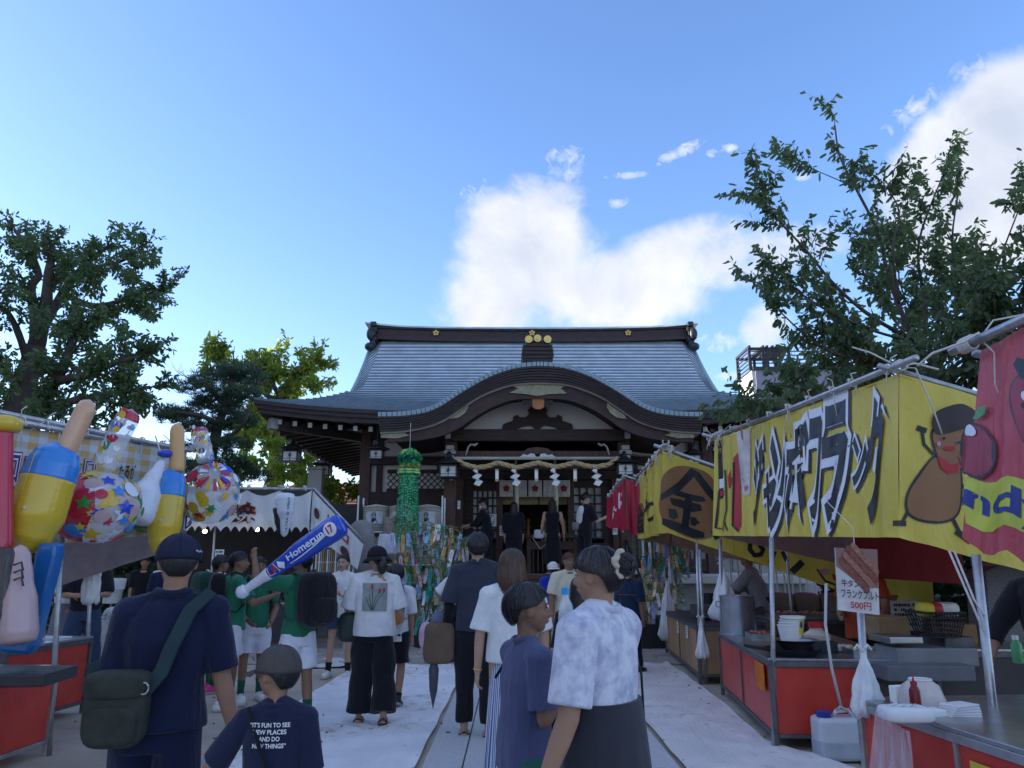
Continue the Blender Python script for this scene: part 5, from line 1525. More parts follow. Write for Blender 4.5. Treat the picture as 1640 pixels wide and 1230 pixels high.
q=MB();q.box(V(c.x-.1,7.25,hA+.06),(.45,.35,.10));o=q.build('gas_burner',ironm,None,bevel=.01);tag(o,'flat black gas burner beneath the frying pan','burner')
sausages('reddish pile of raw meat skewers on the rear table',at(1245,1000,10.2),9,.26,.032,(1,.3,.1),(.075,.02,0),sausage_n,stick=False)
rt=thing('rear_table','dark rear table in the meat stall behind the pots','table',(4.3,9.9,0))
counter(rt,V(3.2,10.0,0),V(5.2,10.0,0),.7,.80,2,panel_dark,stainless,side=-1,end_panel=panel_dark)
rt2=thing('rear_table','dark work table stacked with boxes behind the near grill','table',(3.9,6.2,0))
counter(rt2,V(3.45,6.6,0),V(4.9,6.5,0),.6,.78,2,panel_dark,stainless,side=-1,end_panel=panel_dark)
YB0,YB1=10.2,14.2
bs=thing('gold_character_stall','stall with a yellow side banner showing a huge black kanji on a brown circle','stall',(4,12,0))
tlB,trB,brB,blB=at(1023,768,YB1),at(1060,722,YB0),at(1052,852,YB0),at(1022,864,YB1)
blB.x=tlB.x;brB.x=trB.x
fB=sheet_fn(tlB,trB,brB,blB,.05,3,6,hem=.4);q=MB();q.grid(fB,40,16);o=q.build('front_banner',tarp_y,bs,smooth=True)
pr(o,fB,[(brown_print,lambda q,fn:flat(q,disc(.12,.68,.14,.25,24),fn,.06)),(red_print,lambda q,fn:[stamp(q,'ベビー',fn,(.42,.08,.52,.30),.02,.06),stamp(q,'本格',fn,(.42,.34,.52,.50),.02,.06)]),(black_print,lambda q,fn:[stamp(q,'金',fn,(.02,.45,.22,.90),.035,.06),stamp(q,'た' if('た',.02)in TXT else 'り',fn,(.30,.42,.46,.66),.03,.06),stamp(q,'り',fn,(.50,.5,.62,.8),.03,.06),stamp(q,'め',fn,(.66,.12,.76,.30),.03,.06)])],'banner_lettering')
sB=-.36
def side(p,dx,s):return V(p.x+dx,p.y-.004,p.z+s*dx)
slb=(at(1340,945,YB0).z-brB.z)/(at(1340,945,YB0).x-brB.x)
tS,tE,bE,bS_=side(trB,.004,0),side(trB,3.4,sB),side(brB,3.4,slb),side(brB,.004,0)
fBs=sheet_fn(tS,tE,bE,bS_,.025,3,7);q=MB();q.grid(fBs,70,20);o=q.build('side_banner',tarp_y,bs,smooth=True)
def uvB(px,py):
	p=at(px,py,YB0);u=(p.x-tS.x)/(tE.x-tS.x);a=lerp(tS,tE,u);b=lerp(bS_,bE,u);return(u,(a.z-p.z)/(a.z-b.z))
def polyB(pts):return[uvB(x,y)for x,y in pts]
blot=smooth2([(1057,790),(1060,765),(1075,750),(1095,746),(1122,752),(1140,765),(1152,790),(1152,830),(1145,855),(1125,864),(1100,860),(1080,850),(1062,835),(1055,812)])
kin=[[(1107,749),(1117,758),(1090,785),(1058,802),(1058,792),(1085,773)],[(1107,749),(1120,757),(1148,795),(1150,812),(1132,792),(1112,765)],[(1078,783),(1100,790),(1127,796),(1130,803),(1118,804),(1080,793)],[(1072,797),(1085,799),(1122,808),(1124,818),(1110,820),(1075,808)],[(1098,792),(1110,795),(1102,848),(1090,845)],[(1070,814),(1082,816),(1086,828),(1078,832),(1071,828)],[(1106,828),(1118,829),(1122,838),(1116,844),(1106,840)],[(1060,830),(1075,833),(1128,853),(1128,861),(1112,862),(1075,848),(1060,840)]]
low=stroke([(1200,868),(1200,880),(1207,889),(1218,888),(1222,880),(1216,874)],7)+stroke([(1240,885),(1235,900)],8)+stroke([(1254,885),(1260,898)],6)+stroke([(1282,902),(1270,914)],11)+stroke([(1143,852),(1147,860)],10)+stroke([(1308,912),(1320,930),(1340,938)],3)
pr(o,fBs,[(brown_print,lambda q,fn:flat(q,polyB(blot),fn,.05)),(black_print,lambda q,fn:[flat(q,polyB(s),fn,.05)for s in kin+low]),(pink_print,lambda q,fn:flat(q,polyB(disc(1318,915,7,5)),fn,.05)),(red_print,lambda q,fn:flat(q,polyB([(1330,918),(1338,922),(1340,932),(1332,928)]),fn,0))],'banner_lettering')
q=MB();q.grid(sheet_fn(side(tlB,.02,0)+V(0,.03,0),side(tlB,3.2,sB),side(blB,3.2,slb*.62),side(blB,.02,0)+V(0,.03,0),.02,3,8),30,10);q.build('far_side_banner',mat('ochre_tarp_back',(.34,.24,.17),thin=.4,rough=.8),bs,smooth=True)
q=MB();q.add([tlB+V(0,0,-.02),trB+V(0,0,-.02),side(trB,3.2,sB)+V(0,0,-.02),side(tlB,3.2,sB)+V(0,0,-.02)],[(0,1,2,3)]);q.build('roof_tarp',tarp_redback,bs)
q=MB();q.tube([tlB+V(0,.2,.04),trB+V(0,-.2,.05)],.026,10);q.build('front_pipe',steel,bs,smooth=True)
for p in(tlB,trB):
	q=MB();q.tube([p+V(-.1,.02,.08),side(p,3.4,sB)+V(0,0.02,.06)],.024,10);q.build('side_pipe',steel,bs,smooth=True)
ties(bs,tlB+V(0,0,.04),trB+V(0,-.1,.05),8,5,.010,.25);ties(bs,trB+V(.0,0,.05),trB+V(.15,0,.03),3,6,.010,.2)
w0,w1=ground(1122,1096),ground(1068,1048)
cb=thing('stall_counter','plywood fronted stall counter in front of the shrine steps','counter',(w0.x,w0.y,0))
PB,dB,nB,RB=counter(cb,w0,w1,1.25,.70,2,panel_wood,grill_m,side=1,end_panel=panel_wood)
pole(bs,w0,0,top=at(1117,880,w0.y)+V(0,0,.2));pole(bs,w1,0,top=at(1076,870,w1.y)+V(0,0,.3));pole(bs,w0+nB*1.2,0,top=V(w0.x+1.2,w0.y,2.2))
for i,f in enumerate((.93,.52,.26)):
	p=lerp(w0,w1,f)
	q=MB();q.box(V(p.x,p.y,.57)-nB*.012,(.14,.006,.19),R=RB);o=q.build('taped_note',paper,None);tag(o,f'small white menu slip on the plywood counter, {["farthest", "middle", "nearest"][i]} of three','notice','menu slips on the plywood counter')
	q=MB()
	for j in range(4):q.box(V(p.x,p.y,.63-.035*j)-nB*.016,(.08,.002,.012),R=RB)
	q.build('print',black_ink,o)
c=lerp(w0,w1,.35)+nB*.6+V(0,0,.72)
o=thing('griddle','black cast griddle rack on the plywood counter','griddle',c)
q=MB();q.box(c+V(0,0,.10),(.7,.9,.16),R=RB);q.build('griddle_body',grill_m,o,bevel=.01)
for i in range(7):
	q=MB();q.box(c+V(.02,-.4+.13*i,.28),(.62,.05,.2),R=RB);q.build('mould_plate',ironm,o,bevel=.008)
q=MB();c2=lerp(w0,w1,.75)+nB*.6+V(0,0,.72);q.lathe(c2,[(.16,0),(.17,.3),(.15,.3),(.14,.02)],16);o=q.build('bucket',ironm,None,auto=40);tag(o,'dark round bucket on the far end of the plywood counter','bucket')
bagmesh(at(1156,905,9.45),.34,.62,.26,3,film_w,'plastic_bag','tied white plastic bag hanging on the pole beside the red counter')
bagmesh(at(1122,990,9.9),.16,.46,.12,4,mat('cloth_bag_white',(.72,.72,.72)),'towel','small white towel knotted on the pole of the plywood counter','towel')
bagmesh(at(1068,930,13.4),.35,.95,.25,6,film_w,'plastic_bag','crumpled white bag at the far end of the plywood counter')
YC0,YC1=14.6,15.9
cs=thing('red_banner_stall','small stall with a glossy red scalloped banner beside the shrine steps','stall',(3,15.6,0))
a,b=at(973,800,YC1),at(1001,766,YC0);c,d_=at(1001,846,YC0),at(972,842,YC1);d_.x,c.x=a.x,b.x
def scal(fn0,amp,n_):
	return lambda u,v,k=0.0:fn0(u,v,k)+V(0,0,-amp*abs(math.sin(u*PI*n_))*v)
f0=scal(sheet_fn(a,b,c,d_,.04,2,3),.10,2);q=MB();q.grid(f0,24,10);o=q.build('front_banner',tarp_r,cs,smooth=True)
pr(o,f0,[(white_print,lambda q,fn:[stamp(q,'け',fn,(.22,.42,.52,.85),.04,.1),stamp(q,'に',fn,(.62,.15,.85,.5),.04,.1)])],'banner_lettering')
b2=b+V(.30,0,-.12);c2=c+V(.30,0,-.05)
f1=scal(sheet_fn(b+V(.003,-.003,0),b2,c2,c+V(.003,-.003,0),.03,1,4),.10,1);q=MB();q.grid(f1,16,10);q.build('side_banner',tarp_r,cs,smooth=True)
q=MB();q.tube([a+V(0,.1,.04),b+V(0,-.1,.04)],.024,8);q.tube([b+V(-.05,0,.06),b2+V(.05,0,.05)],.022,8);q.build('front_pipe',steel,cs,smooth=True)
ties(cs,a+V(0,0,.05),b+V(0,0,.05),6,9,.010,.12)
pole(cs,(b2.x,YC0+.1),b2.z)
hr=thing('handrail','dark metal handrail running down the right side of the shrine steps','handrail',at(1032,1018,15.2)*1)
q=MB();p1,p2=at(1003,866,17.0),at(1036,950,15.2);q.tube([p1,p2],.025,8);q.tube([p1+V(0,0,-.45),p2+V(0,0,-.45)],.018,8);q.build('rail',ironm,hr)
for f in(0,.35,.7,1):
	p=lerp(p1,p2,f);q=MB();q.tube([p,V(p.x,p.y,.0 if f>.9 else ZF*(1-f))],.022,8);q.build('rail_post',ironm,hr)
q=MB();p=ground(1027,1022);q.box(V(p.x,p.y,.55),(.22,.22,1.1));q.box(V(p.x,p.y,.1),(.34,.34,.2));o=q.build('stone_post',stone_l,None,bevel=.01);tag(o,'short square stone post at the right foot of the shrine steps','post')
notice(981,846,989,856,16.7,'small white card hanging below the red banner',lines=3)
ds=thing('candy_stall','stall at the right edge with a red and yellow candy apple banner','stall',(3.4,4,0))
YD0,YD1=4.75,3.9
a,b=at(1572,562,YD0),at(1700,490,YD1);d_,c=at(1545,862,YD0),at(1700,905,YD1)
d_=V(lerp(a.x,d_.x,1),YD0,d_.z)
f0=scal(sheet_fn(a,b,c,d_,.012,2,3),.06,2);q=MB();q.grid(f0,40,30);o=q.build('front_banner',mat('coral_tarp',(.50,.08,.10),thin=.2,folds=.3,rough=.4,var=.1,bump=.2,bscale=12),ds,smooth=True)
nD=(b-a).cross(d_-a).normalized()
def uvD(px,py):
	d=ray(px,py);oo=V(0,0,HC);p=oo+d*((a-oo).dot(nD)/d.dot(nD))
	u,v=.5,.5
	for _ in range(25):
		s=lerp(lerp(a,b,u),lerp(d_,c,u),v);e=p-s
		su=lerp(b-a,c-d_,v);sv=lerp(d_-a,c-b,u)
		u+=e.dot(su)/su.dot(su)*.8;v+=e.dot(sv)/sv.dot(sv)*.8
	return u,v
polyD=lambda pts:[uvD(x,y)for x,y in pts]
apple=smooth2([(1545,700),(1552,685),(1568,680),(1582,690),(1590,712),(1585,738),(1570,755),(1552,756),(1546,730)])
apple2=smooth2([(1622,620),(1640,598),(1670,600),(1680,640),(1672,700),(1650,720),(1632,690),(1622,655)])
face_c=mat('candy_red',(.33,.01,.03),rough=.3)
pr(o,f0,[(mat('lime_print',(.55,.56,.05),rough=.4),lambda q,fn:flat(q,polyD([(1548,762),(1552,763),(1720,752),(1720,838),(1550,836)]),fn,.08)),(blue_print,lambda q,fn:[stamp(q,'ndy',fn,(*uvD(1550,772),*uvD(1672,842)),.03,.06)]),(black_print,lambda q,fn:[flat(q,polyD(grow_poly(apple2,4)),fn,.08),flat(q,polyD(grow_poly([p for p in apple],3)),fn,.08)]),(face_c,lambda q,fn:[flat(q,polyD(apple2),fn,.08),flat(q,polyD(apple),fn,.08)]),(white_print,lambda q,fn:[flat(q,polyD(disc(1560,690,7,9)),fn,.08),flat(q,polyD(disc(1641,630,4,7)),fn,.08)]),(green_print,lambda q,fn:flat(q,polyD([(1565,672),(1572,652),(1583,645),(1582,658),(1572,668)]),fn,.08)),(black_print,lambda q,fn:[flat(q,polyD(disc(1642,645,4,5)),fn,0),flat(q,polyD([(1628,585),(1636,572),(1645,575),(1648,600),(1640,605)]),fn,0)])],'banner_print')
q=MB();pa,pb=a+V(-.12,.12,.03),b+V(.0,0,.02);q.tube([pa,pb],.030,12);q.build('front_pipe',steel,ds,smooth=True)
q=MB();q.tube([a+V(-.02,.05,.0),a+V(.9,.1,-.2)],.027,12);q.build('side_pipe',steel,ds,smooth=True)
q=MB()
for k in range(7):
	c0=lerp(pa,pb,.12+.018*k);q.tube([c0+V(.044*math.cos(x)*.8,.0,.046*math.sin(x))for x in[2*PI*j/10 for j in range(11)]],.008,5)
c0=lerp(pa,pb,.3)
q.tube([c0,c0+V(.05,-.04,-.1),c0+V(.02,-.05,-.3),c0+V(.05,-.05,-.42)],.006,5);q.tube([c0+V(0,0,.04),c0+V(-.1,0,-.02),c0+V(-.28,.05,-.08),c0+V(-.38,.05,-.16)],.008,5);q.tube([c0,c0+V(.1,0,.12),c0+V(.25,-.1,.13)],.006,5)
q.build('rope_lashing',cordw,ds,smooth=True)
n0,n1=at(1600,1230,3.0),at(1377,1120,4.7)
n0=V(2.22,2.2,0);n1=V(at(1377,1120,4.65).x,4.65,0)
hN=.71
cn=thing('grill_counter','near red panelled counter with a sausage grill at the lower right','counter',(n0.x,n0.y,0))
PN,dN,nN,RN=counter(cn,n0,n1,1.4,hN,3,panel_red,stainless,side=1,fmat=steel,end_panel=panel_red)
pole(ds,n1+V(.03,.05,0),0,top=at(1374,915,4.75),r=.022)
pb_=at(1578,1085,4.4);pole(ds,(pb_.x,4.4),0,top=at(1563,888,4.4),r=.024)
q=MB();e1=at(1575,1010,4.36)
q.tube([at(1520,882,4.5),at(1545,940,4.45),e1],.007,6);q.tube([at(1528,882,4.5),at(1560,960,4.42),at(1577,985,4.36)],.007,6);q.build('guy_rope',cordw,ds,smooth=True)
gc=at(1600,1130,4.2);gc=V(2.95,3.55,hN+.012)
gr=thing('charcoal_grill','long sooty steel charcoal grill on the near counter','grill',gc)
q=MB();gx0,gx1,gy0,gy1=2.62,3.5,2.6,4.1
for(p,s)in((V((gx0+gx1)/2,gy0,hN+.13),(gx1-gx0,.015,.22)),(V((gx0+gx1)/2,gy1,hN+.13),(gx1-gx0,.015,.22)),(V(gx0,(gy0+gy1)/2,hN+.13),(.015,gy1-gy0-.02,.22)),(V(gx1,(gy0+gy1)/2,hN+.13),(.015,gy1-gy0-.02,.22))):q.box(p,s)
q.build('grill_box',grill_m,gr)
q=MB();q.box(V((gx0+gx1)/2,(gy0+gy1)/2,hN+.10),(gx1-gx0-.02,gy1-gy0-.02,.08));q.build('coal_bed',ironm,gr)
for i in range(40):
	y=gy0+.03+(gy1-gy0-.06)*i/39;q=MB();q.bar(V(gx0-.02,y,hN+.245),V(gx1+.02,y,hN+.245),.006);q.build('grate_wire',steel,gr)
sausages('row of grilled frankfurters at the far end of the grill',V(2.85,3.95,hN+.28),6,.24,.024,(1,.05,0),(.02,-.06,0))
sausages('front row of browned frankfurters on the grill',V(3.12,3.62,hN+.28),9,.26,.026,(1,.05,0),(.01,-.065,0),sausage_n)
def bottle(c,r,h,m,capm,name,label,nozzle=True):
	t=thing(name,label,'bottle',c)
	q=MB();q.lathe(c,[(r*.9,0),(r,.01),(r,h*.62),(r*.55,h*.75),(r*.5,h*.78)],16);q.build('bottle_body',m,t,auto=40)
	q=MB();q.lathe(Vector(c)+V(0,0,h*.77),[(r*.62,0),(r*.62,h*.09),(r*.2,h*.12),(r*.1,h*.25)]if nozzle else[(r*.6,0),(r*.6,h*.14)],14);q.build('cap',capm,t,auto=40)
	return t
c=at(1466,1120,4.2);bottle(V(c.x,4.2,hN+.012),.027,.17,mat('ketchup_red',(.16,.012,.015),rough=.3),mat('ketchup_cap',(.35,.02,.03),rough=.3),'ketchup_bottle','red squeeze ketchup bottle with a pointed nozzle on the near counter')
c=at(1474,1120,4.4);c.z=hN+.012
o=thing('white_bowl','round white plastic bowl upside down behind the ketchup bottle','bowl',c)
q=MB();q.lathe(V(c.x+.02,4.42,c.z),[(.115,0),(.115,.03),(.09,.10),(.055,.125),(.05,.128)],24);q.build('bowl_body',mat('warm_white_plastic',(.60,.52,.48),rough=.35),o,smooth=False,auto=45)
q=MB();q.tube([V(c.x+.02+.055*math.cos(x),4.42+.055*math.sin(x),c.z+.128)for x in[2*PI*j/20 for j in range(21)]],.006,6);q.build('rim',white_pl,o,smooth=True)
c=at(1455,1140,3.95)
t=thing('foam_tray','white foam tray wrapped in cling film near the counter edge','tray',(c.x,3.95,hN))
q=MB();q.ell(V(c.x,3.98,hN+.045),(.12,.085,.035),p=.45,seg=24);q.build('tray_body',white_pl,t,smooth=True)
q=MB();
for i in range(10):
	a0=rnd.random()*6;q.tube([V(c.x+.1*math.cos(a0),3.98+.07*math.sin(a0),hN+.07),V(c.x+.05*math.cos(a0+1),3.98+.03*math.sin(a0+1),hN+.088)],.006,4)
q.build('film_fold',film_w,t,smooth=True)
q=MB();c=at(1447,1100,4.45);q.box(V(c.x,4.5,hN+.055),(.10,.05,.085),rz=.3);o=q.build('napkin_box',paper,None,bevel=.004);tag(o,'small white napkin box left of the ketchup bottle','box')
q=MB();c=at(1495,1130,4.1);q.box(V(c.x,4.12,hN+.02),(.14,.09,.016),rz=.35);q.box(V(c.x-.01,4.13,hN+.034),(.13,.09,.01),rz=.15);o=q.build('napkin',paper,None);tag(o,'folded white napkins lying beside the foam tray','napkins')
bagmesh(at(1382,1044,4.62),.20,.34,.16,9,film_w,'plastic_bag','translucent plastic bag knotted on the pole at the counter corner')
q=MB()
pp=[at(1402,1128,4.4),at(1450,1150,3.95)]
fn=sheet_fn(V(pp[0].x-.02,4.35,hN-.01),V(pp[1].x-.045,3.85,hN-.01),V(pp[1].x-.06,3.80,hN-.36),V(pp[0].x-.045,4.45,hN-.42),.022,3.5,3)
q.grid(fn,26,16);o=q.build('plastic_film',mat('pinkish_film',(.75,.72,.74),rough=.2,alpha=.42,spec=.7,folds=.8),None,smooth=True);tag(o,'crumpled clear plastic film draped down the near red panel','plastic film')  # film with a faint pink tint
o=None
c=lerp(n0,n1,.60);c=lerp(n0,n1,(3.62-n0.y)/(n1.y-n0.y))
Rf=lambda u,v,k=0:V(0,0,0)
def card_on(P,d,n,u0,u1,z0,z1,m,label,txt,tm,box):
	fn=lambda u,v,k=0.0:P+d*lerp(u1,u0,u)+V(0,0,lerp(z1,z0,v))-n*(.012+k)
	q=MB();q.grid(fn,2,2);o=q.build('price_card',m,None,solid=.004);tag(o,label,'price card')
	pr(o,fn,[(tm,lambda q,f:stamp(q,txt,f,box,.02,0))],'print',.004)
	return o
uy=lambda y:(y-n0.y)/dN.y
card_on(V(n0.x,n0.y,0),dN,nN,uy(3.50),uy(3.74),.40,.60,yellow_print,'yellow price card reading 500 yen on the near red panel','500円',red_print,(.1,.3,.9,.75))
card_on(V(n0.x,n0.y,0),dN,nN,uy(2.75),uy(3.0),.46,.60,paper,'white price card at the bottom edge of the near red panel','500',red_print,(.1,.3,.9,.75))
c=ground(1345,1218)
jg=thing('water_jug','translucent square water jug with a blue cap standing between the counters','water jug',c)
q=MB();q.box(c+V(0,0,.165),(.34,.22,.30));b_=q.build('jug_body',mat('jug_plastic',(.52,.56,.60),rough=.3,spec=.5,var=.06),jg,bevel=.035);b_.modifiers['bevel'].segments=4
q=MB();q.box(c+V(0,0,.09),(.345,.225,.16));b_=q.build('water_line',mat('jug_water',(.38,.43,.48),rough=.3),jg,bevel=.03);b_.modifiers['bevel'].segments=3
q=MB();q.lathe(c+V(-.10,-.02,.31),[(.05,0),(.055,.01),(.055,.045),(.05,.05)],20);q.build('cap',mat('blue_cap',(.02,.04,.22),rough=.35),jg,auto=40)
q=MB();q.tube([c+V(-.02,0,.30),c+V(.0,0,.35),c+V(.10,0,.36),c+V(.14,0,.30)],.016,8);q.build('handle',mat('jug_plastic',(0,0,0)),jg,smooth=True)
q=MB();q.tube([at(1323,935,c.y+.05),at(1322,1000,c.y),at(1332,1070,c.y-.02),c+V(.05,0,.37)],.012,8);q.tube([c+V(.0,0,.355),c+V(.03,-.03,.39),c+V(.09,-.02,.36),c+V(.05,.03,.36)],.010,6);o=q.build('hose',mat('pale_hose',(.50,.50,.50),rough=.4),None,smooth=True);tag(o,'pale hose hanging from the stall frame down to the water jug','hose')
bk=at(1492,1000,6.7)
t=thing('plastic_basket','black perforated basket full of packets on the rear work table','basket',V(bk.x,6.7,.9))
zb_=at(1492,1018,6.7).z
x0,x1=at(1472,1010,6.7).x,at(1528,1010,6.7).x
zt_=at(1492,980,6.7).z
q=MB()
for i in range(13):
	f=i/12;x=lerp(x0,x1,f);xb=lerp(x0+.04,x1-.03,f)
	q.bar(V(xb,6.56,zb_),V(x,6.5,zt_),.008);q.bar(V(xb,6.84,zb_),V(x,6.9,zt_),.008)
for j in range(6):
	f=j/5;z=lerp(zb_,zt_,f)
	q.bar(V(x0+.04*(1-f),6.5+.06*(1-f),z),V(x1-.03*(1-f),6.5+.06*(1-f),z),.008)
	q.bar(V(x0+.04*(1-f),6.5+.06*(1-f),z),V(x0+.04*(1-f),6.9-.06*(1-f),z),.008);q.bar(V(x1-.03*(1-f),6.5+.06*(1-f),z),V(x1-.03*(1-f),6.9-.06*(1-f),z),.008)
q.box(V((x0+x1)/2,6.7,zb_),(x1-x0-.08,.28,.01));q.tube([V(x0,6.5,zt_),V(x1,6.5,zt_),V(x1,6.9,zt_),V(x0,6.9,zt_),V(x0,6.5,zt_)],.012,6)
q.build('basket_mesh',mat('black_plastic',(.02,.02,.022),rough=.4),t)
for i,(dx,m_)in enumerate(((.06,yellow_print),(.13,red_print),(.20,film_w),(.26,white_pl))):
	q=MB();q.ell(V(x0+dx,6.68,zt_+.02),(.055,.10,.06),p=.6);q.build('packet',m_,t,smooth=True)
for i,(px0,px1,py0,py1,Y,m_,lab)in enumerate(((1425,1480,1020,1032,6.5,stainless,'flat steel tray on the storage boxes'),(1512,1562,1020,1040,6.6,grill_m,'grey pan on the storage boxes'),(1435,1570,1038,1068,6.5,mat('clear_crate',(.20,.21,.23),rough=.3),'wide grey storage crate on the work table'),(1420,1565,1066,1092,6.3,mat('clear_crate_low',(.13,.14,.16),rough=.3),'lower grey storage crate under the steel tray'),(1405,1460,988,1020,7.2,card,'plain cardboard box behind the hanging sign'),(1528,1572,1000,1060,7.0,card,'upright cardboard box by the leaning stone'))):
	a,b=at(px0,py0,Y),at(px1,py1,Y);q=MB();q.box(((a.x+b.x)/2,Y+.2,(a.z+b.z)/2),(abs(b.x-a.x),.4,abs(a.z-b.z)));o=q.build(['steel_tray','pan','storage_crate','storage_crate','cardboard_box','cardboard_box'][i],m_,None,bevel=.012);tag(o,lab,['tray','pan','crate','crate','box','box'][i])
for i,(px,py)in enumerate(((1545,1010),(1415,1000))):pass
c=at(1630,1052,5.6)
bottle(V(c.x,5.6,at(1636,1062,5.6).z),.035,.2,mat('green_bottle',(.10,.35,.15),rough=.2),white_pl,'drink_bottle','clear green labelled drink bottle in front of the inscribed stone',False)
a,b=at(1578,905,7.6),at(1680,1085,7.6)
q=MB();poly=[(at(1584,1080,7.6).x,0),(at(1578,912,7.6).x,at(1578,915,7.6).z),(at(1600,902,7.6).x,at(1600,904,7.6).z),(at(1690,898,7.6).x,at(1690,900,7.6).z),(at(1695,1000,7.6).x,0)]
q.prism(poly,.35,lambda x,z,d:V(x,7.6+d,z));o=q.build('inscribed_stone',mat('granite_monument',(.30,.31,.34),rough=.8,var=.35,scale=60,bump=.4,bscale=120),None,bevel=.02)
tag(o,'grey granite monument with three carved characters behind the grill','stone monument')
for ch,x0,y0,x1,y1 in(('打',1608,950,1622,972),('小',1596,995,1607,1010),('槌',1600,1022,1614,1048)):
	A_,B_=at(x0,y0,7.59),at(x1,y1,7.59)
	q=MB();stamp(q,ch,lambda u,v:V(lerp(A_.x,B_.x,u),7.592,lerp(A_.z,B_.z,v)),(0,0,1,1),.01,0);q.build('carved_character',black_ink,o)
q=MB();q.box(V(at(1590,892,7.3).x+.3,7.3,at(1590,898,7.3).z),(.75,.5,.09));o=q.build('stone_slab',stone_l,None,bevel=.01);tag(o,'pale stone slab edge above the granite monument','stone slab')
a,b=at(1425,965,8.2),at(1480,990,8.2)
notice(1425,962,1478,1010,8.0,'weathered grey notice board behind the basket',m=mat('weathered_notice',(.30,.31,.34)),lines=5)
q=MB()
rr=random.Random(8)
wall_t=thing('stone_bank','low dry stone bank with shrubs behind the meat stall','wall',(6,11.8,0))
for j in range(4):
	x=3.6
	while x<8.6:
		l=rr.uniform(.3,.6);q=MB();q.ell(V(x+l/2,11.6+rr.uniform(-.05,.05),.14+.26*j),(l*.52,.2,.15),p=.6,seg=12,rings=8);q.build('stone',stone,wall_t,smooth=True);x+=l
fn_=thing('white_fence','white railing seen between the stall poles behind the stone bank','fence',(5.5,14.5,0))
for i in range(26):
	q=MB();q.box((3.9+i*.14,14.6,1.15),(.025,.025,.9));q.build('picket',white_pl,fn_)
for z in(.72,1.58):
	q=MB();q.box((5.65,14.6,z),(3.7,.035,.045));q.build('fence_rail',white_pl,fn_)
rr=random.Random(17)
def clutter(name,label,cat,bld,m,**k):
	q=MB();bld(q);o=q.build(name,m,None,**k);tag(o,label,cat);return o
def along(P,d,n,u,v,z=0):return Vector((P.x,P.y,0))+d*u+n*v+V(0,0,z)
LA_=3.1
for i,(u,v,lab,m_)in enumerate(((1.35,.35,'squat brown sauce bottle beside the steel pot',mat('brown_sauce',(.07,.03,.015),rough=.25)),(1.22,.45,'yellow squeeze bottle between the pot and the pan',yellow_print),(1.10,.38,'red capped clear oil bottle nearest to the pan',mat('oil_amber',(.40,.25,.06),rough=.15,alpha=.8)))):
	bottle(along(g0,dA_,nA,u,v,hA+.012),.034,.22+.02*i,m_,red_print if i!=1 else yellow_print,'sauce_bottle',lab,i==1)
clutter('chopping_board','pale chopping board on the red counter behind the frying pan','board',lambda q:q.box(along(g0,dA_,nA,.75,.75,hA+.03),(.42,.28,.025),R=RA),mat('board_plastic',(.60,.58,.52)),bevel=.005)
def tray(P,d,n,u,v,z,lab,fill,R,w_=.34,l=.24,nf=10,fm=sausage_n):
	t=thing('food_tray',lab,'tray',along(P,d,n,u,v,z));c=along(P,d,n,u,v,z)
	q=MB()
	for(dx,dy,sx_,sy_)in((0,-l/2,w_,.008),(0,l/2,w_,.008),(-w_/2,0,.008,l-.01),(w_/2,0,.008,l-.01)):q.box(c+R@V(dx,dy,.025),(sx_,sy_,.05),R=R)
	q.box(c+V(0,0,.004),(w_-.01,l-.01,.006),R=R);q.build('tray_rim',stainless,t)
	for k in range(nf):
		p=c+R@V(rr.uniform(-w_*.38,w_*.38),rr.uniform(-l*.35,l*.35),.03+rr.uniform(0,.03))
		q=MB();q.ell(p,(.035,.022,.02),R=rotm_z(rr.uniform(0,3)),p=.8,seg=10,rings=6);q.build(fill,fm,t,smooth=True)
rotm_z=lambda a:Matrix.Rotation(a,3,'Z')
tray(g0,dA_,nA,1.9,.30,hA+.012,'steel tray heaped with browned meat at the far half of the red counter','meat_piece',RA,nf=16)
tray(g0,dA_,nA,.35,.85,hA+.012,'steel tray of pale cut vegetables at the rear of the red counter','vegetable_piece',RA,nf=14,fm=mat('cabbage',(.45,.50,.28),rough=.5))
tray(V(3.2,10.0,0),V(1,0,0),V(0,1,0),.5,.25,.812,'long steel tray piled with raw skewered meat on the rear table','meat_piece',Matrix.Identity(3),.8,.4,40)
for i in range(5):
	c=along(n1,-dN,nN,.55+.0*i,.22,hN+.012+.012*i)
	clutter('foam_tray',f'empty white foam tray, number {["one from the bottom", "two", "three", "four", "five, the top one"][i]} of the pile by the grill','tray',lambda q:q.box(c,(.16-.002*i,.11,.012),R=rotm_z(.1*i)),white_pl,bevel=.004)
clutter('tongs','steel tongs lying across the corner of the charcoal grill','tongs',lambda q:(q.tube([V(2.62,3.3,hN+.27),V(2.9,3.2,hN+.275)],.006,6),q.tube([V(2.62,3.3,hN+.27),V(2.9,3.24,hN+.275)],.006,6)),steel)
clutter('gas_bottle','grey gas cylinder standing under the rear work table','gas cylinder',lambda q:q.lathe(V(3.9,7.3,0),[(.15,0),(.16,.05),(.16,.5),(.10,.6),(.04,.62),(.04,.7)],18),mat('gas_grey',(.25,.26,.27),rough=.4),auto=40)
clutter('plastic_crate','yellow plastic crate on the ground behind the red counter','crate',lambda q:q.box(V(4.3,8.6,.16),(.5,.36,.3)),mat('crate_yellow',(.50,.36,.04)),bevel=.01)
clutter('cardboard_box','open cardboard box with its flaps up behind the red counter','box',lambda q:(q.box(V(4.0,9.0,.9),(.4,.3,.26)),q.bar(V(3.8,8.85,1.03),V(3.75,8.75,1.12),.38,.006),q.bar(V(4.2,9.15,1.03),V(4.28,9.22,1.12),.38,.006)),card)
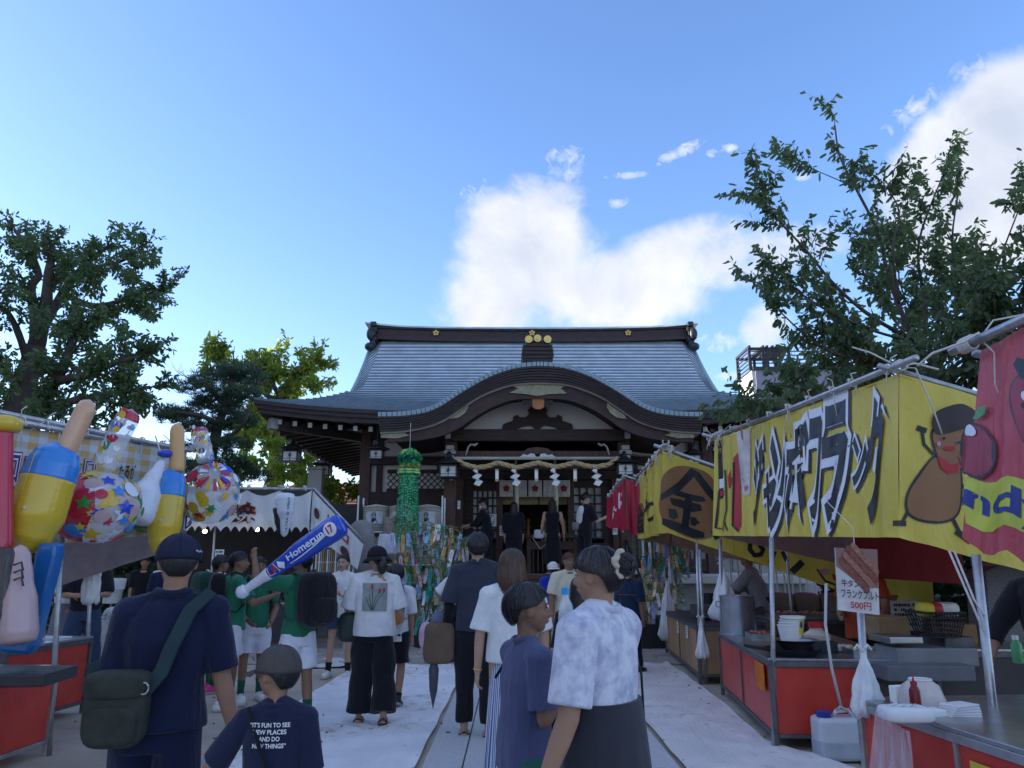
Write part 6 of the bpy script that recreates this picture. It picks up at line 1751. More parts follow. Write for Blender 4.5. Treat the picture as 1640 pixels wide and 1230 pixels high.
q=MB();q.tube([V(2.75,8.0,.012),V(2.5,7.2,.012),V(2.62,6.3,.012),V(2.45,5.4,.012),V(2.5,4.4,.012)],.009,6);o=q.build('power_cable',ironm,None,smooth=True);tag(o,'black power cable lying along the foot of the right counters','cable')
for i,(x,y,m_)in enumerate(((-4.2,6.2,v_yel if False else yellow_print),(-4.35,5.9,pink_print),(-4.1,5.2,green_print))):
	clutter('toy_packet',f'{["yellow", "pink", "green"][i]} toy packet lying on the toy stall counter','packet',lambda q:q.box(V(x,y,.70),(.16,.12,.04),rz=.4*i),m_,bevel=.01)
def gingham():
	m=bpy.data.materials.new('gingham_tarp');m.use_nodes=True;nt=m.node_tree;N=nt.nodes.new;L=nt.links.new
	b=nt.nodes['Principled BSDF'];b.inputs['Roughness'].default_value=.45
	tc=N('ShaderNodeTexCoord');sp=N('ShaderNodeSeparateXYZ');L(tc.outputs['Object'],sp.inputs[0])
	def stripe(src,k):
		a=N('ShaderNodeMath');a.operation='MULTIPLY';L(src,a.inputs[0]);a.inputs[1].default_value=k
		f=N('ShaderNodeMath');f.operation='FRACT';L(a.outputs[0],f.inputs[0])
		g=N('ShaderNodeMath');g.operation='GREATER_THAN';L(f.outputs[0],g.inputs[0]);g.inputs[1].default_value=.5;return g.outputs[0]
	s1,s2=stripe(sp.outputs['Y'],6.5),stripe(sp.outputs['Z'],9)
	ad=N('ShaderNodeMath');ad.operation='ADD';L(s1,ad.inputs[0]);L(s2,ad.inputs[1])
	hf=N('ShaderNodeMath');hf.operation='MULTIPLY';hf.inputs[1].default_value=.5;L(ad.outputs[0],hf.inputs[0])
	mx=N('ShaderNodeMix');mx.data_type='RGBA';mx.inputs['A'].default_value=(.50,.55,.62,1);mx.inputs['B'].default_value=(.50,.33,.10,1);L(hf.outputs[0],mx.inputs['Factor'])
	L(mx.outputs['Result'],b.inputs['Base Color'])
	n=N('ShaderNodeTexNoise');n.inputs['Scale'].default_value=5;L(tc.outputs['Object'],n.inputs['Vector']);bp=N('ShaderNodeBump');bp.inputs['Strength'].default_value=.4;bp.inputs['Distance'].default_value=.05;L(n.outputs['Fac'],bp.inputs['Height']);L(bp.outputs[0],b.inputs['Normal'])
	return m
ging=gingham()
ts_=thing('toy_stall','toy stall with a yellow gingham banner hung with inflatable bats and mallets','stall',(-4.6,7,0))
tlL,trL,brL,blL=at(-60,672,5.8),at(300,722,7.9),at(300,852,7.9),at(-60,890,5.8)
blL.x,blL.y,brL.x,brL.y=tlL.x,tlL.y,trL.x,trL.y
fL=sheet_fn(tlL,trL,brL,blL,.025,4,2);q=MB();q.grid(fL,60,20);o=q.build('front_banner',ging,ts_,smooth=True)
nL=(trL-tlL).cross(blL-tlL).normalized()
def uvL(px,py):
	d=ray(px,py);oo=V(0,0,HC);p=oo+d*((tlL-oo).dot(nL)/d.dot(nL));h=trL-tlL
	u=((p-tlL).x*h.x+(p-tlL).y*h.y)/(h.x**2+h.y**2);a=lerp(tlL,trL,u);b=lerp(blL,brL,u);return u,(a.z-p.z)/(a.z-b.z)
gl_=[('ロ',8,728,30,772),('バ',32,728,56,775),('ロ',4,778,20,860),('バ',92,728,112,760),('ロ',135,738,152,762),('ル',110,748,132,800),('ル',284,822,300,848)]
def gL(off):
	def f(q,fn):
		for ch,x0,y0,x1,y1 in gl_:
			a=uvL(x0,(y0+y1)/2)[0];b=uvL(x1,(y0+y1)/2)[0];xm=(x0+x1)/2
			stamp(q,ch,fn,(a,uvL(xm,y0)[1],b,uvL(xm,y1)[1]),off,.1,ref=0)
	return f
pr(o,fL,[(mat('dark_red_print',(.25,.02,.03)),gL(.09)),(white_print,gL(.05)),(blue_print,gL(0)),(black_print,lambda q,fn:stamp(q,'たるが',fn,(uvL(190,755)[0],uvL(190,742)[1],uvL(216,755)[0],uvL(216,768)[1]),.02,.1))],'banner_lettering')
q=MB();a_,b_=tlL+V(.05,-.2,.04),trL+V(.0,.25,.045);q.tube([a_,lerp(a_,b_,.5)+V(0,0,-.03),b_],.026,12);q.build('front_pipe',steel,ts_,smooth=True)
q=MB();q.tube([tlL+V(.06,0,.10),trL+V(.03,0,.0),trL+V(.03,.1,.09)],.022,10);q.build('second_pipe',steel,ts_,smooth=True)
ties(ts_,a_,b_,12,22,.006,.2)
q=MB();q.grid(lambda u,v:V(lerp(lerp(tlL.x,trL.x,v),lerp(tlL.x,trL.x,v)-2.2,u),lerp(tlL.y,trL.y,v),lerp(tlL.z,trL.z,v)-.75*u),8,8);q.build('roof_tarp',mat('grey_tarp',(.30,.29,.30)),ts_,smooth=True)
c0,c1,c2,c3=at(60,800,7.95),at(300,780,7.95),at(300,872,7.95),at(55,952,7.95)
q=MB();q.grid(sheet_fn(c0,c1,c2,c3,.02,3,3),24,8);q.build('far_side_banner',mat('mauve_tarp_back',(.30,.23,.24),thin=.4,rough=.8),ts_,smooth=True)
k0,k1=V(-3.78,3.9,0),ground(72,1210)
k1=V(k1.x,k1.y,0)
cl1=thing('stall_counter','red panelled counter of the toy stall at the lower left edge','counter',(k1.x,k1.y,0))
counter(cl1,k0,k1,1.0,.66,1,panel_red,stainless,side=-1,fmat=steel,end_panel=panel_red)
j0,j1=ground(48,1165),ground(131,1142)
j0=V(j1.x-.08,j1.y-1.25,0)
cl2=thing('stall_counter','second red panelled counter on the left carrying a steel machine','counter',(j1.x,j1.y,0))
counter(cl2,j0,j1,1.1,.73,1,panel_red,stainless,side=-1,fmat=angle,end_panel=panel_red)
pole(ts_,k1+V(.03,0,0),0,top=at(104,790,k1.y));pole(ts_,j1+V(.02,.02,0),0,top=at(149,850,j1.y));pole(ts_,ground(178,960+60),0,top=at(177,860,12.0))
q=MB();c=at(25,1072,5.6);q.box(V(c.x,5.6,.66+.05),(.62,.5,.08),rz=.1);o=q.build('black_case',mat('black_case',(.03,.03,.035),rough=.4),None,bevel=.01);tag(o,'flat black case with a white cable on the toy stall counter','case')
q=MB();p_=V(-3.76,5.65,.70);q.tube([p_+V(-.4,.1,.05),p_+V(-.15,.05,.09),p_+V(.03,0,.03),p_+V(.035,.02,-.25)],.007,6);o=q.build('cable',cordw,None,smooth=True);tag(o,'thin white cable hanging over the edge of the toy stall counter','cable')
t=thing('snack_machine','steel snack machine on the second red counter','machine',V(-4.9,7.6,.74))
q=MB();q.box(V(-4.85,7.6,.90),(.55,.6,.30));q.box(V(-4.85,7.6,1.08),(.60,.65,.03));q.build('machine_body',stainless,t,bevel=.008)
for dx in(-.1,.1):
	q=MB();q.tube([V(-4.85+dx,7.29,.95),V(-4.85+dx,7.26,.95)],.02,8);q.build('knob',ironm,t)
q=MB();q.lathe(V(-4.95,7.6,1.10),[(.12,0),(.15,.05),(.13,.06),(.1,.01)],16);q.build('black_bowl',ironm,t,auto=40)
q=MB();q.box(V(-4.62,8.0,.75),(.34,.3,.015));o=q.build('paper_sheet',paper,None);tag(o,'white paper sheet lying on the second red counter','paper')
bagmesh(at(151,905,8.15),.17,.38,.12,14,mat('towel_white',(.68,.69,.71),folds=.6),'towel','white towel hanging on the pole of the second red counter','towel',neck=False)
def can(px0,px1,pyt,pyb,Y,label,name='trash_can',m=None):
	a,b=at(px0,pyt,Y),at(px1,pyb,Y);c=V((a.x+b.x)/2,Y,b.z);r=(b.x-a.x)/2;h=a.z-b.z
	t=thing(name,label,'trash can',c)
	q=MB();q.lathe(c,[(r*.8,0),(r,h),(r*1.03,h),(r*.9,h-.03),(r*.7,.03)],16);q.build('can_body',m or mat('dull_white_plastic',(.45,.46,.44),rough=.5),t,auto=40)
	q=MB();n_=20
	rings=[[c+V((r*1.05+.015*math.sin(5*x+j))*math.cos(x),(r*1.05+.015*math.sin(5*x+j))*math.sin(x),h+.04-.09*j)for x in[2*PI*k/n_ for k in range(n_)]]for j in range(3)]
	q.loft(rings,caps=False);q.build('bin_liner',film_w,t,smooth=True)
g_=ground(180,1000);can(165,195,930,966,13.5,'white trash can with a plastic liner behind the toy stall')
a,b=at(158,975,11.2),at(192,1062,11.2)
q=MB();q.ell(V((a.x+b.x)/2,11.4,a.z/2),((b.x-a.x)/2,.18,a.z/2+.02),p=.42,seg=20,rings=14);o=q.build('printed_sack',mat('white_sack',(.55,.56,.55),folds=.6),None,smooth=True);tag(o,'tall white printed sack standing on the ground left of the man in navy','sack')
fn=lambda u,v:V(lerp(a.x+.05,b.x-.05,u),11.20,lerp(a.z-.05,a.z-.45,v));q=MB();stamp(q,'ゴミ袋',fn,(0,.05,1,.25),.02,0);stamp(q,'お願い',fn,(.3,.7,.9,.85),.01,0);q.build('print',mat('faded_ink',(.2,.2,.22)),o)
vinyl=dict(rough=.22,spec=.6,bump=.25,bscale=16,var=.04)
v_yel=mat('vinyl_yellow',(.62,.42,.03),**vinyl);v_blu=mat('vinyl_blue',(.03,.22,.62),**vinyl);v_skin=mat('vinyl_peach',(.62,.36,.22),**vinyl)
v_or=mat('vinyl_orange',(.62,.34,.12),**vinyl);v_red=mat('vinyl_red',(.50,.02,.05),**vinyl);v_white=mat('vinyl_white',(.66,.68,.76),**vinyl)
v_roy=mat('vinyl_royal',(.02,.06,.50),**vinyl);v_clear=mat('vinyl_clear',(.80,.82,.86),rough=.12,spec=.7,alpha=.42,bump=.2,bscale=12);v_green=mat('vinyl_green',(.04,.25,.06),**vinyl);v_pink=mat('vinyl_pinkish',(.50,.34,.34),**vinyl);v_blk=mat('vinyl_black',(.02,.02,.025),**vinyl)
v_dkb=mat('vinyl_deep_blue',(.01,.12,.34),**vinyl)
def inflate(a,b,prof,seg=22,n=28,flat=1.0,seam=.02,cuts=None):
	"""tube along a->b; prof list of (t, r)"""
	q=MB();pts,rad=[],[]
	for i in range(n+1):
		t=i/n
		for(t0,r0),(t1,r1)in zip(prof[:-1],prof[1:]):
			if t0<=t<=t1+1e-9:
				f=(t-t0)/(t1-t0+1e-9);r=lerp(r0,r1,f*f*(3-2*f));break
		pts.append(lerp(a,b,t));rad.append(max(.004,r*(1+seam*math.sin(t*60)*.3)))
	q.tube(pts,rad,seg,flat=flat);return q
def mallet(hx,label,Y,ha,hb,ba,bb,rh,rb,hm):
	t=thing('inflatable_mallet',label,'inflatable toy',at(*ba,Y))
	A_,B_,C_,D_=at(*ha,Y),at(*hb,Y-.05),at(*ba,Y-.05),at(*bb,Y-.15)
	inflate(A_,B_,[(0,.0),(.06,rh*.8),(.2,rh),(.9,rh*1.05),(1,rh*.9)]).build('handle',hm,t,smooth=True)
	ax=D_-C_
	inflate(C_,C_+ax*.34,[(0,rb*.35),(.25,rb*.85),(.6,rb),(1,rb*1.02)],n=16).build('blue_end',v_blu,t,smooth=True)
	inflate(C_+ax*.335,D_,[(0,rb*1.02),(.5,rb*1.06),(.8,rb*.85),(.95,rb*.55),(1,rb*.25)],n=24).build('yellow_body',v_yel,t,smooth=True)
	q=MB();n_ax=ax.normalized();sdx=n_ax.cross(V(0,-1,0)).normalized()
	q.tube([C_+ax*f+(sdx*.25+V(0,-.97,0))*rb*(1.03 if f<.85 else .8)for f in(.12,.3,.5,.7,.85)],.0035,5);q.build('weld_seam',v_yel,t,smooth=True)
	q=MB();q.tube([C_+ax*.62+V(.02,-rb*1.0,0),C_+ax*.62+V(.02,-rb*1.13,0)],[.018,.012],10);q.build('air_valve',v_clear,t,smooth=True)
	q=MB();p=C_;q.tube([p,p+V(.02,0,.1),at(*hb,Y)+V(.03,.1,.25)],.005,5);q.build('hanging_string',cordw,t)
	return t
mallet(0,'large yellow and blue inflatable mallet with a long peach handle at the left edge',6.0,(144,640),(103,728),(97,712),(38,884),.074,.190,v_skin)
mallet(0,'smaller yellow and blue inflatable mallet with an orange handle in the middle of the banner',7.3,(284,678),(283,756),(277,752),(256,888),.066,.140,v_or)
def clearball(label,Y,c,rx,rz,seed,ha,hb,rh,patch,hm=None):
	t=thing('inflatable_ball',label,'inflatable toy',at(*c,Y));C_=at(*c,Y)
	q=MB();q.ell(C_,(rx,rx*.8,rz),seg=36,rings=24);q.build('clear_skin',v_clear,t,smooth=True)
	rr=random.Random(seed)
	cols=[v_yel,v_red,v_blu,v_white,v_roy,v_yel,v_pink,v_green,v_white,v_yel]
	def surf(th,ph,k=1.004):return C_+V(rx*k*math.sin(th)*math.sin(ph),-rx*.8*k*math.sin(th)*math.cos(ph),rz*k*math.cos(th))
	for i in range(85):
		th,ph=math.acos(rr.uniform(-.9,.9)),rr.uniform(-1.9,1.9)
		if patch and ph<patch:continue
		n_=rr.choice((5,6,14));r0=rr.uniform(.10,.24)
		pts=[(0,0)]+[(r0*(1 if n_>8 or k%2 else .5)*math.cos(2*PI*k/(2*n_)),r0*(1 if n_>8 or k%2 else .5)*math.sin(2*PI*k/(2*n_)))for k in range(2*n_)]
		q=MB();kk=1.004+.0009*i
		q.add([surf(th+a,ph+b/max(.3,math.sin(th)),kk)for a,b in pts],[(0,1+k,1+(k+1)%(2*n_))for k in range(2*n_)])
		q.build('printed_motif',cols[i%10],t)
	if patch:
		q=MB();q.grid(lambda u,v:surf(.25+2.6*v,-1.75+(patch+1.75)*u-.35*math.sin(PI*v)*0+.5*math.sin(PI*v)*u,1.01),16,16);q.build('red_face',v_red,t,smooth=True)
	else:
		for k in range(14):
			a0,a1=2*PI*k/14,2*PI*(k+.55)/14
			q=MB();f=lambda r,a:surf(.95+r*math.cos(a),.35+r*math.sin(a),1.09)
			q.add([f(.25,a0),f(.62,a0),f(.62,a1),f(.25,a1)],[(0,1,2,3)]);q.build('sunburst_stripe',[v_red,v_yel,v_roy,v_red,v_white,v_pink][k%6],t)
	A_,B_=at(*ha,Y),at(*hb,Y-.02)
	inflate(A_,B_,[(0,0),(.08,rh*.8),(.2,rh),(1,rh)]).build('handle',v_clear,t,smooth=True)
	ax=(B_-A_)
	for i in range(34):
		f=rr.uniform(.03,.95);a=rr.uniform(-1.4,1.4);s=rr.uniform(.2,.42)*rh
		p=A_+ax*f+V(rh*1.03*math.sin(a),-rh*1.03*math.cos(a),0);tx=V(math.cos(a),math.sin(a),0)
		q=MB();n_=7;q.add([p]+[p+tx*(s*math.cos(2*PI*k/n_))+V(0,0,s*math.sin(2*PI*k/n_))for k in range(n_)],[(0,1+k,1+(k+1)%n_)for k in range(n_)]);q.build('printed_motif',cols[(i*3)%10],t)
	q=MB();inf=MB();
	inflate(A_,A_+ax*.18,[(0,0),(.4,rh*.85),(1,rh*1.02)]).build('red_tip',v_red,t,smooth=True)
	return t
clearball('big clear inflatable ball with one red side and colourful printed motifs',6.5,(152,812),.37,.30,3,(212,655),(165,748),.095,-.10)
clearball('round clear inflatable ball with a red and yellow sunburst print',7.9,(338,790),.285,.31,6,(318,684),(330,738),.085,None)
def bat(label,a,b,r0,r1,m_,text=None,tm=None,Y=None,name='inflatable_bat',handle=None,hm=None):
	t=thing(name,label,'inflatable toy',a)
	ax=b-a
	q=inflate(a,b,[(0,0),(.04,r0*.7),(.12,r0),(.35,lerp(r0,r1,.3)),(.6,lerp(r0,r1,.85)),(.9,r1),(.97,r1*.9),(1,r1*.55)],n=40)
	q.build('bat_barrel',m_,t,smooth=True)
	return t
b0_,b1_=at(262,735,7.2),at(212,835,7.0)
tb_=bat('white inflatable bat with a purple knob and blue lettering tied to the banner',b0_,b1_,.05,.17,v_white)
q=MB();q.ell(b0_+V(.01,0,.05),(.07,.07,.04));q.build('knob',v_roy,tb_,smooth=True)
axn=(b1_-b0_).normalized();sd=V(0,-1,0).cross(axn).normalized()
q=MB();stamp(q,'バット',lambda u,v:lerp(b0_,b1_,.35+.6*u)+sd*(.07*(v-.5)*-2*(.4+.5*u))+V(0,-.175*(.55+.5*u),0)*1.0,(0,.2,1,.8),.03,.1);q.build('print',v_roy,tb_)
q=MB();q.tube([b0_,b0_+V(-.06,0,.12),b0_+V(-.1,0,.22)],.007,5);q.build('hanging_string',cordw,tb_)
g0_,g1_=at(248,760,7.5),at(234,850,7.4)
t=bat('green inflatable toy partly hidden behind the white bat',g0_,g1_,.10,.12,v_green)
r0_,r1_=at(0,690,5.6),at(-2,892,5.6)
t=thing('inflatable_tower','red inflatable post with a yellow cap at the left edge','inflatable toy',r1_)
inflate(r1_,r0_,[(0,.05),(.05,.09),(1,.085)]).build('red_post',v_red,t,smooth=True);q=MB();q.ell(r0_+V(.02,0,.05),(.12,.11,.065),p=.7);q.build('yellow_cap',v_yel,t,smooth=True)
A_,B_=at(82,872,5.7),at(28,1050,5.5)
t=thing('inflatable_board','flat bright blue inflatable board leaning below the gingham banner','inflatable toy',B_)
q=MB();poly=[(60,870),(92,868),(90,890),(66,985),(52,1035),(44,1050),(10,1048),(-20,1040),(-20,1020),(20,1010)]
q.prism([(x,y)for x,y in poly],.12,lambda x,y,d:at(x,y,5.75)+V(0,d,0));q.build('board_body',v_dkb,t,bevel=.03)
t=bat('pinkish inflatable bottle hanging in front of the blue board',at(32,872,5.55),at(30,1032,5.5),.07,.12,v_pink)
for i in range(3):
	q=MB();p=at(22,905+12*i,5.42);q.tube([p,p+V(.05,0,.02),p+V(.07,0,-.04)],.008,5);q.build('print',v_blk,t)
t=bat('dark woodgrain inflatable log at the left edge below the banner',at(8,875,5.5),at(2,1000,5.5),.09,.10,mat('vinyl_log',(.06,.05,.05),var=.6,scale=6,stretch=(8,8,1),rough=.3))
YT=13.6
yt=thing('yakitori_tent','white food tent with a scalloped valance and a large dark red edged kanji','stall',(-5,14.5,0))
a,b,c,d_=at(290,783,YT),at(500,786,YT),at(508,848,YT),at(285,846,YT);d_.x,c.x=a.x,b.x
def sc2(fn0,n_):return lambda u,v,k=0.0:fn0(u,v,k)+V(0,0,.09*abs(math.sin(u*PI*n_))*sstep(.5,1,v)-.05*v)
def hangs(fn0,n_,s):return lambda u,v,k=0.0:fn0(u,v,k)+V(0,0,-s*abs(math.sin(u*PI*n_))*(1-v))
fT=sc2(hangs(sheet_fn(a,b,c,d_,.05,3,3,hem=.5),4,.10),15);q=MB();q.grid(fT,120,14);o=q.build('front_valance',tarp_w,yt,smooth=True)
def uvT(px,py):
	p=at(px,py,YT);u=(p.x-a.x)/(b.x-a.x);return u,(a.z-p.z)/(a.z-d_.z)
bx_=(*uvT(370,801),*uvT(410,834))
pr(o,fT,[(mat('orange_red_print',(.42,.09,.03)),lambda q,fn:stamp(q,'焼',fn,bx_,.06,.03,ref=.03)),(mat('maroon_print',(.05,.01,.012)),lambda q,fn:stamp(q,'焼',fn,bx_,.03,.03))],'valance_lettering',.03)
e0,e1,e2,e3=b+V(.01,-.02,0),at(582,872,YT),at(572,912,YT),c+V(.01,-.02,0)
fU=sheet_fn(e0,e1,e2,e3,.03,3,5,hem=.5);q=MB();q.grid(fU,40,14);o=q.build('side_valance',tarp_w,yt,smooth=True)
pr(o,fU,[(mat('dark_red_letter',(.30,.02,.03)),lambda q,fn:[stamp(q,'しゃ',fn,(.32,.18,.55,.45),.03,.1),stamp(q,'コ',fn,(.60,.22,.75,.5),.03,.1)]),(mat('sooty_brown',(.07,.03,.025)),lambda q,fn:[flat(q,disc(.72,.80,.10,.17,12),fn,.1),flat(q,disc(.12,.45,.06,.14,8),fn,.1)])],'valance_lettering',.03)
q=MB();q.grid(lambda u,v:V(lerp(a.x-.5,b.x,u)+v*.0,YT+3.2*v,lerp(a.z,b.z,u)+.03+.25*math.sin(PI*v)-.8*v),10,8);q.build('roof_canvas',mat('grey_canvas',(.42,.42,.43)),yt,smooth=True)
q=MB();q.tube([a+V(-.4,.05,.03),b+V(.05,.05,.03)],.028,8);q.tube([e0+V(0,.05,.05),e1+V(0,.05,.05)],.024,8);q.build('front_pipe',steel,yt,smooth=True)
ties(yt,a+V(0,0,.05),b+V(0,0,.05),7,32,.008,.1)
for x_ in(340,500,566):
	p=at(x_,900,YT+.1);pole(yt,(p.x,p.y),2.6 if x_<560 else 1.7,r=.02)
q=MB();q.box(V((a.x+b.x)/2-.2,YT+2.6,1.6),(b.x-a.x+1.2,.06,2.2));q.build('back_canvas',mat('dark_canvas',(.035,.03,.03)),yt)
q=MB();q.box(V((a.x+b.x)/2,YT+.4,2.22),(b.x-a.x,.5,.05));q.build('inner_shelf',mat('dark_canvas',(.035,.03,.03)),yt)
bulb=mat('lit_bulb',(1,.9,.7),emit=(1.0,.72,.38),es=9)
for px,py in((328,851),(412,848)):
	p=at(px,py,YT+.3);q=MB();q.ell(p,.035);q.build('bulb',bulb,yt,smooth=True)
	q=MB();q.tube([p+V(0,0,.03),p+V(0,0,.2)],.012,6);q.build('socket',ironm,yt)
ct=thing('stall_counter','counter under the white food tent crowded with trays','counter',(-4.6,14.2,0))
counter(ct,V(b.x-.1,YT+.5,0),V(a.x+.2,YT+.5,0),.8,.8,3,panel_dark,stainless,side=1,end_panel=panel_dark)
notice(345,880,357,905,13.9,'white strip notice hanging inside the food tent',lines=4)
p0,p1=at(455,860,9.5),at(457,790,9.5)
t=bat('white inflatable bat with a black end standing up above the boys in green',p0,p1,.05,.12,v_white)
q=inflate(lerp(p0,p1,.1)+V(-.05,-.01,0),lerp(p0,p1,.66)+V(-.07,-.01,0),[(0,.03),(.5,.06),(1,.075)],n=12);q.build('black_print',v_blk,t,smooth=True)
q=MB();stamp(q,'ULTRA ☆ SPIRIT',lambda u,v:lerp(p0,p1,.1+.8*u)+V(.035+.04*v+.03*u,-.13,0),(0,0,1,1),.02,0);q.build('print',v_blk,t)
q=MB();q.tube([p1+V(0,0,-.02),p1+V(.02,0,.12),p1+V(.05,0,.05)],.006,5);q.build('hanging_string',ironm,t)
rk=thing('plaque_rack','row of hanging wooden plaques and strips beside the food tent','rack',at(530,960,14.2)*1)
xa,xb,zt2,zb2=at(508,880,14.2).x,at(560,880,14.2).x,at(530,876,14.2).z,at(530,925,14.2).z
for z in(zt2,(zt2+zb2)/2,zb2):
	q=MB();q.box(V((xa+xb)/2,14.2,z),(xb-xa+.05,.03,.025));q.build('rack_rail',white_pl,rk)
for x_ in(xa,xb):
	q=MB();q.box(V(x_,14.2,zt2/2),(.04,.04,zt2));q.build('rack_post',white_pl,rk)
for i in range(16):
	q=MB();q.box(V(lerp(xa,xb,(i+.5)/16),14.17,lerp(zt2,zb2,.45)+rnd.uniform(-.02,.02)),(.022,.008,(zt2-zb2)*.8));q.build('plaque',[card,paper,mat('grey_strip',(.35,.36,.38)),mat('ochre_strip',(.40,.30,.12))][i%4],rk)
q=MB();q.ell(at(577,880,14.8),(.28,.22,.55),p=.8);o=q.build('garden_rock',mat('grey_rock',(.22,.21,.21),bump=.8,bscale=9),None,smooth=True);tag(o,'grey rough rock beside the food tent','rock')
straw=mat('straw_matting',(.46,.43,.37),rough=.9,var=.25,scale=40,bump=.7,bscale=90,stretch=(1,1,6))
rack=thing('barrel_rack','white wire rack carrying straw wrapped sake barrels before the shrine wall','rack',V(at(640,1000,16.0).x,16.0,0))
xs_=[at(x,860,16.3).x for x in(601,643,684)]
rows_=[at(600,850,16.3).z,at(600,902,16.3).z]
for z in rows_:
	q=MB();q.box(V(xs_[1],16.3,z-.03),(xs_[2]-xs_[0]+.65,.55,.03));q.build('rack_shelf',white_pl,rack)
for x_ in(xs_[0]-.33,xs_[1]+.02,xs_[2]+.33):
	for y_ in(16.02,16.58):
		q=MB();q.box(V(x_,y_,rows_[0]/2+.35),(.03,.03,rows_[0]+.7));q.build('rack_post',white_pl,rack)
places=['left','middle','right']
for ri,z in enumerate(rows_):
	for ci,x_ in enumerate(xs_):
		t=thing('sake_barrel',f'straw wrapped sake barrel, {places[ci]} one on the {["upper", "lower"][ri]} shelf','barrel',V(x_,16.3,z),0,'sake barrels on the rack')
		c=V(x_,16.3,z)
		q=MB();q.lathe(c,[(.23,0),(.27,.06),(.275,.25),(.28,.42),(.25,.50),(.0,.51)],24);q.build('barrel_body',straw,t,auto=50)
		q=MB()
		for h in(.07,.12,.40,.44,.48):q.tube([c+V(.285*math.cos(x),.285*math.sin(x),h+.006*math.sin(4*x))for x in[2*PI*k/24 for k in range(25)]],.012,6)
		for k in range(8):
			aa=2*PI*k/8;q.tube([c+V(.28*math.cos(aa),.28*math.sin(aa),.40),c+V(.29*math.cos(aa+.3),.29*math.sin(aa+.3),.12)],.008,5)
		q.tube([c+V(.2,0,.5),c+V(0,0,.53),c+V(-.2,0,.5)],.02,6);q.build('straw_rope',rope_m if False else straw,t,smooth=True)
		fn=lambda u,v,k=0.0:c+V((.283+k)*math.sin((u-.5)*1.3),-(.283+k)*math.cos((u-.5)*1.3),.38-.24*v)
		q=MB();q.grid(fn,8,2);lb=q.build('paper_label',mat('barrel_label',(.50,.52,.55)),t)
		q=MB();f2=lambda u,v:fn(u,v,.006);stamp(q,'白',f2,(.38,.05,.62,.45),.02,.2);stamp(q,'鹿',f2,(.36,.5,.64,.95),.02,.2);q.build('print',black_ink,lb)
q=MB();cc_=at(634,842,15.8)
for k in range(7):
	r=.19-.008*k;q.tube([cc_+V(r*math.cos(x)*1.25,.16*math.sin(x),-.14+.045*k+.02*math.sin(3*x+k))for x in[2*PI*j/16 for j in range(17)]],.042,7)
o=q.build('coiled_rope',mat('old_rope',(.30,.25,.21),rough=.95,var=.3,scale=30,bump=.8,bscale=80),None,smooth=True);tag(o,'heap of thick grey brown rope on the sake barrels','rope')
a,b=at(604,855,15.6),at(643,888,15.6)
q=MB();q.grid(sheet_fn(a+V(.05,0,0),V(b.x-.05,15.6,a.z),V(b.x,15.5,b.z),V(a.x,15.5,b.z),.03,3,4),20,10);o=q.build('white_cloth',mat('cloth_white',(.62,.63,.66)),None,smooth=True,solid=.01);tag(o,'white cloth hung below the coiled rope','cloth')
gm=[mat('origami_green',(.03,.33,.13),rough=.5),mat('origami_green_light',(.07,.48,.22),rough=.5),mat('origami_lime',(.45,.58,.14),rough=.5),mat('origami_dark',(.015,.18,.09),rough=.5)]
YO=15.6
orn=thing('streamer_ornament','tall green paper streamer ornament with a flower ball hanging left of the porch','paper ornament',at(656,735,YO))
cb_=at(656,735,YO);rr=random.Random(5)
q=MB()
for i in range(520):
	th=math.acos(rr.uniform(-1,1));ph_=rr.uniform(0,2*PI);r=.20+rr.uniform(-.02,.03)
	p=cb_+V(r*math.sin(th)*math.cos(ph_),r*math.sin(th)*math.sin(ph_),r*.85*math.cos(th))
	q.cur=2 if abs(math.cos(th))>.55 and abs(math.cos(th))<.85 else(3 if abs(math.cos(th))<.25 else(i%2))
	e=Euler((rr.uniform(0,3),rr.uniform(0,3),rr.uniform(0,3))).to_matrix();s=.035
	q.add([p+e@V(-s,-s,0),p+e@V(s,-s,0),p+e@V(s,s,0),p+e@V(-s,s,0)],[(0,1,2,3)])
b_=q.build('flower_ball',gm,orn)
t0,t1=at(655,752,YO),at(650,868,YO)
q=MB();q.tube([cb_+V(0,0,.2),cb_+V(0,0,.75)],.005,5);q.tube([cb_,t0],.005,5);q.build('hanging_string',cordw,orn)
q=MB()
for k in range(40):
	aa=2*PI*k/40;p=t0+V(.2*math.cos(aa),.2*math.sin(aa),-.02);q.cur=2 if k%5<3 else 1
	for j in range(2):q.box(p+V(0,0,-.05*j),(.05,.05,.04),rz=aa+j)
q.build('flower_ring',gm,orn)
for k in range(26):
	aa=2*PI*k/26;q=MB();ln=rr.uniform(.92,1.03)
	for j in range(27):
		f=j/26*ln;c=lerp(t0,t1,f);r=lerp(.17,.25,min(1,f*1.1))
		p=c+V(r*math.cos(aa)+rr.uniform(-.008,.008),r*math.sin(aa)+rr.uniform(-.008,.008),-.04);q.cur=rr.choice((0,0,1,3,1))
		s=.026;tx=V(-math.sin(aa+rr.uniform(-.4,.4)),math.cos(aa),0)
		ctr=p;o_=V(math.cos(aa),math.sin(aa),0)*.012
		q.add([ctr+tx*s,ctr+o_+V(0,0,s),ctr-tx*s,ctr+o_-V(0,0,s)],[(0,1,2,3)])
		q.add([ctr-o_+V(0,0,-s*.2)+tx*s*.8,ctr-o_+V(0,0,s*.9),ctr-o_-tx*s*.8,ctr-V(0,0,s*1.2)],[(0,1,2,3)])
	q.build('paper_chain',gm,orn)
strip_cols=[('sky blue',(.28,.56,.78)),('teal green',(.04,.36,.30)),('pale yellow',(.72,.66,.32)),('lilac',(.50,.48,.75)),('white',(.80,.80,.82)),('orange',(.66,.38,.14)),('pale pink',(.60,.40,.45))]
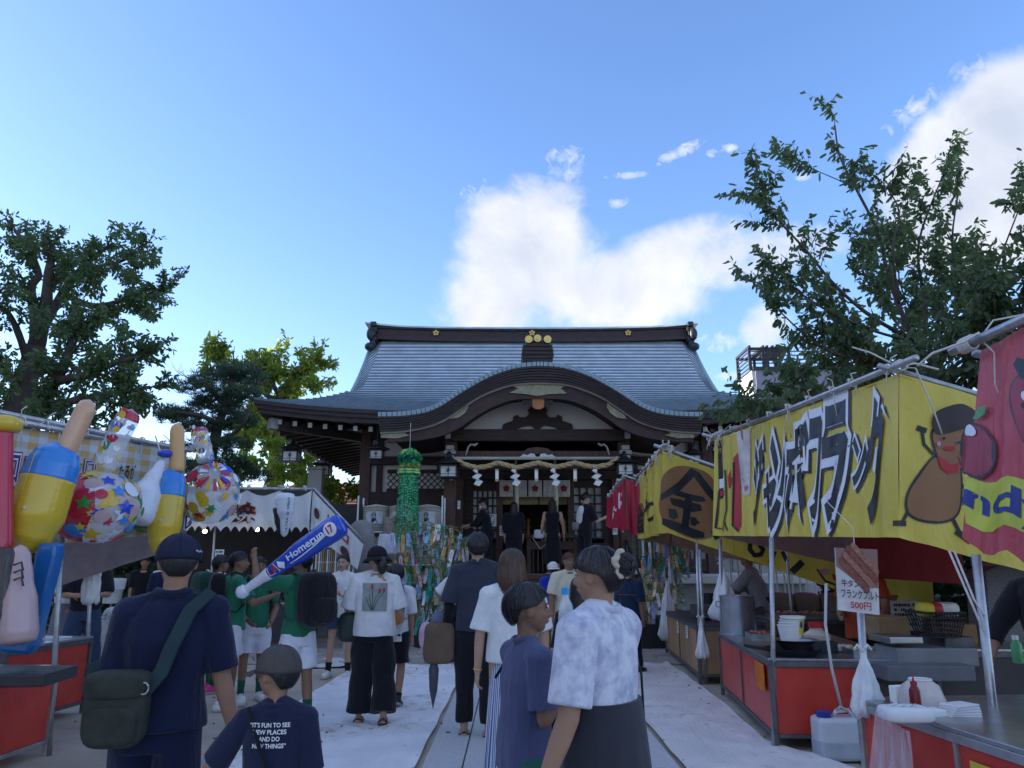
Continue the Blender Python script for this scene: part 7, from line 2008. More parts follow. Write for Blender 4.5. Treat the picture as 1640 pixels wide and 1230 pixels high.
strip_mesh={}
for nm,c in strip_cols:
	q=MB();q.add([V(-.027,0,0),V(.027,0,0),V(.032,.01,-.13),V(.024,.004,-.25),V(-.030,.0,-.25),V(-.024,.012,-.13)],[(0,5,2,1),(5,4,3,2)])
	q.add([V(0,0,0),V(.002,0,.05),V(-.002,0,.05)],[(0,1,2)])
	q.add([V(-.003,-.004,-.04),V(.003,-.004,-.04),V(.003,.002,-.13),V(-.003,.002,-.13)],[(0,1,2,3)],1)
	o=q.build('wish_strip',[mat('strip_'+nm.replace(' ','_'),c,var=.08),black_ink],None);strip_mesh[nm]=o.data;bpy.data.objects.remove(o)
def bamboo(label,side_,base,stems,Y,ext,n_strip,seed):
	t=thing('wish_bamboo',label,'bamboo',base)
	rr=random.Random(seed);mb=MB();PP,DD=[],[];anchors=[]
	for pts in stems:
		P_=[at(x,y,Y+dy)for x,y,dy in pts];mb.tube(P_,[.018*(1-.7*i/(len(P_)-1))for i in range(len(P_))],7)
		for i in range(len(P_)-1):
			for _ in range(9):
				a_=lerp(P_[i],P_[i+1],rr.random());d=V(rr.gauss(0,.8),rr.gauss(0,.6),rr.uniform(-.1,.5)).normalized();l=rr.uniform(.2,.5)
				m_=a_+d*l*.6;e=a_+d*l+V(0,0,-.12);mb.tube([a_,m_,e],[.006,.004,.002],4);anchors+=[m_,e,lerp(a_,m_,.6)]
				for _ in range(10):PP.append(lerp(m_,e,rr.random())+V(rr.gauss(0,.03),rr.gauss(0,.03),0));DD.append(d)
	mb.build('bamboo_stem',mat('bamboo_green',(.22,.25,.10),rough=.5),t,smooth=True)
	leaf_mesh('foliage',LM_bamboo,t,PP,DD,.11,seed,width=.16,droop=.7)
	for i in range(n_strip):
		p=rr.choice(anchors)+V(rr.gauss(0,.03),-rr.random()*.08,-.02)
		x0,x1,z0,z1=ext
		nm=rr.choice(strip_cols)[0]
		o=link('wish_strip',strip_mesh[nm]);o.location=p;o.rotation_euler=(rr.uniform(-.2,.2),rr.uniform(-.25,.25),rr.uniform(-.9,.9));s=rr.uniform(.85,1.25);o.scale=(s,s,s)
		tag(o,f'{nm} wish strip dangling on the bamboo {side_} of the shrine steps','wish strip',f'wish strips on the {side_} bamboo')
	return t
Yw=14.6
bb_=V(at(682,1010,Yw).x,Yw,0)
bamboo('potted bamboo branches crowded with paper wish strips left of the shrine steps','left',bb_,[[(682,1000,0),(676,930,0),(668,880,0),(660,850,0)],[(684,1000,0),(690,930,0),(690,870,0),(692,835,0)],[(686,1000,.1),(705,930,.1),(722,880,.1),(728,858,.1)],[(680,1000,-.1),(700,920,-.2),(710,870,-.2),(705,850,-.2)],[(686,1000,.1),(715,920,-.1),(735,885,.1),(738,860,.1)],[(681,1000,0),(665,920,-.1),(655,900,-.1)]],Yw,(0,0,0,0),150,3)
q=MB();q.box(bb_+V(0,0,.19),(.36,.36,.38),taper=1.12);q.box(bb_+V(0,0,.37),(.42,.42,.05));o=q.build('planter',mat('black_planter',(.02,.025,.028),rough=.45),None,bevel=.01);tag(o,'black square planter holding the left wish bamboo','planter')
bb2=V(at(1048,1010,14.4).x,14.4,0)
bamboo('potted bamboo branches with paper wish strips under the gold character banner','right',bb2,[[(1050,1000,0),(1045,930,0),(1042,860,0)],[(1050,1000,0),(1060,920,0),(1064,850,0)],[(1052,1000,0),(1075,920,0),(1085,860,0)],[(1052,1000,0),(1090,920,.1),(1105,880,.1)],[(1050,1000,0),(1052,930,-.2),(1056,900,-.2)]],14.4,(0,0,0,0),115,6)
q=MB();q.box(bb2+V(0,0,.22),(.5,.4,.44),taper=1.1);o=q.build('planter',mat('black_planter',(0,0,0)),None,bevel=.01);tag(o,'dark planter holding the right wish bamboo by the stone post','planter')
skin_m=mat('skin',(.35,.195,.125),rough=.55,var=.10,scale=12,bump=.08,bscale=200,spec=.3,sub=.05)
skin_l=mat('skin_light',(.44,.27,.19),rough=.55,var=.08,scale=12,bump=.08,bscale=200,spec=.3,sub=.05)
skin_t=mat('skin_tan',(.24,.13,.082),rough=.55,var=.12,scale=12,bump=.08,bscale=200,spec=.3,sub=.05)
hair_b=mat('black_hair',(.016,.014,.016),rough=.38,var=.3,scale=40,spec=.5,stretch=(6,6,.4),bump=.4,bscale=60)
hair_br=mat('brown_hair',(.090,.048,.030),rough=.42,var=.4,scale=50,spec=.5,stretch=(6,6,.3),bump=.4,bscale=60)
hair_l=mat('black_hair_sheen',(.030,.027,.030),rough=.3,spec=.6)
eye_w=mat('eye_white',(.55,.52,.50),rough=.3,var=.03,bump=0);eye_d=mat('iris_dark',(.015,.010,.008),rough=.2,bump=0)
lip_m=mat('lips',(.25,.11,.085),rough=.45,bump=0);shoe_w=mat('white_shoe',(.62,.62,.60),rough=.5);shoe_k=mat('black_shoe',(.02,.02,.022),rough=.5);sole_m=mat('shoe_sole',(.35,.33,.30),rough=.7)
def rotm(yaw=0,pitch=0,roll=0):return(Matrix.Rotation(yaw,3,'Z')@Matrix.Rotation(pitch,3,'X')@Matrix.Rotation(roll,3,'Y'))
def nv(*a):return Vector(a).normalized()
FOLD_SEED=[0]
def folds(amp,k=9.0):
	FOLD_SEED[0]+=1;r=np.random.RandomState(FOLD_SEED[0]);ph=r.rand(12)*6.28;dr=r.normal(0,1,(6,3));dr/=np.linalg.norm(dr,axis=1)[:,None]
	def f(co,no):
		w_=np.zeros(len(co));q=co+.05*np.sin(co[:,[1,2,0]]*11+ph[:3])
		for i in range(6):
			w_+=np.sin((q@dr[i])*k*(1+.55*i)+ph[i+3]+1.4*np.sin((q@dr[(i+2)%6])*k*.7+ph[i+5]))/(1+.5*i)
		w_=np.sign(w_)*np.abs(w_)**.8
		return co+no*(w_*amp*.5)[:,None]
	return f
def body_frame(H,lean=(0,0),crouch=0.0,twist=0.0,sw=.106,hw=.052):
	hip=V(0,0,(.525-crouch)*H)
	sp=V(lean[0],lean[1],1).normalized()
	Tm=Matrix.Rotation(twist,3,'Z')
	ch=hip+sp*.20*H;sh=hip+sp*.292*H;nk=hip+sp*.322*H
	return hip,sp,Tm,ch,sh,nk
def hand(q,wr,fd,nrm,s,curl=.35,side=1,spread=.0,grip=0.0):
	"""five fingered hand starting at the wrist wr, pointing along fd, palm facing nrm; s = hand length"""
	fd=fd.normalized();nrm=(nrm-fd*nrm.dot(fd));nrm=nrm.normalized()if nrm.length>1e-4 else V(0,1,0);sd=fd.cross(nrm)*side
	R=Matrix((sd,nrm,fd)).transposed()
	q.ell(wr+fd*s*.26,(s*.215,s*.085,s*.30),R=R,p=.8,seg=14,rings=10)
	q.ell(wr+fd*s*.10+sd*s*.08,(s*.11,s*.10,s*.18),R=R,seg=10,rings=8)
	lens=(.40,.45,.42,.33)
	for i,l in enumerate(lens):
		base=wr+fd*s*(.50-.02*abs(i-1.3))+sd*s*(.155-.105*i)
		d=(fd+sd*(.10-.07*i)*(1+spread)).normalized();p=[base-d*s*.10,base];a=0
		for j,f in enumerate((.45,.30,.25)):
			a+=curl*(1.0 if j==0 else 1.15)+grip*.3
			dd=d*math.cos(a)+nrm*math.sin(a);p.append(p[-1]+dd*s*l*f)
		q.tube(p,[s*.055,s*.052,s*.048,s*.042,s*.030],8)
		q.ell(p[-1],s*.031,seg=8,rings=6)
	b=wr+fd*s*.12+sd*s*.17;d1=(fd*.7+sd*.75+nrm*.35).normalized();d2=(fd*.9+sd*.25+nrm*(.35+curl)).normalized()
	p=[b-d1*s*.05,b+d1*s*.18,b+d1*s*.18+d2*s*.16,b+d1*s*.18+d2*s*.16+(d2+nrm*curl*.5).normalized()*s*.11]
	q.tube(p,[s*.075,s*.06,s*.050,s*.034],8);q.ell(p[-1],s*.035,seg=8,rings=6)
def limb(q,a,b,c,r):
	"""two-segment limb with joints: radii r = (root, above joint, joint, below joint, end)"""
	q.tube([a,lerp(a,b,.5),b],[r[0],r[1],r[2]],12);q.ell(b,r[2]*1.02,seg=12,rings=8);q.ell(a,r[0],seg=12,rings=8)
	q.tube([b,lerp(b,c,.3),c],[r[2],r[3],r[4]],12);q.ell(c,r[4],seg=10,rings=7)
def eloft(q,rings,seg=20,p=.85):
	"""rings: (centre, rx, ry, Rot)"""
	out=[]
	for c,rx,ry,R in rings:
		rg=[]
		for k in range(seg):
			a=2*PI*k/seg;sg=lambda t:math.copysign(abs(t)**p,t)
			rg.append(c+R@V(rx*sg(math.cos(a)),ry*sg(math.sin(a)),0))
		out.append(rg)
	q.loft(out)
def arm_pts(sh,H,spec,side,swf=.106,Tm=Matrix.Identity(3)):
	S=sh+Tm@V(side*swf*H,0,-.020*H)
	u,f=(Tm@Vector(spec[0])).normalized(),(Tm@Vector(spec[1])).normalized()
	E=S+u*.172*H;W_=E+f*.148*H
	return S,E,W_
def head_build(t,c,hs,R,skin,hair,style,face=True,vox=.008,mouth=False,glasses=False,mask=False,n_str=900,hairm=None,vol=1.0,length=0.0,fringe=1.0,tie=None,flat=0,cut_back=140):
	"""c: head centre (eye height); hs: half head height"""
	X=lambda x,y,z:c+R@V(x*hs,y*hs,z*hs)
	if face:
		for s in(-1,1):
			q=MB();q.ell(X(.27*s,.70,.0),(hs*.115,hs*.06,hs*.042),R=R,seg=12,rings=8);q.build('eye',eye_w,t,smooth=True)
			q=MB();q.ell(X(.27*s,.742,.0),(hs*.048,hs*.022,hs*.042),R=R,seg=10,rings=6);q.build('iris',eye_d,t,smooth=True)
			q=MB();q.tube([X(.13*s,.775,.045),X(.27*s,.765,.065),X(.41*s,.67,.02)],[hs*.016,hs*.022,hs*.012],6);q.build('eyelid',hairm or hair_b,t,smooth=True)
			q=MB();q.tube([X(.12*s,.80,.19),X(.28*s,.77,.235),X(.44*s,.65,.18)],[hs*.022,hs*.028,hs*.012],6);q.build('eyebrow',hairm or hair_b,t,smooth=True)
		if not mask:
			q=MB();q.tube([X(-.20,.735,-.50),X(-.07,.83,-.475),X(0,.835,-.485),X(.07,.83,-.475),X(.20,.735,-.50)],[hs*.012,hs*.026,hs*.022,hs*.026,hs*.012],8);q.tube([X(-.17,.72,-.535),X(0,.795,-.55),X(.17,.72,-.535)],[hs*.012,hs*.032,hs*.012],8)
			q.build('mouth',lip_m,t,smooth=True)
		else:
			q=MB();q.ell(X(0,.55,-.42),(hs*.50,hs*.40,hs*.36),R=R,p=.8);q.build('face_mask',paper,t,smooth=True)
	if glasses:pass
	A_=(.80*vol,.95*vol,.92*vol)
	def th_end(ph):
		a=abs(ph)
		fr=(52+16*fringe)
		if a<.75:e=fr+10*(a/.75)
		elif a<1.25:e=lerp(fr+10,88,(a-.75)/.5)
		elif a<1.8:e=lerp(88,94 if length==0 else 100,(a-1.25)/.55)
		else:e=lerp(94 if length==0 else 100,cut_back,sstep(1.8,2.6,a))
		return R_(e)
	def drop(ph):
		if length<=0:return 0
		a=abs(ph);return length*sstep(.95,1.35,a)
	def S(ph,tt,k=1.0):
		te=th_end(ph);D=drop(ph);tot=te+D/(.9*hs*1.0)if D else te
		s_=tt*tot
		if s_<=te or not D:
			th=min(s_,te);rr_=1.0
			shrink=1-.10*max(0,(th-1.75))
			return c+R@V(hs*A_[0]*k*shrink*math.sin(th)*math.sin(ph),hs*(-.10+A_[1]*k*shrink*math.sin(th)*math.cos(ph)),hs*(.14+A_[2]*k*math.cos(th)))
		th=te;z=(s_-te)*.9*hs
		p=c+R@V(hs*A_[0]*k*math.sin(th)*math.sin(ph),hs*(-.10+A_[1]*k*math.sin(th)*math.cos(ph)),hs*(.14+A_[2]*k*math.cos(th)))
		fl=1+.10*math.sin(min(1,z/(length+1e-6))*PI)
		o=(p-c);o.z=0
		return p+o*(fl-1)+V(0,0,-z)
	if style!='none':
		nph,nt=40,18
		q=MB();vs=[];fs=[]
		for i in range(nph):
			for j in range(nt+1):vs.append(S(-PI+2*PI*i/nph,j/nt))
		for i in range(nph):
			i2=(i+1)%nph
			for j in range(nt):fs.append((i*(nt+1)+j,i2*(nt+1)+j,i2*(nt+1)+j+1,i*(nt+1)+j+1))
		b0=len(vs)
		for i in range(nph):vs.append(c+(vs[i*(nt+1)+nt]-c)*.80+V(0,0,hs*.02))
		for i in range(nph):
			i2=(i+1)%nph;fs.append((i*(nt+1)+nt,i2*(nt+1)+nt,b0+i2,b0+i))
		q.add(vs,fs)
		rr=random.Random(int(hs*1e5)+n_str)
		wd=hs*.016
		for _ in range(n_str):
			ph=rr.uniform(-PI,PI);t0=rr.random()**.7*.75;t1=min(1.0+rr.uniform(-.04,.03 if flat else .12),t0+rr.uniform(.25,.6));dphi=rr.gauss(0,.10);k0=1.004+(.012*rr.random()if flat else rr.random()**2*.09)
			pv=[]
			ns=5
			for j in range(ns+1):
				f=j/ns;pv.append(S(ph+dphi*f,lerp(t0,t1,f),k0+.02*math.sin(f*PI)+(.02*f if rr.random()<.1 else 0)))
			sd=(pv[-1]-pv[0]).cross(pv[2]-c).normalized()
			vv=[];
			for j,p in enumerate(pv):
				ww=wd*(.4+.6*math.sin(PI*(.15+.8*j/ns)));vv+=[p-sd*ww,p+sd*ww]
			q.cur=1 if rr.random()<.15 else 0;q.add(vv,[(2*j,2*j+1,2*j+3,2*j+2)for j in range(ns)])
		if tie=='bun' or tie=='pony':
			pass
		ho=q.build('hair',[hairm or hair_b,hair_l if not hairm else hairm],t,smooth=True)
		return ho
	return None
def head_skin(q,c,hs,R,neck=None,nr=.05):
	X=lambda x,y,z:c+R@V(x*hs,y*hs,z*hs);e=lambda p,r,**k:q.ell(X(*p),tuple(a*hs for a in r),R=R,**k)
	e((0,-.10,.20),(.70,.86,.76),seg=20,rings=14);e((0,.18,-.22),(.60,.60,.66),seg=18,rings=12);e((0,.40,-.70),(.30,.28,.22));e((0,.30,-.58),(.44,.38,.26))
	e((0,.62,.18),(.42,.16,.14));
	for s in(-1,1):
		e((.30*s,.52,-.20),(.24,.20,.20));e((.70*s,-.04,-.08),(.07,.17,.24));e((.74*s,-.10,.06),(.07,.12,.12))
		q.ell(X(.10*s,.82,-.27),hs*.075,seg=8,rings=6)
	q.tube([X(0,.74,.10),X(0,.88,-.10),X(0,.97,-.24),X(0,.84,-.31)],[hs*.07,hs*.085,hs*.105,hs*.08],8)
	e((0,.72,-.50),(.20,.12,.10))
	if neck is not None:q.tube([X(0,-.12,-.35),lerp(c,neck,.65),neck],[nr*1.02,nr,nr*1.12],14)
def person(label,loc,H,yaw=0.0,lean=(0,0),twist=0.0,head=(0,0),hk=1.0,skin=None,top=None,bottom=None,arms=None,legs=None,hair=None,shoes=shoe_k,vox=.011,curls=(.35,.35),palms=None,girth=1.0,face=True,sw=.106,foot_yaw=(0,0),group=None,socks=None,crouch=0.0,lift=0.0,handscale=1.0,mask=False,sole=True):
	t=thing('person',label,'person',(0,0,0),0,group)
	skin=skin or skin_m
	hip,sp,Tm,ch,sh,nk=body_frame(H,lean,crouch,twist)
	arms=arms or[((-.12,-.02,-1),(-.02,.16,-1)),((.12,-.02,-1),(.02,.16,-1))]
	jr=random.Random(len(label)*7+int(H*100));j1,j2=jr.uniform(-.10,.14),jr.uniform(0,.14)
	legs=legs or[((-.05,j1,-1),(-.02,j1-j2,-1)),((.05,-j1,-1),(.02,-j1-.03,-1))]or[((-.03,.02,-1),(-.01,-.03,-1)),((.03,.02,-1),(.01,-.03,-1))]
	L_=[]
	for i,s in enumerate((-1,1)):
		A=hip+V(s*.052*H,0,-.01*H);d1,d2=Vector(legs[i][0]).normalized(),Vector(legs[i][1]).normalized()
		K=A+d1*.245*H;N_=K+d2*.23*H;L_.append((A,K,N_))
	dz=.045*H-min(l[2].z for l in L_)
	sh_=V(0,0,dz)
	hip,ch,sh,nk=hip+sh_,ch+sh_,sh+sh_,nk+sh_
	L_=[tuple(p+sh_ for p in l)for l in L_]
	Ar=[arm_pts(sh,H,arms[i],s,sw,Tm)for i,s in enumerate((-1,1))]
	hs=.0665*H*hk
	Rh=rotm(head[0],head[1])
	hc=nk+sp*hs*.50+V(0,0,hs*.66)+Rh@V(0,hs*.10,0)
	g=girth
	q=MB();I=Matrix.Identity(3)
	head_skin(q,hc,hs,Rh,nk+V(0,0,-.02*H),.031*H*(.5+.5*g))
	eloft(q,[(hip+V(0,0,-.05*H),.075*H*g,.05*H*g,I),(hip,.088*H*g,.055*H*g,I),(lerp(hip,ch,.5),.075*H*g,.050*H*g,Tm),(ch,.088*H*g,.056*H*g,Tm),(lerp(ch,sh,.8),.095*H*g,.048*H*g,Tm),(nk,.035*H,.034*H,Tm)])
	for i,s in enumerate((-1,1)):
		S_,E,W_=Ar[i]
		limb(q,S_,E,W_,(.031*H*g,.027*H*g,.0235*H*g,.023*H*g,.0155*H))
		fd=(W_-E).normalized()
		pn=Vector(palms[i])if palms and palms[i]is not None else V(-s,.25,0)
		hand(q,W_-fd*.004*H,(fd+V(0,0,0)),pn,.102*H*handscale,curls[i],side=1 if(fd.cross(pn)).dot(V(0,1,0))>0 else-1)
		A,K,N_=L_[i]
		limb(q,A,K,N_,(.052*H*g,.042*H*g,.031*H*g,.032*H*g,.0185*H))
		if shoes is None:
			fy=Matrix.Rotation(foot_yaw[i],3,'Z');q.ell(N_+fy@V(0,.035*H,-.028*H),(.028*H,.075*H,.018*H),R=fy,p=.8)
	o=q.build('body',skin,t);remesh_later(o,vox,3)
	for i in range(2):
		A,K,N_=L_[i];fy=Matrix.Rotation(foot_yaw[i],3,'Z')
		sh_dir=(N_-K).normalized();tilt=max(-.2,min(.9,-sh_dir.y*1.0))if sh_dir.y<-.25 else 0
		fR=fy@Matrix.Rotation(-tilt,3,'X')
		if shoes is not None:
			q=MB();q.ell(N_+fR@V(0,.030*H,-.020*H),(.029*H,.078*H,.026*H),R=fR,p=.75,seg=18,rings=10);q.ell(N_+fR@V(0,-.002*H,.0),(.025*H,.032*H,.03*H),R=fR)
			so=q.build('shoe',shoes,t,smooth=True)
			q=MB();q.ell(N_+fR@V(0,.032*H,-.037*H),(.031*H,.082*H,.010*H),R=fR,p=.5,seg=18,rings=8);q.build('sole',sole_m,so,smooth=True)
		elif sole:
			q=MB();q.ell(N_+fR@V(0,.035*H,-.043*H),(.031*H,.082*H,.008*H),R=fR,p=.6,seg=18,rings=8);q.tube([N_+fR@V(-.032*H,.05*H,-.04*H),N_+fR@V(0,.055*H,-.002*H),N_+fR@V(.032*H,.05*H,-.04*H)],.006*H,6);q.tube([N_+fR@V(-.026*H,-.01*H,-.03*H),N_+fR@V(0,-.035*H,-.01*H),N_+fR@V(.026*H,-.01*H,-.03*H)],.005*H,6)
			q.build('sandal',shoes_alt,t,smooth=True)
		if socks:
			m_,hgt=socks
			q=MB();q.tube([N_+V(0,0,-.01*H),lerp(N_,K,hgt*.5),lerp(N_,K,hgt)],[.024*H,.024*H,.0285*H],14);q.build('sock',m_,t,smooth=True)
	if bottom:
		kind=bottom['k'];m_=bottom['m'];ln=bottom.get('len',1.0);lo=bottom.get('loose',1.0)
		q=MB()
		if kind in('pants','shorts'):
			eloft(q,[(hip+V(0,0,.075*H),.086*H*g,.060*H*g,I),(hip+V(0,0,.03*H),.095*H*g,.066*H*g,I),(hip+V(0,0,-.03*H),.103*H*g,.072*H*g,I),(hip+V(0,0,-.075*H),.100*H*g,.068*H*g,I)])
			for i in range(2):
				A,K,N_=L_[i]
				if kind=='shorts':
					B=lerp(A,K,ln);q.tube([A,lerp(A,B,.5),B],[.058*H*g,.056*H*lo*g,.055*H*lo*g],16)
				else:
					E_=lerp(K,N_,.93*ln);fl=bottom.get('flare',1.0)
					q.tube([A,lerp(A,K,.5),K,lerp(K,E_,.5),E_],[.058*H*g,.052*H*lo*g,.043*H*lo*g,.038*H*lo*fl*g,.034*H*lo*fl*fl*g],16)
			o=q.build('trousers' if kind=='pants' else 'shorts',m_,t);remesh_later(o,vox*.9,4,folds(.008*H,14/H))
		else:
			zb=L_[0][0].z-ln*H;fl=bottom.get('flare',1.3)
			q2=[];n_=8
			for j in range(n_+1):
				f=j/n_;z=lerp(hip.z+bottom.get('top',.07)*H,zb,f);wt=bottom.get('wide',1);rx=lerp(.088*wt,.088*fl*1.12,f**.8)*H*g;ry=lerp(.064*wt,.080*fl,f**.8)*H*g
				c_=lerp(hip,V((L_[0][2].x+L_[1][2].x)/2,(L_[0][2].y+L_[1][2].y)/2,0),f*.6 if ln>.3 else 0);c_=V(c_.x,c_.y,z)
				rg=[]
				for k in range(56):
					a=2*PI*k/56;pl=1+bottom.get('pleat',.03)*f*(1 if(k%4)<2 else-1)*(1+.3*math.sin(k*1.7));rg.append(c_+V(rx*pl*math.cos(a),ry*pl*math.sin(a),0))
				q2.append(rg)
			q.loft(q2);q.build('skirt',m_,t,auto=50)
	if top:
		m_=top['m'];hem=top.get('hem',.0);lo=top.get('loose',1.0);sl=top.get('sleeve',.55);q=MB()
		gz=g*lo
		eloft(q,[(hip+V(0,0,hem*H),.102*H*gz,.072*H*gz,I),(hip+V(0,0,(hem*.4+.03)*H),.099*H*gz,.070*H*gz,I),(lerp(hip,ch,.5),.094*H*gz,.066*H*gz,Tm),(ch,.102*H*gz,.068*H*gz,Tm),(lerp(ch,sh,.6),.108*H*g,.062*H*g,Tm),(lerp(ch,sh,.95)+V(0,0,.004*H),.088*H*g,.050*H*g,Tm),(lerp(sh,nk,.55)+V(0,0,.0),.052*H,.042*H,Tm)]);q.ell(nk+V(0,-.008*H,-.026*H),(.055*H,.042*H,.028*H))
		if sl>0:
			for i,s in enumerate((-1,1)):
				S_,E,W_=Ar[i]
				cfg=top.get('sl2',1.0)
				B=lerp(S_,E,min(sl,1));k0=top.get('cuff',1.15)
				k0=1+(k0-1)*.45;q.tube([nk+V(0,0,-.012*H),sh+Tm@V(s*.06*H,0,-.004*H),S_+Tm@V(s*.004*H,0,.0)],[.040*H,.040*H*g,.042*H*g],14)
				pts=[sh+Tm@V(s*.05*H,0,-.02*H),S_+V(0,0,.0),lerp(S_,B,.5),B];rad=[.044*H*g,.046*H*g,.042*H*g*(.5+.5*lo)*(.6+.4*k0),.040*H*g*(.5+.5*lo)*k0];q.ell(S_,.0445*H*g)
				if sl>1:
					pts.append(lerp(E,W_,min(.95,sl-1)));rad[3]=.036*H*g;rad.append(.026*H*g)
				q.tube(pts,rad,16)
		else:
			for s in(-1,1):
				q.tube([sh+V(s*.06*H,.03*H,-.09*H),sh+V(s*.05*H,0,.01*H),sh+V(s*.04*H,-.05*H,-.05*H)],.008*H,8)
		o=q.build(top.get('name','shirt'),m_,t);remesh_later(o,vox*.85,4,folds(.0075*H*top.get('fold',1),10/H))
		if True:
			ck=.010 if 'collar' in top else .0065
			q=MB();q.tube([nk+V(.045*H*math.cos(a),.038*H*math.sin(a)-.004*H,-.002*H+.006*H*math.cos(a)**2)for a in[2*PI*k/20 for k in range(21)]],ck*H,7);q.build('collar',top.get('collar')or m_,t,smooth=True)
	hr=dict(style='short');hr.update(hair or{})
	head_build(t,hc,hs,Rh,skin,None,face=face,mask=mask,**hr)
	t.location=V(loc[0],loc[1],(loc[2]if len(loc)>2 else 0)+lift);t.rotation_euler=(0,0,yaw)
	return dict(t=t,hip=hip,sh=sh,nk=nk,hc=hc,hs=hs,Rh=Rh,A=Ar,L=L_,H=H,ch=ch,sp=sp,Tm=Tm)
shoes_alt=mat('sandal_brown',(.05,.035,.03),rough=.6)
def wpt(p,v):
	return Matrix.Translation(p['t'].location)@Matrix.Rotation(p['t'].rotation_euler[2],4,'Z')@Vector(v)
def lbuild(q,name,m,p,**k):
	return q.build(name,m,p['t'],world=False,**k)
def item(q,name,m,p,label,cat,**k):
	o=q.build(name,m,None,world=False,**k);o.location=p['t'].location;o.rotation_euler=p['t'].rotation_euler;tag(o,label,cat);return o
def ithing(name,p,label,cat):
	t=thing(name,label,cat,p['t'].location,p['t'].rotation_euler[2]);return t
def cap(p,m,brim_dir=1,bm=None,logo=None,back_gap=False,bucket=False,brim=1.0):
	c,hs,R=p['hc'],p['hs'],p['Rh'];X=lambda x,y,z:c+R@V(x*hs,y*hs,z*hs)
	q=MB();prof=[]
	nph,nt=36,12;vs=[];fs=[]
	for j in range(nt+1):
		th=j/nt*R_(96)
		for i in range(nph):
			ph=2*PI*i/nph;vs.append(X(.90*math.sin(th)**.85*math.sin(ph),-.08+1.06*math.sin(th)**.85*math.cos(ph),.22+.98*math.cos(th)))
	for j in range(nt):
		for i in range(nph):fs.append((j*nph+i,j*nph+(i+1)%nph,(j+1)*nph+(i+1)%nph,(j+1)*nph+i))
	b0=len(vs)
	for i in range(nph):
		ph=2*PI*i/nph;vs.append(X(.84*math.sin(ph),-.08+1.0*math.cos(ph),.14))
	fs+=[(nt*nph+i,nt*nph+(i+1)%nph,b0+(i+1)%nph,b0+i)for i in range(nph)]
	q.add(vs,fs);q.ell(X(0,-.08,1.2),hs*.06)
	o=lbuild(q,'cap',m,p,smooth=True)
	q=MB();vs=[];fs=[]
	if bucket:rng=[2*PI*i/36 for i in range(37)]
	else:rng=[(-1.15+2.3*i/24)+(0 if brim_dir>0 else PI)for i in range(25)]
	for a in rng:
		ext=.38*brim if bucket else .62*brim*math.cos((a if brim_dir>0 else a-PI)*1.15)**.6 if abs((a if brim_dir>0 else a-PI)*1.15)<PI/2 else 0
		for k,(f,z)in enumerate(((0,.16),(.5,.13-.03*bucket),(1,.04-.22*bucket),(1,.01-.22*bucket),(.5,.09-.03*bucket),(0,.12))):
			vs.append(X((.88+ext*f)*math.sin(a),-.08+(1.03+ext*f)*math.cos(a),z-.05*abs(math.sin(a))*f))
	n=len(rng)
	fs=[(6*i+k,6*i+(k+1)%6,6*i+6+(k+1)%6,6*i+6+k)for i in range(n-1)for k in range(6)]
	q.add(vs,fs);lbuild(q,'brim',bm or m,p,smooth=True)
	q=MB()
	for k in range(3 if not bucket else 0):
		a=PI*k/3;pts=[X(.905*math.sin(th)**.85*math.sin(a),-.08+1.07*math.sin(th)**.85*math.cos(a),.225+.985*math.cos(th))for th in[R_(-90+180*j/20)if False else R_(90*j/10)for j in range(11)]];q.tube(pts,hs*.012,5)
		pts=[X(-.905*math.sin(th)**.85*math.sin(a),-.08-1.07*math.sin(th)**.85*math.cos(a),.225+.985*math.cos(th))for th in[R_(90*j/10)for j in range(11)]];q.tube(pts,hs*.012,5)
	if q.v:lbuild(q,'cap_seam',m,p)
	return o
def backpack(p,m,label,w_=.30,h=.46,d=.20,z=.0,x=0.0,pocket=None,straps=True,trim=None,y=None):
	H=p['H'];t=ithing('backpack',p,label,'backpack')
	c=p['ch']+V(x,-(.068*H+d*.5)if y is None else y,z)
	q=MB();q.ell(c,(w_/2,d/2,h/2),p=.55,seg=28,rings=20);o=q.build('pack_body',m,t,smooth=True,world=False)
	q=MB();q.ell(c+V(0,-d*.36,-h*.20),(w_*.42,d*.26,h*.24),p=.55,seg=22,rings=14);q.build('pocket',pocket or m,t,smooth=True,world=False)
	q=MB()
	q.tube([c+V(-w_*.46,-d*.12,-h*.2),c+V(-w_*.40,-d*.15,h*.30),c+V(0,-d*.2,h*.47),c+V(w_*.40,-d*.15,h*.30),c+V(w_*.46,-d*.12,-h*.2)],.006,6)
	q.build('zip',trim or m,t,smooth=True,world=False)
	if straps:
		for i,s in enumerate((-1,1)):
			S_=p['A'][i][0]
			q=MB();q.tube([c+V(s*w_*.28,d*.35,h*.42),p['sh']+V(s*.065*H,-.03*H,.045*H),p['sh']+V(s*.075*H,.03*H,.03*H),p['ch']+V(s*.085*H,.085*H,-.03*H),p['ch']+V(s*.105*H,.0,-.12*H),c+V(s*w_*.42,d*.3,-h*.36)],[.018]*6,8,flat=.35,up=(0,1,0));q.build('strap',trim or m,t,smooth=True,world=False)
	q=MB();q.tube([c+V(-.03,d*.3,h*.46),c+V(-.02,d*.25,h*.53),c+V(.02,d*.25,h*.53),c+V(.03,d*.3,h*.46)],.008,6);q.build('carry_loop',trim or m,t,smooth=True,world=False)
	return t
def strap_line(q,pts,w_=.018,flat=.25):q.tube(pts,w_,8,flat=flat,up=(0,1,0))
def ppos(px,Y,z=0.0):
	a=at(px,1000,Y);return(a.x,Y,z)
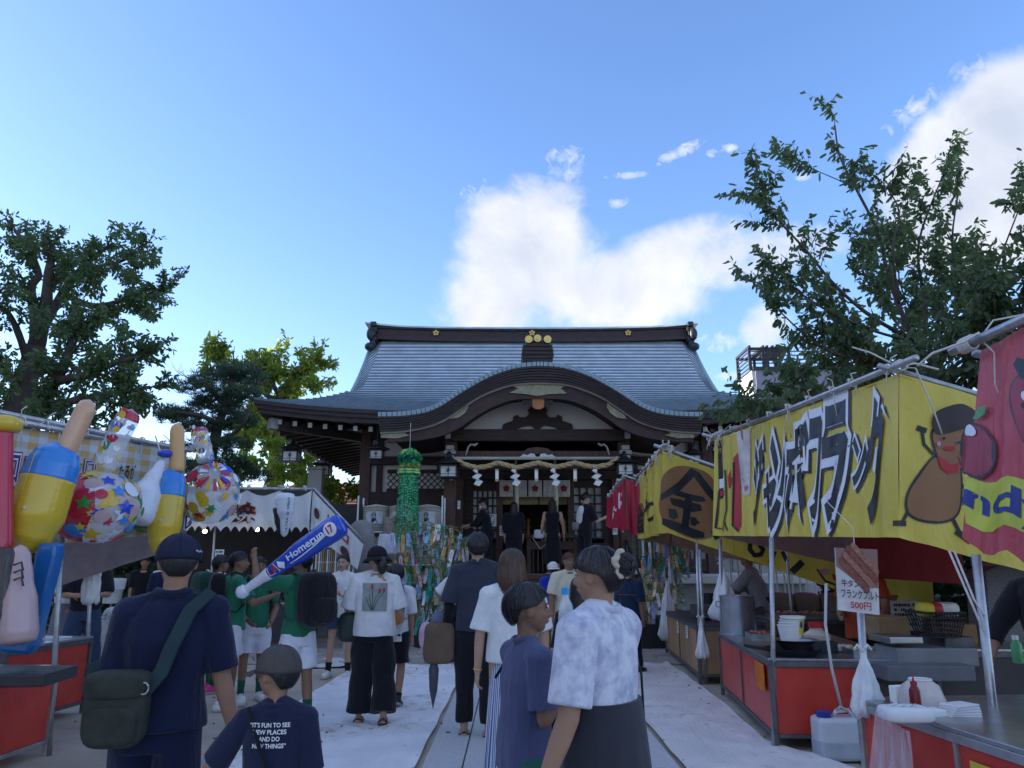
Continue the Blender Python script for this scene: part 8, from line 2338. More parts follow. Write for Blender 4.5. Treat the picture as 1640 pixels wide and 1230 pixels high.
navy=cloth('navy_cotton',(.010,.014,.042));navy2=cloth('navy_shirt',(.018,.022,.055));black_c=cloth('black_cotton',(.012,.012,.016));green_c=cloth('green_jersey',(.018,.155,.085),rough=.7);white_c=cloth('white_cotton',(.68,.68,.68));cream_c=cloth('cream_cotton',(.62,.58,.44))
char_c=cloth('charcoal_tee',(.035,.040,.062));whitesh=cloth('white_shorts',(.66,.66,.72));blue_c=cloth('royal_blue_tee',(.015,.045,.36));grey_c=cloth('grey_workwear',(.28,.30,.38));denim=cloth('dark_denim',(.035,.055,.11));bluegrey=cloth('slate_blue_tee',(.075,.085,.17))
khaki=mat('olive_canvas',(.035,.038,.030),rough=.85,var=.3,scale=12,bump=.4,bscale=150)
green_short=cloth('teal_green_shorts',(.03,.12,.09));skirt_g=cloth('charcoal_skirt',(.035,.035,.045),folds=.1)
def tiedye():
	m=cloth('tie_dye',(.62,.62,.72),folds=.35).copy();m.name='tie_dye_cotton'
	nt=m.node_tree;n=[x for x in nt.nodes if x.type=='TEX_NOISE'][0];n.inputs['Scale'].default_value=16;n.inputs['Detail'].default_value=8;n.inputs['Roughness'].default_value=.65;n.inputs['Distortion'].default_value=.2
	x=[x for x in nt.nodes if x.type=='MIX'][0];x.inputs['A'].default_value=(.38,.39,.52,1);x.inputs['B'].default_value=(.64,.65,.73,1)
	r=[x for x in nt.nodes if x.type=='MAP_RANGE'][0];r.inputs[1].default_value=.36;r.inputs[2].default_value=.58
	return m
tie_m=tiedye()
def stripes_m():
	m=cloth('striped_skirt',(.6,.6,.6),folds=0).copy();nt=m.node_tree;N=nt.nodes.new;L=nt.links.new;b=nt.nodes['Principled BSDF']
	tc=N('ShaderNodeTexCoord');sp=N('ShaderNodeSeparateXYZ');L(tc.outputs['Object'],sp.inputs[0]);at_=N('ShaderNodeMath');at_.operation='ARCTAN2';L(sp.outputs[0],at_.inputs[0]);L(sp.outputs[1],at_.inputs[1])
	a=N('ShaderNodeMath');a.operation='MULTIPLY';L(at_.outputs[0],a.inputs[0]);a.inputs[1].default_value=9;f=N('ShaderNodeMath');f.operation='FRACT';L(a.outputs[0],f.inputs[0]);g=N('ShaderNodeMath');g.operation='GREATER_THAN';L(f.outputs[0],g.inputs[0]);g.inputs[1].default_value=.5
	mx=N('ShaderNodeMix');mx.data_type='RGBA';mx.inputs['A'].default_value=(.6,.62,.68,1);mx.inputs['B'].default_value=(.06,.12,.30,1);L(g.outputs[0],mx.inputs['Factor']);L(mx.outputs['Result'],b.inputs['Base Color']);return m
stripe_m=stripes_m()
pm=ppos(270,3.42)
man=person('man in a navy polo shirt and navy cap, holding a small child by the hand',pm,1.575,.14,lean=(.03,-.02),skin=skin_m,head=(.30,-.05),vox=.007,girth=1.05,top=dict(m=navy,sleeve=.92,cuff=1.35,hem=-.02,loose=1.10,collar=None,fold=1.1),bottom=dict(k='pants',m=navy,loose=1.1),arms=[((-.16,.03,-1),(.02,.22,-1)),((.20,.06,-1),(.26,.16,-1))],hair=dict(style='short',n_str=1500,flat=1,cut_back=138),palms=[None,V(-.9,.4,0)],curls=(.3,.6))
cap(man,mat('navy_cap',(.010,.013,.04),rough=.8),1)
q=MB();stampf=lambda u,v:man['hc']+man['Rh']@V(man['hs']*(.905*math.sin(1.9+u*.5)),man['hs']*(-.08+1.08*math.cos(1.9+u*.5)),man['hs']*(.52-.16*v))
stamp(q,'コ',stampf,(.1,.2,.2,.8),.03,.1)
q=MB();q.tube([stampf(0,.5),stampf(.3,.3),stampf(.6,.6),stampf(.95,.3)],.004,5);lbuild(q,'cap_emblem',mat('thread_grey',(.4,.42,.5)),man)
H=1.575;sb=ithing('shoulder_bag',man,'dark olive canvas shoulder bag hanging at the left hip of the man in navy','bag')
c=man['hip']+V(-.12,-.16,.06)
q=MB();q.ell(c,(.120,.06,.135),p=.5,seg=26,rings=18);q.build('bag_body',khaki,sb,smooth=True,world=False)
q=MB();q.ell(c+V(0,-.05,-.045),(.095,.026,.07),p=.5,seg=20,rings=14);q.build('front_pocket',khaki,sb,smooth=True,world=False)
q=MB();q.ell(c+V(0,-.01,.10),(.125,.07,.055),p=.55,seg=24,rings=14);q.build('flap',khaki,sb,smooth=True,world=False)
q=MB();sh=man['sh'];strap_line(q,[c+V(.11,-.04,.08),man['hip']+V(.03,-.15,.20),man['ch']+V(.05,-.145,-.02),sh+V(.10,-.115,-.02),sh+V(.155,-.02,.052),sh+V(.15,.07,.0),man['ch']+V(.0,.13,0),c+V(-.15,.08,.14)],.030,.16);q.build('strap',mat('teal_webbing',(.020,.042,.048),rough=.8,bump=.5,bscale=300),sb,smooth=True,world=False)
q=MB();q.tube([c+V(.11,-.06,.09)+V(.018*math.cos(a),0,.022*math.sin(a))for a in[2*PI*k/12 for k in range(13)]],.004,5);q.build('ring',steel,sb,smooth=True,world=False)
mh=wpt(man,man['A'][1][2]+(man['A'][1][2]-man['A'][1][1]).normalized()*.07)
ch_pos=ppos(452,3.10)
child=person('small child in a navy slogan shirt and brown cap seen from behind',ch_pos,1.11,.05,lean=(0,0),skin=skin_m,head=(.95,0),hk=1.20,vox=.006,sw=.102,girth=.9,top=dict(m=navy2,sleeve=.95,cuff=1.35,hem=-.05,loose=1.12),bottom=dict(k='shorts',m=navy,len=.85,loose=1.1),hair=dict(style='short',n_str=1300,flat=1,cut_back=138),arms=[((-.55,.12,-.80),(-.62,.20,-.55)),((.18,-.02,-1),(.02,.14,-1))],palms=[V(0,.5,.8),None],curls=(.5,.35))
cap(child,mat('taupe_cap',(.075,.066,.062),rough=.85,var=.2,bump=.4,bscale=200),1)
def back_fn(p,w_,z0,z1,y=-.078,x=0.0,k_=2.2):
	H=p['H'];g_=1.0
	def fn(u,v,k=0.0):
		xx=(u-.5)*w_;zz=lerp(z1,z0,v)
		return p['Tm']@V(x+xx,y*H+k_*xx*xx-k,0)+V(0,0,0)+V(p['sp'].x/p['sp'].z*(zz-p['hip'].z),p['sp'].y/p['sp'].z*(zz-p['hip'].z),zz)
	return fn
fb=back_fn(child,.15,child['ch'].z-.01,child['ch'].z+.085,-.0805)
q=MB()
for i,tx in enumerate(("“IT’S FUN TO SEE",'NEW PLACES','AND DO','NEW THINGS”')):
	hw_=(.48,.40,.25,.40)[i];stamp(q,tx,fb,(.5-hw_,.02+.25*i,.5+hw_,.19+.25*i),.02,.1)
lbuild(q,'shirt_lettering',paper,child)
q=MB();strap_line(q,[child['sh']+V(-.09,-.06,.03),child['ch']+V(-.03,-.10,.0),child['hip']+V(.06,-.105,.05)],.008,.3);lbuild(q,'thin_strap',black_c,child)
def green_boy(label,px,Y,H,yaw,arms,hair=None,head=(0,0),palms=None,legs=None,twist=0,hem=-.03,socks=True,shoes=shoe_w,curls=(.4,.4),lean=(0,0)):
	return person(label,ppos(px,Y),H,yaw,lean=lean,head=head,skin=skin_t,vox=.010,twist=twist,top=dict(m=green_c,sleeve=.8,cuff=1.25,hem=hem,loose=1.0),bottom=dict(k='shorts',m=whitesh,len=.80,loose=1.12),arms=arms,palms=palms,legs=legs,socks=(cloth('green_sock',(.012,.09,.05)),.45)if socks else None,shoes=shoes,hair=hair or dict(style='short',n_str=900),curls=curls)
gb1=green_boy('boy in green shirt and white shorts reaching for the blue inflatable bat',374,8.5,1.60,-1.15,[((-.2,.0,-1),(0,.2,-1)),((.2,.55,-.75),(.15,.9,.35))],head=(-.1,.05),palms=[None,V(0,0,-1)])
gb2=green_boy('boy in green shirt behind the two bat holders, face hidden in shade',408,9.0,1.55,-2.6,[((-.2,.1,-1),(.3,.6,-.5)),((.2,.1,-1),(-.3,.6,-.4))])
gb3=green_boy('boy in green shirt holding up the blue bat, wearing a huge black backpack',478,7.6,1.60,.95,[((-.45,.55,.05),(.0,.25,.85)),((.3,.3,-.9),(-.2,.8,.1))],head=(.2,-.08),palms=[V(1,.3,0),V(0,0,1)],curls=(.8,.5))
gb4=green_boy('boy in green with striped dark jacket half hidden behind the man in navy',345,9.6,1.58,-.7,[((-.2,0,-1),(0,.3,-1)),((.2,0,-1),(0,.3,-1))],shoes=mat('pink_shoe',(.60,.05,.22),rough=.4))
backpack(gb1,black_c,'black sports backpack on the boy reaching for the bat',.28,.42,.17)
backpack(gb2,black_c,'black drawstring bag carried low by the shaded boy in green',.30,.50,.16,z=-.10)
bp3=backpack(gb3,black_c,'huge bulging black backpack on the boy holding up the bat',.36,.50,.26,z=-.02,trim=mat('pack_grey',(.06,.07,.08)))
backpack(gb4,cloth('green_jacket',(.01,.05,.035)),'dark green backpack with pale stripes behind the man in navy',.34,.46,.2,trim=white_c)
ba,bbp=at(388,948,7.25),at(548,838,7.0)
def held_bat():
	t=thing('inflatable_bat','long blue inflatable bat lettered Homerun held up by the boys in green','inflatable toy',ba)
	ax=bbp-ba;L_=ax.length
	sd_=V(0,-1,0);up_=ax.normalized().cross(sd_).normalized()
	A1=lerp(ba,bbp,.28)
	inflate(ba,A1,[(0,.0),(.03,.045),(.10,.058),(.16,.036),(.6,.042),(1,.058)],n=30).build('white_grip',v_white,t,smooth=True)
	prof=[(0,.056),(.15,.068),(.5,.100),(.9,.112),(.97,.106),(1,.08)]
	inflate(lerp(ba,bbp,.275),bbp,prof,n=34).build('blue_barrel',mat('vinyl_bat_blue',(.012,.06,.46),**vinyl),t,smooth=True)
	def fn(u,v,k=0.0):
		p=lerp(lerp(ba,bbp,.275),bbp,u);a=(v-.5)*1.9;r=.09
		for(t0,r0),(t1,r1)in zip(prof[:-1],prof[1:]):
			if t0<=u<=t1+1e-6:
				f=(u-t0)/(t1-t0);r=lerp(r0,r1,f*f*(3-2*f));break
		return p+up_*(math.sin(a)*(r+.006+k))+sd_*(math.cos(a)*(r+.006+k))
	B_=lambda q,f:[stamp(q,'Homerun',f,(.28,.28,.78,.62),.02,.04)]+[flat(q,s,f,.04)for s in stroke([(.30,.80),(.45,.76),(.62,.70),(.78,.60)],.05)+stroke([(.62,.62),(.80,.52)],.04)]+[flat(q,[(.16,.2),(.24,.55),(.20,.9),(.15,.6)],f,.04)]
	def letters():
		for(m_,bld,k)in((white_print,B_,0),(white_print,lambda q,f:flat(q,disc(.87,.5,.075,.30,24),f,.04),0),(red_print,lambda q,f:[stamp(q,'17',f,(.83,.34,.91,.66),.03,.04)],.004),(white_print,lambda q,f:stamp(q,'LA',f,(.01,.16,.15,.86),.03,.04),0),(red_print,lambda q,f:stamp(q,'LA',f,(.02,.22,.14,.80),.03,.04),.004)):
			q=MB();bld(q,lambda u,v,k=k:fn(u,v,k));q.build('print',m_,t,smooth=True)
	letters()
	q=MB();q.ell(ba-ax.normalized()*.0,(.06,.06,.06));q.build('knob',v_white,t,smooth=True)
held_bat()
girl=person('girl in a white tee and denim skirt eating a snack, facing the camera, black socks',ppos(545,10.8),1.60,PI-.1,skin=skin_l,head=(0,0),vox=.010,girth=.88,arms=[((-.15,.30,-1),(.35,.80,.15)),((.18,.15,-1),(-.62,.45,.70))],palms=[V(0,0,1),V(-.5,.5,0)],top=dict(m=white_c,sleeve=.35,cuff=1.15,hem=.06,loose=.93),bottom=dict(k='shorts',m=denim,len=.52,loose=1.35),shoes=shoe_w,socks=(black_c,.35),hair=dict(style='short',n_str=900,fringe=.2,vol=1.0,cut_back=138),curls=(.6,.8),legs=[((-.08,.02,-1),(-.06,0,-1)),((.08,.02,-1),(.06,0,-1))])
q=MB();q.ell(girl['hc']+V(0,-girl['hs']*1.0,-girl['hs']*.35),(.03,.035,.06));lbuild(q,'ponytail',hair_b,girl,smooth=True)
c=girl['A'][0][2]+V(-.02,.02,-.16);q=MB();q.ell(c,(.10,.05,.12),p=.6);q.tube([c+V(-.05,0,.1),girl['A'][0][2]+V(0,.0,.02),c+V(.05,0,.1)],.009,6);item(q,'handbag',mat('cream_bag',(.55,.53,.48)),girl,'small cream handbag on the forearm of the girl in white','handbag',smooth=True)
c=girl['A'][1][2];q=MB();q.tube([c+V(-.03,.05,.02),c+V(-.05,.09,.09)],.012,8);item(q,'snack_stick',sausage_n,girl,'small snack the girl in white holds to her mouth','snack',smooth=True)
tul=person('woman in a loose white tee printed with tulips, black wide trousers and black hat',ppos(600,7.75),1.63,.1,lean=(0,.02),skin=skin_l,vox=.010,girth=1.0,head=(.5,-.1),top=dict(m=white_c,sleeve=.95,cuff=1.6,hem=-.04,loose=1.22),bottom=dict(k='pants',m=black_c,loose=1.45,flare=1.22,len=.97),shoes=None,hair=dict(style='short',n_str=1000,flat=1,cut_back=138),arms=[((-.30,.15,-1),(-.05,.85,-.35)),((.2,.1,-1),(.1,.8,-.3))],legs=[((-.06,.10,-1),(-.03,-.02,-1)),((.06,-.06,-1),(.03,-.28,-1))])
cap(tul,mat('black_hat',(.010,.010,.013),rough=.9),1,bucket=True,brim=1.15)
q=MB();h0=tul['hc'];q.ell(h0+tul['Rh']@V(0,-tul['hs']*1.15,-tul['hs']*.65),(.05,.05,.09));lbuild(q,'low_ponytail',hair_b,tul,smooth=True)
fb=back_fn(tul,.235,tul['ch'].z-.16,tul['ch'].z+.10,-.092,0,1.6)
q=MB();q.grid(lambda u,v:fb(u,v,0),8,8);lbuild(q,'photo_print',mat('photo_grey_print',(.26,.28,.27),rough=.7,var=.3,scale=8),tul,smooth=True)
q=MB();[flat(q,s,lambda u,v:fb(u,v,.004),0)for s in stroke([(.42,.95),(.42,.5),(.40,.15)],.025)+stroke([(.45,.95),(.52,.55),(.70,.30)],.02)+stroke([(.40,.95),(.30,.55),(.28,.40)],.03)+stroke([(.46,.95),(.62,.60),(.85,.32)],.02)+stroke([(.38,.95),(.20,.65),(.15,.5)],.03)];lbuild(q,'stem_print',mat('stem_green',(.05,.10,.05)),tul)
q=MB();[flat(q,disc(x,y,.05,.08,12),lambda u,v:fb(u,v,.006),0)for x,y in((.38,.12),(.70,.27),(.86,.26))];lbuild(q,'tulip_print',mat('tulip_red',(.42,.03,.04)),tul)
c=tul['hip']+V(-.25,.06,.06);q=MB();q.ell(c+V(0,0,-.05),(.10,.06,.14),p=.55);q.tube([c+V(-.05,0,.06),tul['A'][0][2]+V(-.01,-.03,.03),c+V(.05,0,.06)],.007,6);item(q,'handbag',mat('dark_green_bag',(.02,.035,.03),rough=.5),tul,'dark bag hanging from the arm of the woman in the tulip tee','handbag',smooth=True)
fa_=tul['A'][0][2];q=MB();d=V(.05,.1,1).normalized();p0=fa_+V(-.05,.05,.05);q.tube([p0,p0+d*.16],[.018,.024],10);q.ell(p0+d*.20,(.042,.042,.045));item(q,'soft_cream',white_pl,tul,'white ice cream held up beside the woman in the hat','ice cream',smooth=True)
kid=person('child in white top and black shorts walking beside the tulip tee woman',ppos(631,8.7),1.46,-.1,lean=(0,.03),head=(.9,0),hk=1.08,skin=skin_m,vox=.010,mask=True,top=dict(m=white_c,sleeve=.9,cuff=1.3,hem=-.08,loose=1.15),bottom=dict(k='shorts',m=black_c,len=.9,loose=1.15),shoes=shoe_k,socks=(black_c,.18),legs=[((-.04,.16,-1),(-.02,.0,-1)),((.04,.02,-1),(.03,-.45,-1))])
bp=backpack(kid,mat('bag_royal',(.015,.04,.30),rough=.6,folds=.4),'royal blue backpack with an orange lower pocket',.30,.46,.20,pocket=mat('bag_orange',(.52,.17,.02),rough=.6),trim=mat('bag_trim',(.28,.33,.48)))
q=MB();cc=kid['ch']+V(0,-.068*1.46-.12,-.13);q.ell(cc,(.15,.105,.10),p=.6,seg=24,rings=14);o=q.build('orange_base',mat('bag_orange',(0,0,0)),bp,smooth=True,world=False)
q=MB();q.tube([cc+V(-.13,-.02,.02),cc+V(-.17,-.02,-.1),cc+V(-.16,-.02,-.30)],.009,6);q.tube([cc+V(-.12,-.02,.02),cc+V(-.12,-.02,-.1),cc+V(-.11,-.02,-.22)],.009,6);q.build('loose_straps',mat('strap_pale',(.40,.42,.48)),bp,smooth=True,world=False)
b_=child
dk=person('tall person in a charcoal tee and black trousers walking away on the stone path',ppos(764,7.15),1.74,.08,lean=(0,.01),skin=skin_l,vox=.009,girth=1.0,face=False,top=dict(m=char_c,sleeve=.92,cuff=1.45,hem=-.02,loose=1.14),bottom=dict(k='pants',m=black_c,loose=1.15,len=.93),shoes=None,hair=dict(style='short',n_str=1600,vol=1.06,cut_back=138),arms=[((-.24,-.05,-1),(-.08,.05,-1)),((.20,.05,-1),(.05,.35,-1))],legs=[((-.03,.10,-1),(0,-.05,-1)),((.03,-.08,-1),(0,-.16,-1))])
tt=ithing('tote_bag',dk,'brown canvas tote bag with a pink cloth on the arm of the tall person','tote bag')
c=dk['A'][0][2]+V(-.06,.0,.02)
q=MB();q.ell(c+V(0,0,-.08),(.14,.075,.175),p=.42,seg=24,rings=16);q.build('bag_body',mat('brown_canvas',(.13,.085,.055),rough=.85,folds=.5),tt,smooth=True,world=False)
q=MB();q.tube([c+V(-.1,0,.1),dk['A'][0][1]+V(-.02,0,-.02),c+V(.10,0,.1)],.010,6);q.build('handle',mat('brown_canvas',(0,0,0)),tt,smooth=True,world=False)
q=MB();q.ell(c+V(-.11,.0,-.02),(.07,.06,.12),p=.8);q.build('pink_cloth',mat('pink_cotton',(.50,.34,.42),folds=.7),tt,smooth=True,world=False)
q=MB();q.box(c+V(-.02,0,.13),(.09,.02,.13),R=rotm(.2,.3,.4));q.build('notebook',mat('book_grey',(.16,.18,.28)),tt,world=False)
q=MB();S_,E,W_=dk['A'][0];q.tube([lerp(S_,E,.9),E,lerp(E,W_,.92)],[.047,.044,.034],12);lbuild(q,'arm_cover',black_c,dk,smooth=True)
pu=wpt(dk,dk['A'][0][2]+V(-.10,0,-.18));q=MB();q.lathe(pu+V(0,0,-.52),[(.003,.1),(.010,.14),(.035,.25),(.045,.42),(.02,.50),(.012,.56)],10);o=q.build('folded_umbrella',mat('umbrella_grey',(.06,.065,.09),rough=.6),None,auto=30);tag(o,'dark folded umbrella hanging point down beside the brown tote bag','umbrella')
br=person('woman with a shoulder length brown bob in a white tee and blue striped skirt',ppos(820,5.45),1.56,.03,skin=skin_l,vox=.008,girth=.95,face=False,top=dict(m=white_c,sleeve=.85,cuff=1.45,hem=.0,loose=1.16),bottom=dict(k='skirt',m=stripe_m,len=.42,flare=1.25,pleat=.04),hair=dict(style='long',hairm=hair_br,n_str=2600,length=.15,vol=1.06,cut_back=100),arms=[((-.20,-.03,-1),(-.06,.10,-1)),((.2,0,-1),(.0,.25,-1))],curls=(.45,.4),handscale=1.0)
S_,E,W_=br['A'][0];q=MB();d=(W_-E).normalized();x_=d.cross(V(0,1,0)).normalized();y_=d.cross(x_)
q.tube([lerp(E,W_,.92)+x_*.027*math.cos(a)+y_*.027*math.sin(a)for a in[2*PI*k/18 for k in range(19)]],.004,6);lbuild(q,'bracelet',gold,br,smooth=True)
boy=person('boy with short black hair in a slate blue tee drinking, standing in profile',ppos(838,3.45),1.345,-1.15,lean=(0,.03),head=(-.30,.04),hk=1.15,skin=skin_t,vox=.006,top=dict(m=bluegrey,sleeve=.85,cuff=1.4,hem=-.06,loose=1.10),bottom=dict(k='shorts',m=green_short,len=.95,loose=1.2),hair=dict(style='short',n_str=2600,cut_back=138,vol=1.03,fringe=.6),arms=[((-.10,.35,-1),(.10,.9,.15)),((.10,.02,-1),(-.12,.72,.72))],palms=[V(.9,.2,0),V(-.8,.0,.5)],curls=(.7,.85))
hw=boy['A'][1][2]+(boy['A'][1][2]-boy['A'][1][1]).normalized()*.05
def pet(p,c,tilt,label,s=1.0,capm=None):
	t=ithing('water_bottle',p,label,'bottle');R=rotm(0,tilt[0],tilt[1])
	q=MB();q.lathe(c,[(.026*s,0),(.031*s,.012*s),(.031*s,.05*s),(.029*s,.06*s),(.031*s,.07*s),(.031*s,.13*s),(.024*s,.165*s),(.013*s,.185*s),(.013*s,.20*s)],20,R=R);q.build('bottle_body',mat('pet_plastic',(.80,.86,.92),rough=.08,alpha=.55,spec=.8,bump=.3,bscale=60),t,auto=40,world=False)
	q=MB();q.lathe(c+R@V(0,0,.200*s),[(.0155*s,0),(.0155*s,.022*s),(.013*s,.025*s)],16,R=R);q.build('cap',capm or mat('sky_blue_cap',(.03,.33,.72),rough=.35),t,auto=40,world=False)
	q=MB();q.lathe(c,[(.0316*s,.075*s),(.0320*s,.08*s),(.0320*s,.12*s),(.0316*s,.125*s)],20,R=R);q.build('label_band',mat('bottle_label',(.62,.55,.66),rough=.4,alpha=.8),t,auto=40,world=False)
	return t
pet(boy,hw+V(-.02,.02,-.09),(-.1,0),'small water bottle with a blue cap held at the chest of the boy')
lb=ithing('shoulder_bag',boy,'dark navy shoulder bag across the hip of the boy in slate blue','bag');c=boy['hip']+V(.0,.17,.0)
q=MB();q.ell(c+V(0,0,-.06),(.17,.10,.18),p=.6,seg=24,rings=16);q.build('bag_body',navy,lb,smooth=True,world=False)
q=MB();q.tube([c+V(.1,0,.1),boy['ch']+V(.05,.09,.05),boy['sh']+V(-.08,.02,.05),boy['ch']+V(-.09,-.1,0)],.012,7,flat=.4);q.build('strap',navy,lb,smooth=True,world=False)
fbn=lambda u,v,k=0.0:boy['ch']+V(.105*1.40*1.0+.0-((u-.5)*2)**2*.02+.006,(u-.5)*.14+.03,.05-.14*v)
q=MB();
for s in stroke([(.1,.9),(.3,.5),(.5,.6),(.7,.1)],.03)+stroke([(.3,.7),(.55,.3),(.8,.3)],.025)+stroke([(.5,.2),(.6,.55),(.9,.5)],.02):flat(q,s,fbn,0)
lbuild(q,'shirt_scribble',mat('pale_print',(.5,.5,.6)),boy)
wm=person('woman in a pale tie dye tee and charcoal skirt with her hair in a bun',ppos(962,2.85),1.53,.95,lean=(-.02,-.01),head=(.05,-.02),hk=.94,skin=skin_m,vox=.0065,girth=1.02,top=dict(m=tie_m,sleeve=.85,cuff=1.30,hem=.10,loose=1.0,collar=tie_m,fold=.6),bottom=dict(k='skirt',m=skirt_g,len=.36,flare=1.45,pleat=.04,wide=1.24,top=.125),hair=dict(style='short',n_str=4200,cut_back=138,vol=1.0,fringe=.9),arms=[((-.20,.50,-.85),(-.30,.85,.75)),((.22,-.08,-1),(-.02,.12,-1))]if False else[((-.22,.02,-1),(-.30,.30,-1)),((.10,.34,-.92),(-.26,.30,.90))],palms=[None,V(-.6,.3,0)],curls=(.4,.9))
hs_=wm['hs'];R_h=wm['Rh'];bc=wm['hc']+R_h@V(0,-hs_*1.0,hs_*.40)
q=MB();q.ell(bc+R_h@V(0,-hs_*.17,.0),(hs_*.40,hs_*.36,hs_*.40),R=R_h,seg=20,rings=14)
rr=random.Random(2)
for _ in range(260):
	a0,b0=rr.uniform(0,6.28),rr.uniform(0,3.1);n_=V(math.sin(b0)*math.cos(a0),math.sin(b0)*math.sin(a0),math.cos(b0));tx=n_.cross(V(rr.gauss(0,1),rr.gauss(0,1),rr.gauss(0,1))).normalized()
	cc=bc+R_h@V(0,-hs_*.17,0);pts=[cc+(n_+tx*k*.35).normalized()*hs_*.42 for k in range(4)];q.tube(pts,[.0015,.003,.003,.001],4,caps=False)
lbuild(q,'hair_bun',hair_b,wm,smooth=True)
q=MB();ax_=R_h@V(0,1,0);ux=R_h@V(1,0,0);uz=R_h@V(0,0,1)
q.tube([bc+ux*hs_*(.40+.06*math.sin(5*a))*math.cos(a)+uz*hs_*(.40+.06*math.sin(5*a))*math.sin(a)+ax_*hs_*.06*math.sin(7*a)for a in[2*PI*k/36 for k in range(37)]],[hs_*(.13+.025*math.sin(k*2.1))for k in range(37)],12)
scr_=item(q,'hair_scrunchie',mat('cream_satin',(.52,.45,.34),rough=.35,folds=.6),wm,'cream satin scrunchie around the bun of the woman in tie dye','scrunchie',smooth=True)
hw=wm['A'][1][2]+(wm['A'][1][2]-wm['A'][1][1]).normalized()*.06
pet(wm,hw+V(-.01,.02,-.10),(-.05,.0),'clear water bottle with a sky blue cap raised by the woman in tie dye',1.0)
q=MB();sh=wm['sh'];strap_line(q,[sh+V(.15,-.01,.035),wm['ch']+V(.185,-.06,-.05),wm['hip']+V(.22,-.05,-.05),wm['hip']+V(.23,-.03,-.35)],.007,.5);lbuild(q,'thin_strap',black_c,wm)
ws=person('person in a white collared shirt with a thin crossbody strap, one hand on the hip',ppos(733,12.3),1.52,-.25,skin=skin_m,face=False,vox=.013,top=dict(m=white_c,sleeve=.9,cuff=1.4,hem=.04,loose=1.1,collar=None),bottom=dict(k='pants',m=black_c),arms=[((-.75,-.1,-.75),(.45,.45,-.75)),((.2,0,-1),(0,.3,-1))],hair=dict(style='short',n_str=500,vol=1.05))
q=MB();strap_line(q,[ws['sh']+V(-.08,-.03,.04),ws['ch']+V(0,-.125,0),ws['hip']+V(.12,-.11,.05)],.012);lbuild(q,'strap',black_c,ws)
yg=person('young woman in black tee turned left among the crowd before the steps',ppos(803,13.0),1.50,1.2,skin=skin_l,vox=.013,head=(.15,0),top=dict(m=black_c,sleeve=.6,hem=0),bottom=dict(k='pants',m=black_c),hair=dict(style='short',n_str=500,vol=1.03))
capb=person('boy in a royal blue tee and white cap with a crossbody strap, seen from behind',ppos(887,12.8),1.50,.15,skin=skin_t,face=False,vox=.012,top=dict(m=blue_c,sleeve=.9,cuff=1.3,hem=-.10,loose=1.2),bottom=dict(k='shorts',m=cloth('blue_shorts',(.01,.025,.2)),len=.8),hair=dict(style='short',n_str=400,flat=1,cut_back=138))
cap(capb,mat('white_cap',(.68,.68,.70),rough=.8),-1)
q=MB();strap_line(q,[capb['sh']+V(.10,-.03,.04),capb['ch']+V(0,-.14,0),capb['hip']+V(-.12,-.12,.05)],.012);lbuild(q,'strap',black_c,capb)
q=MB();fb=back_fn(capb,.22,capb['ch'].z+.02,capb['ch'].z+.06,-.095,0,1.8)
for i in range(7):flat(q,[(.05+.13*i,.2),(.14+.13*i,.2),(.14+.13*i,.8),(.05+.13*i,.8)],fb,0)
lbuild(q,'shirt_print',paper,capb)
dad=person('tanned man in a cream tee with a headcloth facing the camera',ppos(912,10.3),1.62,PI+.35,skin=skin_t,head=(.1,0),vox=.010,girth=1.1,top=dict(m=cream_c,sleeve=.8,cuff=1.3,hem=-.04,loose=1.12),bottom=dict(k='shorts',m=cream_c,len=.9),hair=dict(style='short',n_str=200,hairm=mat('headcloth',(.12,.06,.055),rough=.9),cut_back=138),arms=[((-.2,0,-1),(0,.25,-1)),((.28,0,-1),(.05,.25,-1))])
dg_=person('person in a black tee with long dark hair hidden behind the bottle',ppos(932,5.6),1.38,.3,skin=skin_l,face=False,vox=.011,top=dict(m=black_c,sleeve=.9,cuff=1.4,hem=-.02,loose=1.15),bottom=dict(k='pants',m=black_c),hair=dict(style='long',n_str=900,length=.28,cut_back=100))
nb=person('boy in a navy tee with one orange stripe turned right near the handrail',ppos(1010,11.3),1.48,-.75,skin=skin_t,head=(-.25,0),hk=1.05,vox=.011,top=dict(m=cloth('navy_tee_b',(.012,.025,.06)),sleeve=.9,cuff=1.3,hem=-.06,loose=1.12),bottom=dict(k='pants',m=black_c),hair=dict(style='short',n_str=600,fringe=1.2))
q=MB();q.tube([nb['ch']+V(.112*1.48*1.12*math.cos(a),.0795*1.48*1.12*math.sin(a),-.03)for a in[2*PI*k/28 for k in range(29)]],.004,5);lbuild(q,'orange_stripe',mat('stripe_orange',(.30,.08,.02)),nb)
zf=ZF+.0
p1=person('man in black with a face mask bending at the left of the doorway',ppos(782,17.3,zf),1.66,1.35,lean=(0,.22),head=(0,-.35),skin=skin_l,mask=True,vox=.014,top=dict(m=black_c,sleeve=1.5,hem=-.02),bottom=dict(k='pants',m=black_c),arms=[((-.1,.5,-.8),(.1,.9,-.2)),((.1,.5,-.8),(-.1,.9,-.2))],hair=dict(style='short',n_str=400))
p2=person('woman in a long black dress praying before the offering table, seen from behind',ppos(823,17.2,zf),1.56,.05,skin=skin_l,face=False,vox=.014,top=dict(m=black_c,sleeve=1.5,hem=-.05,loose=1.2),bottom=dict(k='skirt',m=black_c,len=.40,flare=1.35),hair=dict(style='long',length=.22,n_str=500,cut_back=100))
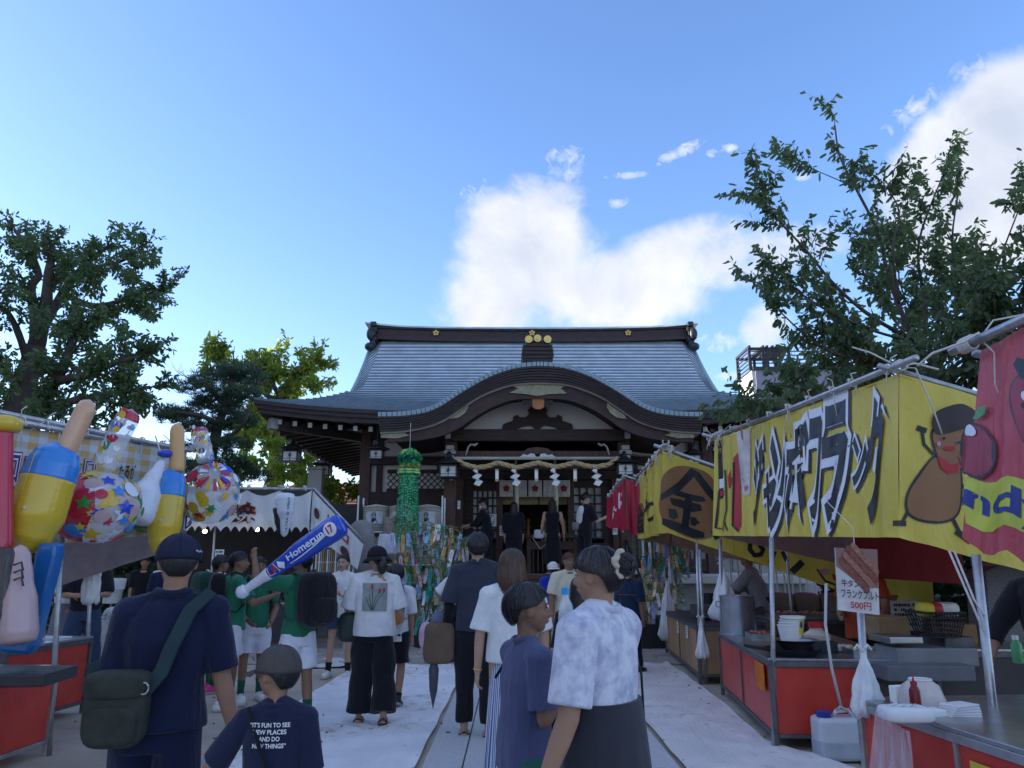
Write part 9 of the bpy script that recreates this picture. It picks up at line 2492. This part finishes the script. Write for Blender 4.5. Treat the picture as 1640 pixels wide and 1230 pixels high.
p3=person('woman in a black halter dress with bare back before the shrine altar',ppos(887,17.0,zf),1.60,-.05,skin=skin_l,face=False,vox=.013,top=dict(m=black_c,sleeve=0,hem=-.05,loose=.95),bottom=dict(k='skirt',m=black_c,len=.38,flare=1.2),hair=dict(style='long',length=.20,n_str=500,hairm=mat('dark_brown_hair',(.035,.022,.018),rough=.45),cut_back=100),arms=[((-.22,0,-1),(-.05,.4,-.8)),((.22,0,-1),(.05,.4,-.8))])
q=MB();bk_=p3['sh'];q.ell(p3['ch']+V(0,-.052,.075),(.085,.028,.07),p=.8);lbuild(q,'bare_back',skin_l,p3,smooth=True)
c=p3['A'][0][2]+V(-.05,.0,.05);q=MB();q.ell(c,(.12,.05,.10),p=.5);q.tube([c+V(-.1,0,.05),c+V(-.14,0,-.1),c+V(.02,0,-.32),c+V(.15,0,-.2)],.008,5);item(q,'handbag',mat('white_bag',(.55,.55,.58)),p3,'white handbag with a long strap held by the bare backed woman','handbag',smooth=True)
p4=person('person in a black and white panelled top looking down on the right of the porch',ppos(940,16.6,zf),1.70,-1.0,lean=(0,.06),head=(0,-.45),skin=skin_l,vox=.013,top=dict(m=black_c,sleeve=.95,cuff=1.3,hem=-.02,loose=1.15),bottom=dict(k='pants',m=black_c),hair=dict(style='short',n_str=500,vol=1.08),arms=[((-.1,.35,-.9),(.1,.9,.3)),((.1,.35,-.9),(-.1,.9,.3))])
q=MB();q.ell(p4['ch']+V(-.055,-.055,-.07),(.135,.09,.26),p=.75,seg=22,rings=16);lbuild(q,'white_back_panel',white_c,p4,smooth=True)
c=p4['hip']+V(-.15,-.12,.10);q=MB();q.ell(c,(.11,.045,.085),p=.45);q.tube([c+V(-.08,0,.06),p4['ch']+V(-.09,-.15,.1),p4['sh']+V(0,-.07,.05)],.007,5);item(q,'crossbody_bag',mat('grey_bag',(.22,.22,.20)),p4,'grey crossbody bag on the person in black and white','handbag',smooth=True)
v1=person('stall cook in grey workwear with a black and yellow striped apron bending over the griddle',ppos(1222,11.3),1.68,1.1,lean=(0,.25),head=(0,-.3),skin=skin_m,vox=.013,girth=1.15,top=dict(m=grey_c,sleeve=1.0,hem=-.04,loose=1.15),bottom=dict(k='pants',m=black_c),arms=[((-.1,.6,-.7),(.1,.8,-.3)),((.1,.6,-.7),(-.1,.8,-.3))])
q=MB()
for i in range(7):q.box(v1['ch']+V(.10,.03,.02-.045*i),(.08,.20,.022),R=rotm(0,0,.2))
lbuild(q,'striped_sash',mat('yellow_stripe',(.45,.40,.10)),v1)
v2=person('stall vendor in an orange red apron standing behind the price sign',ppos(1385,8.4),1.58,2.6,skin=skin_m,head=(0,-.1),vox=.012,girth=1.12,top=dict(m=mat('orange_red_apron',(.34,.055,.018),rough=.8,folds=.4),sleeve=.6,hem=-.08,loose=1.1),bottom=dict(k='pants',m=black_c),arms=[((-.2,.2,-1),(.1,.8,-.2)),((.2,.2,-1),(-.1,.8,-.2))])
q=MB();ffn=lambda u,v,k=0.0:v2['ch']+V(-(u-.5)*.16,.068*1.58*1.12*1.16+.006-((u-.5)**2)*.25,-.06-.05*v);stamp(q,'チャン',ffn,(0,0,1,1),.02,.1);lbuild(q,'apron_lettering',mat('pale_letter',(.6,.45,.4)),v2)
v3=person('vendor at the right edge reaching a dark sleeved arm over the grill',ppos(1690,5.1),1.62,1.9,skin=skin_t,lean=(0,.10),vox=.010,girth=1.1,top=dict(m=black_c,sleeve=1.55,hem=-.02),bottom=dict(k='pants',m=black_c),arms=[((-.1,.5,-.5),(-.1,.6,-.75)),((.15,.55,-.7),(-.1,.55,-.8))])
w1=person('person in a white top behind the toy stall, head hidden by the banner',ppos(100,10.6),1.66,2.6,skin=skin_m,vox=.013,top=dict(m=white_c,sleeve=.8,hem=.05),bottom=dict(k='skirt',m=cloth('grey_skirt',(.16,.16,.19)),len=.34),arms=[((-.3,.1,-1),(.3,.8,.1)),((.2,.1,-1),(-.3,.8,.1))])
w2=person('person in a black top and wide dark jeans behind the toy stall',ppos(134,10.2),1.70,-2.7,skin=skin_m,vox=.013,top=dict(m=black_c,sleeve=.9,hem=0,loose=1.1),bottom=dict(k='pants',m=denim,loose=1.25,flare=1.1),arms=[((-.2,.3,-.9),(.4,.8,.0)),((.2,.3,-.9),(-.4,.8,.0))],legs=[((-.10,0,-1),(-.06,0,-1)),((.10,0,-1),(.08,0,-1))])
w3=person('person in a dark top with a white shawl left of the man in navy',ppos(252,12.8),1.60,-1.9,skin=skin_m,vox=.013,top=dict(m=navy,sleeve=.9,hem=0),bottom=dict(k='pants',m=black_c))
q=MB();s0=w3['sh'];q.tube([s0+V(-.15,-.05,-.22),s0+V(-.12,-.03,.03),s0+V(0,.05,.06),s0+V(.13,-.03,.02),s0+V(.15,-.05,-.22)],.035,8);lbuild(q,'white_shawl',white_c,w3,smooth=True)
w4=person('person in dark clothes in the deep shade between the trash can and the tent',ppos(222,15.2),1.62,-2.9,skin=skin_m,vox=.015,top=dict(m=black_c,sleeve=.9,hem=0),bottom=dict(k='pants',m=black_c))
w5=person('food tent cook in a dark shirt behind the tent counter',ppos(450,15.0),1.62,3.0,skin=skin_t,vox=.015,top=dict(m=mat('dim_brown_cotton',(.05,.03,.03),rough=.9),sleeve=.9,hem=0),bottom=dict(k='pants',m=black_c))
flush_queue()
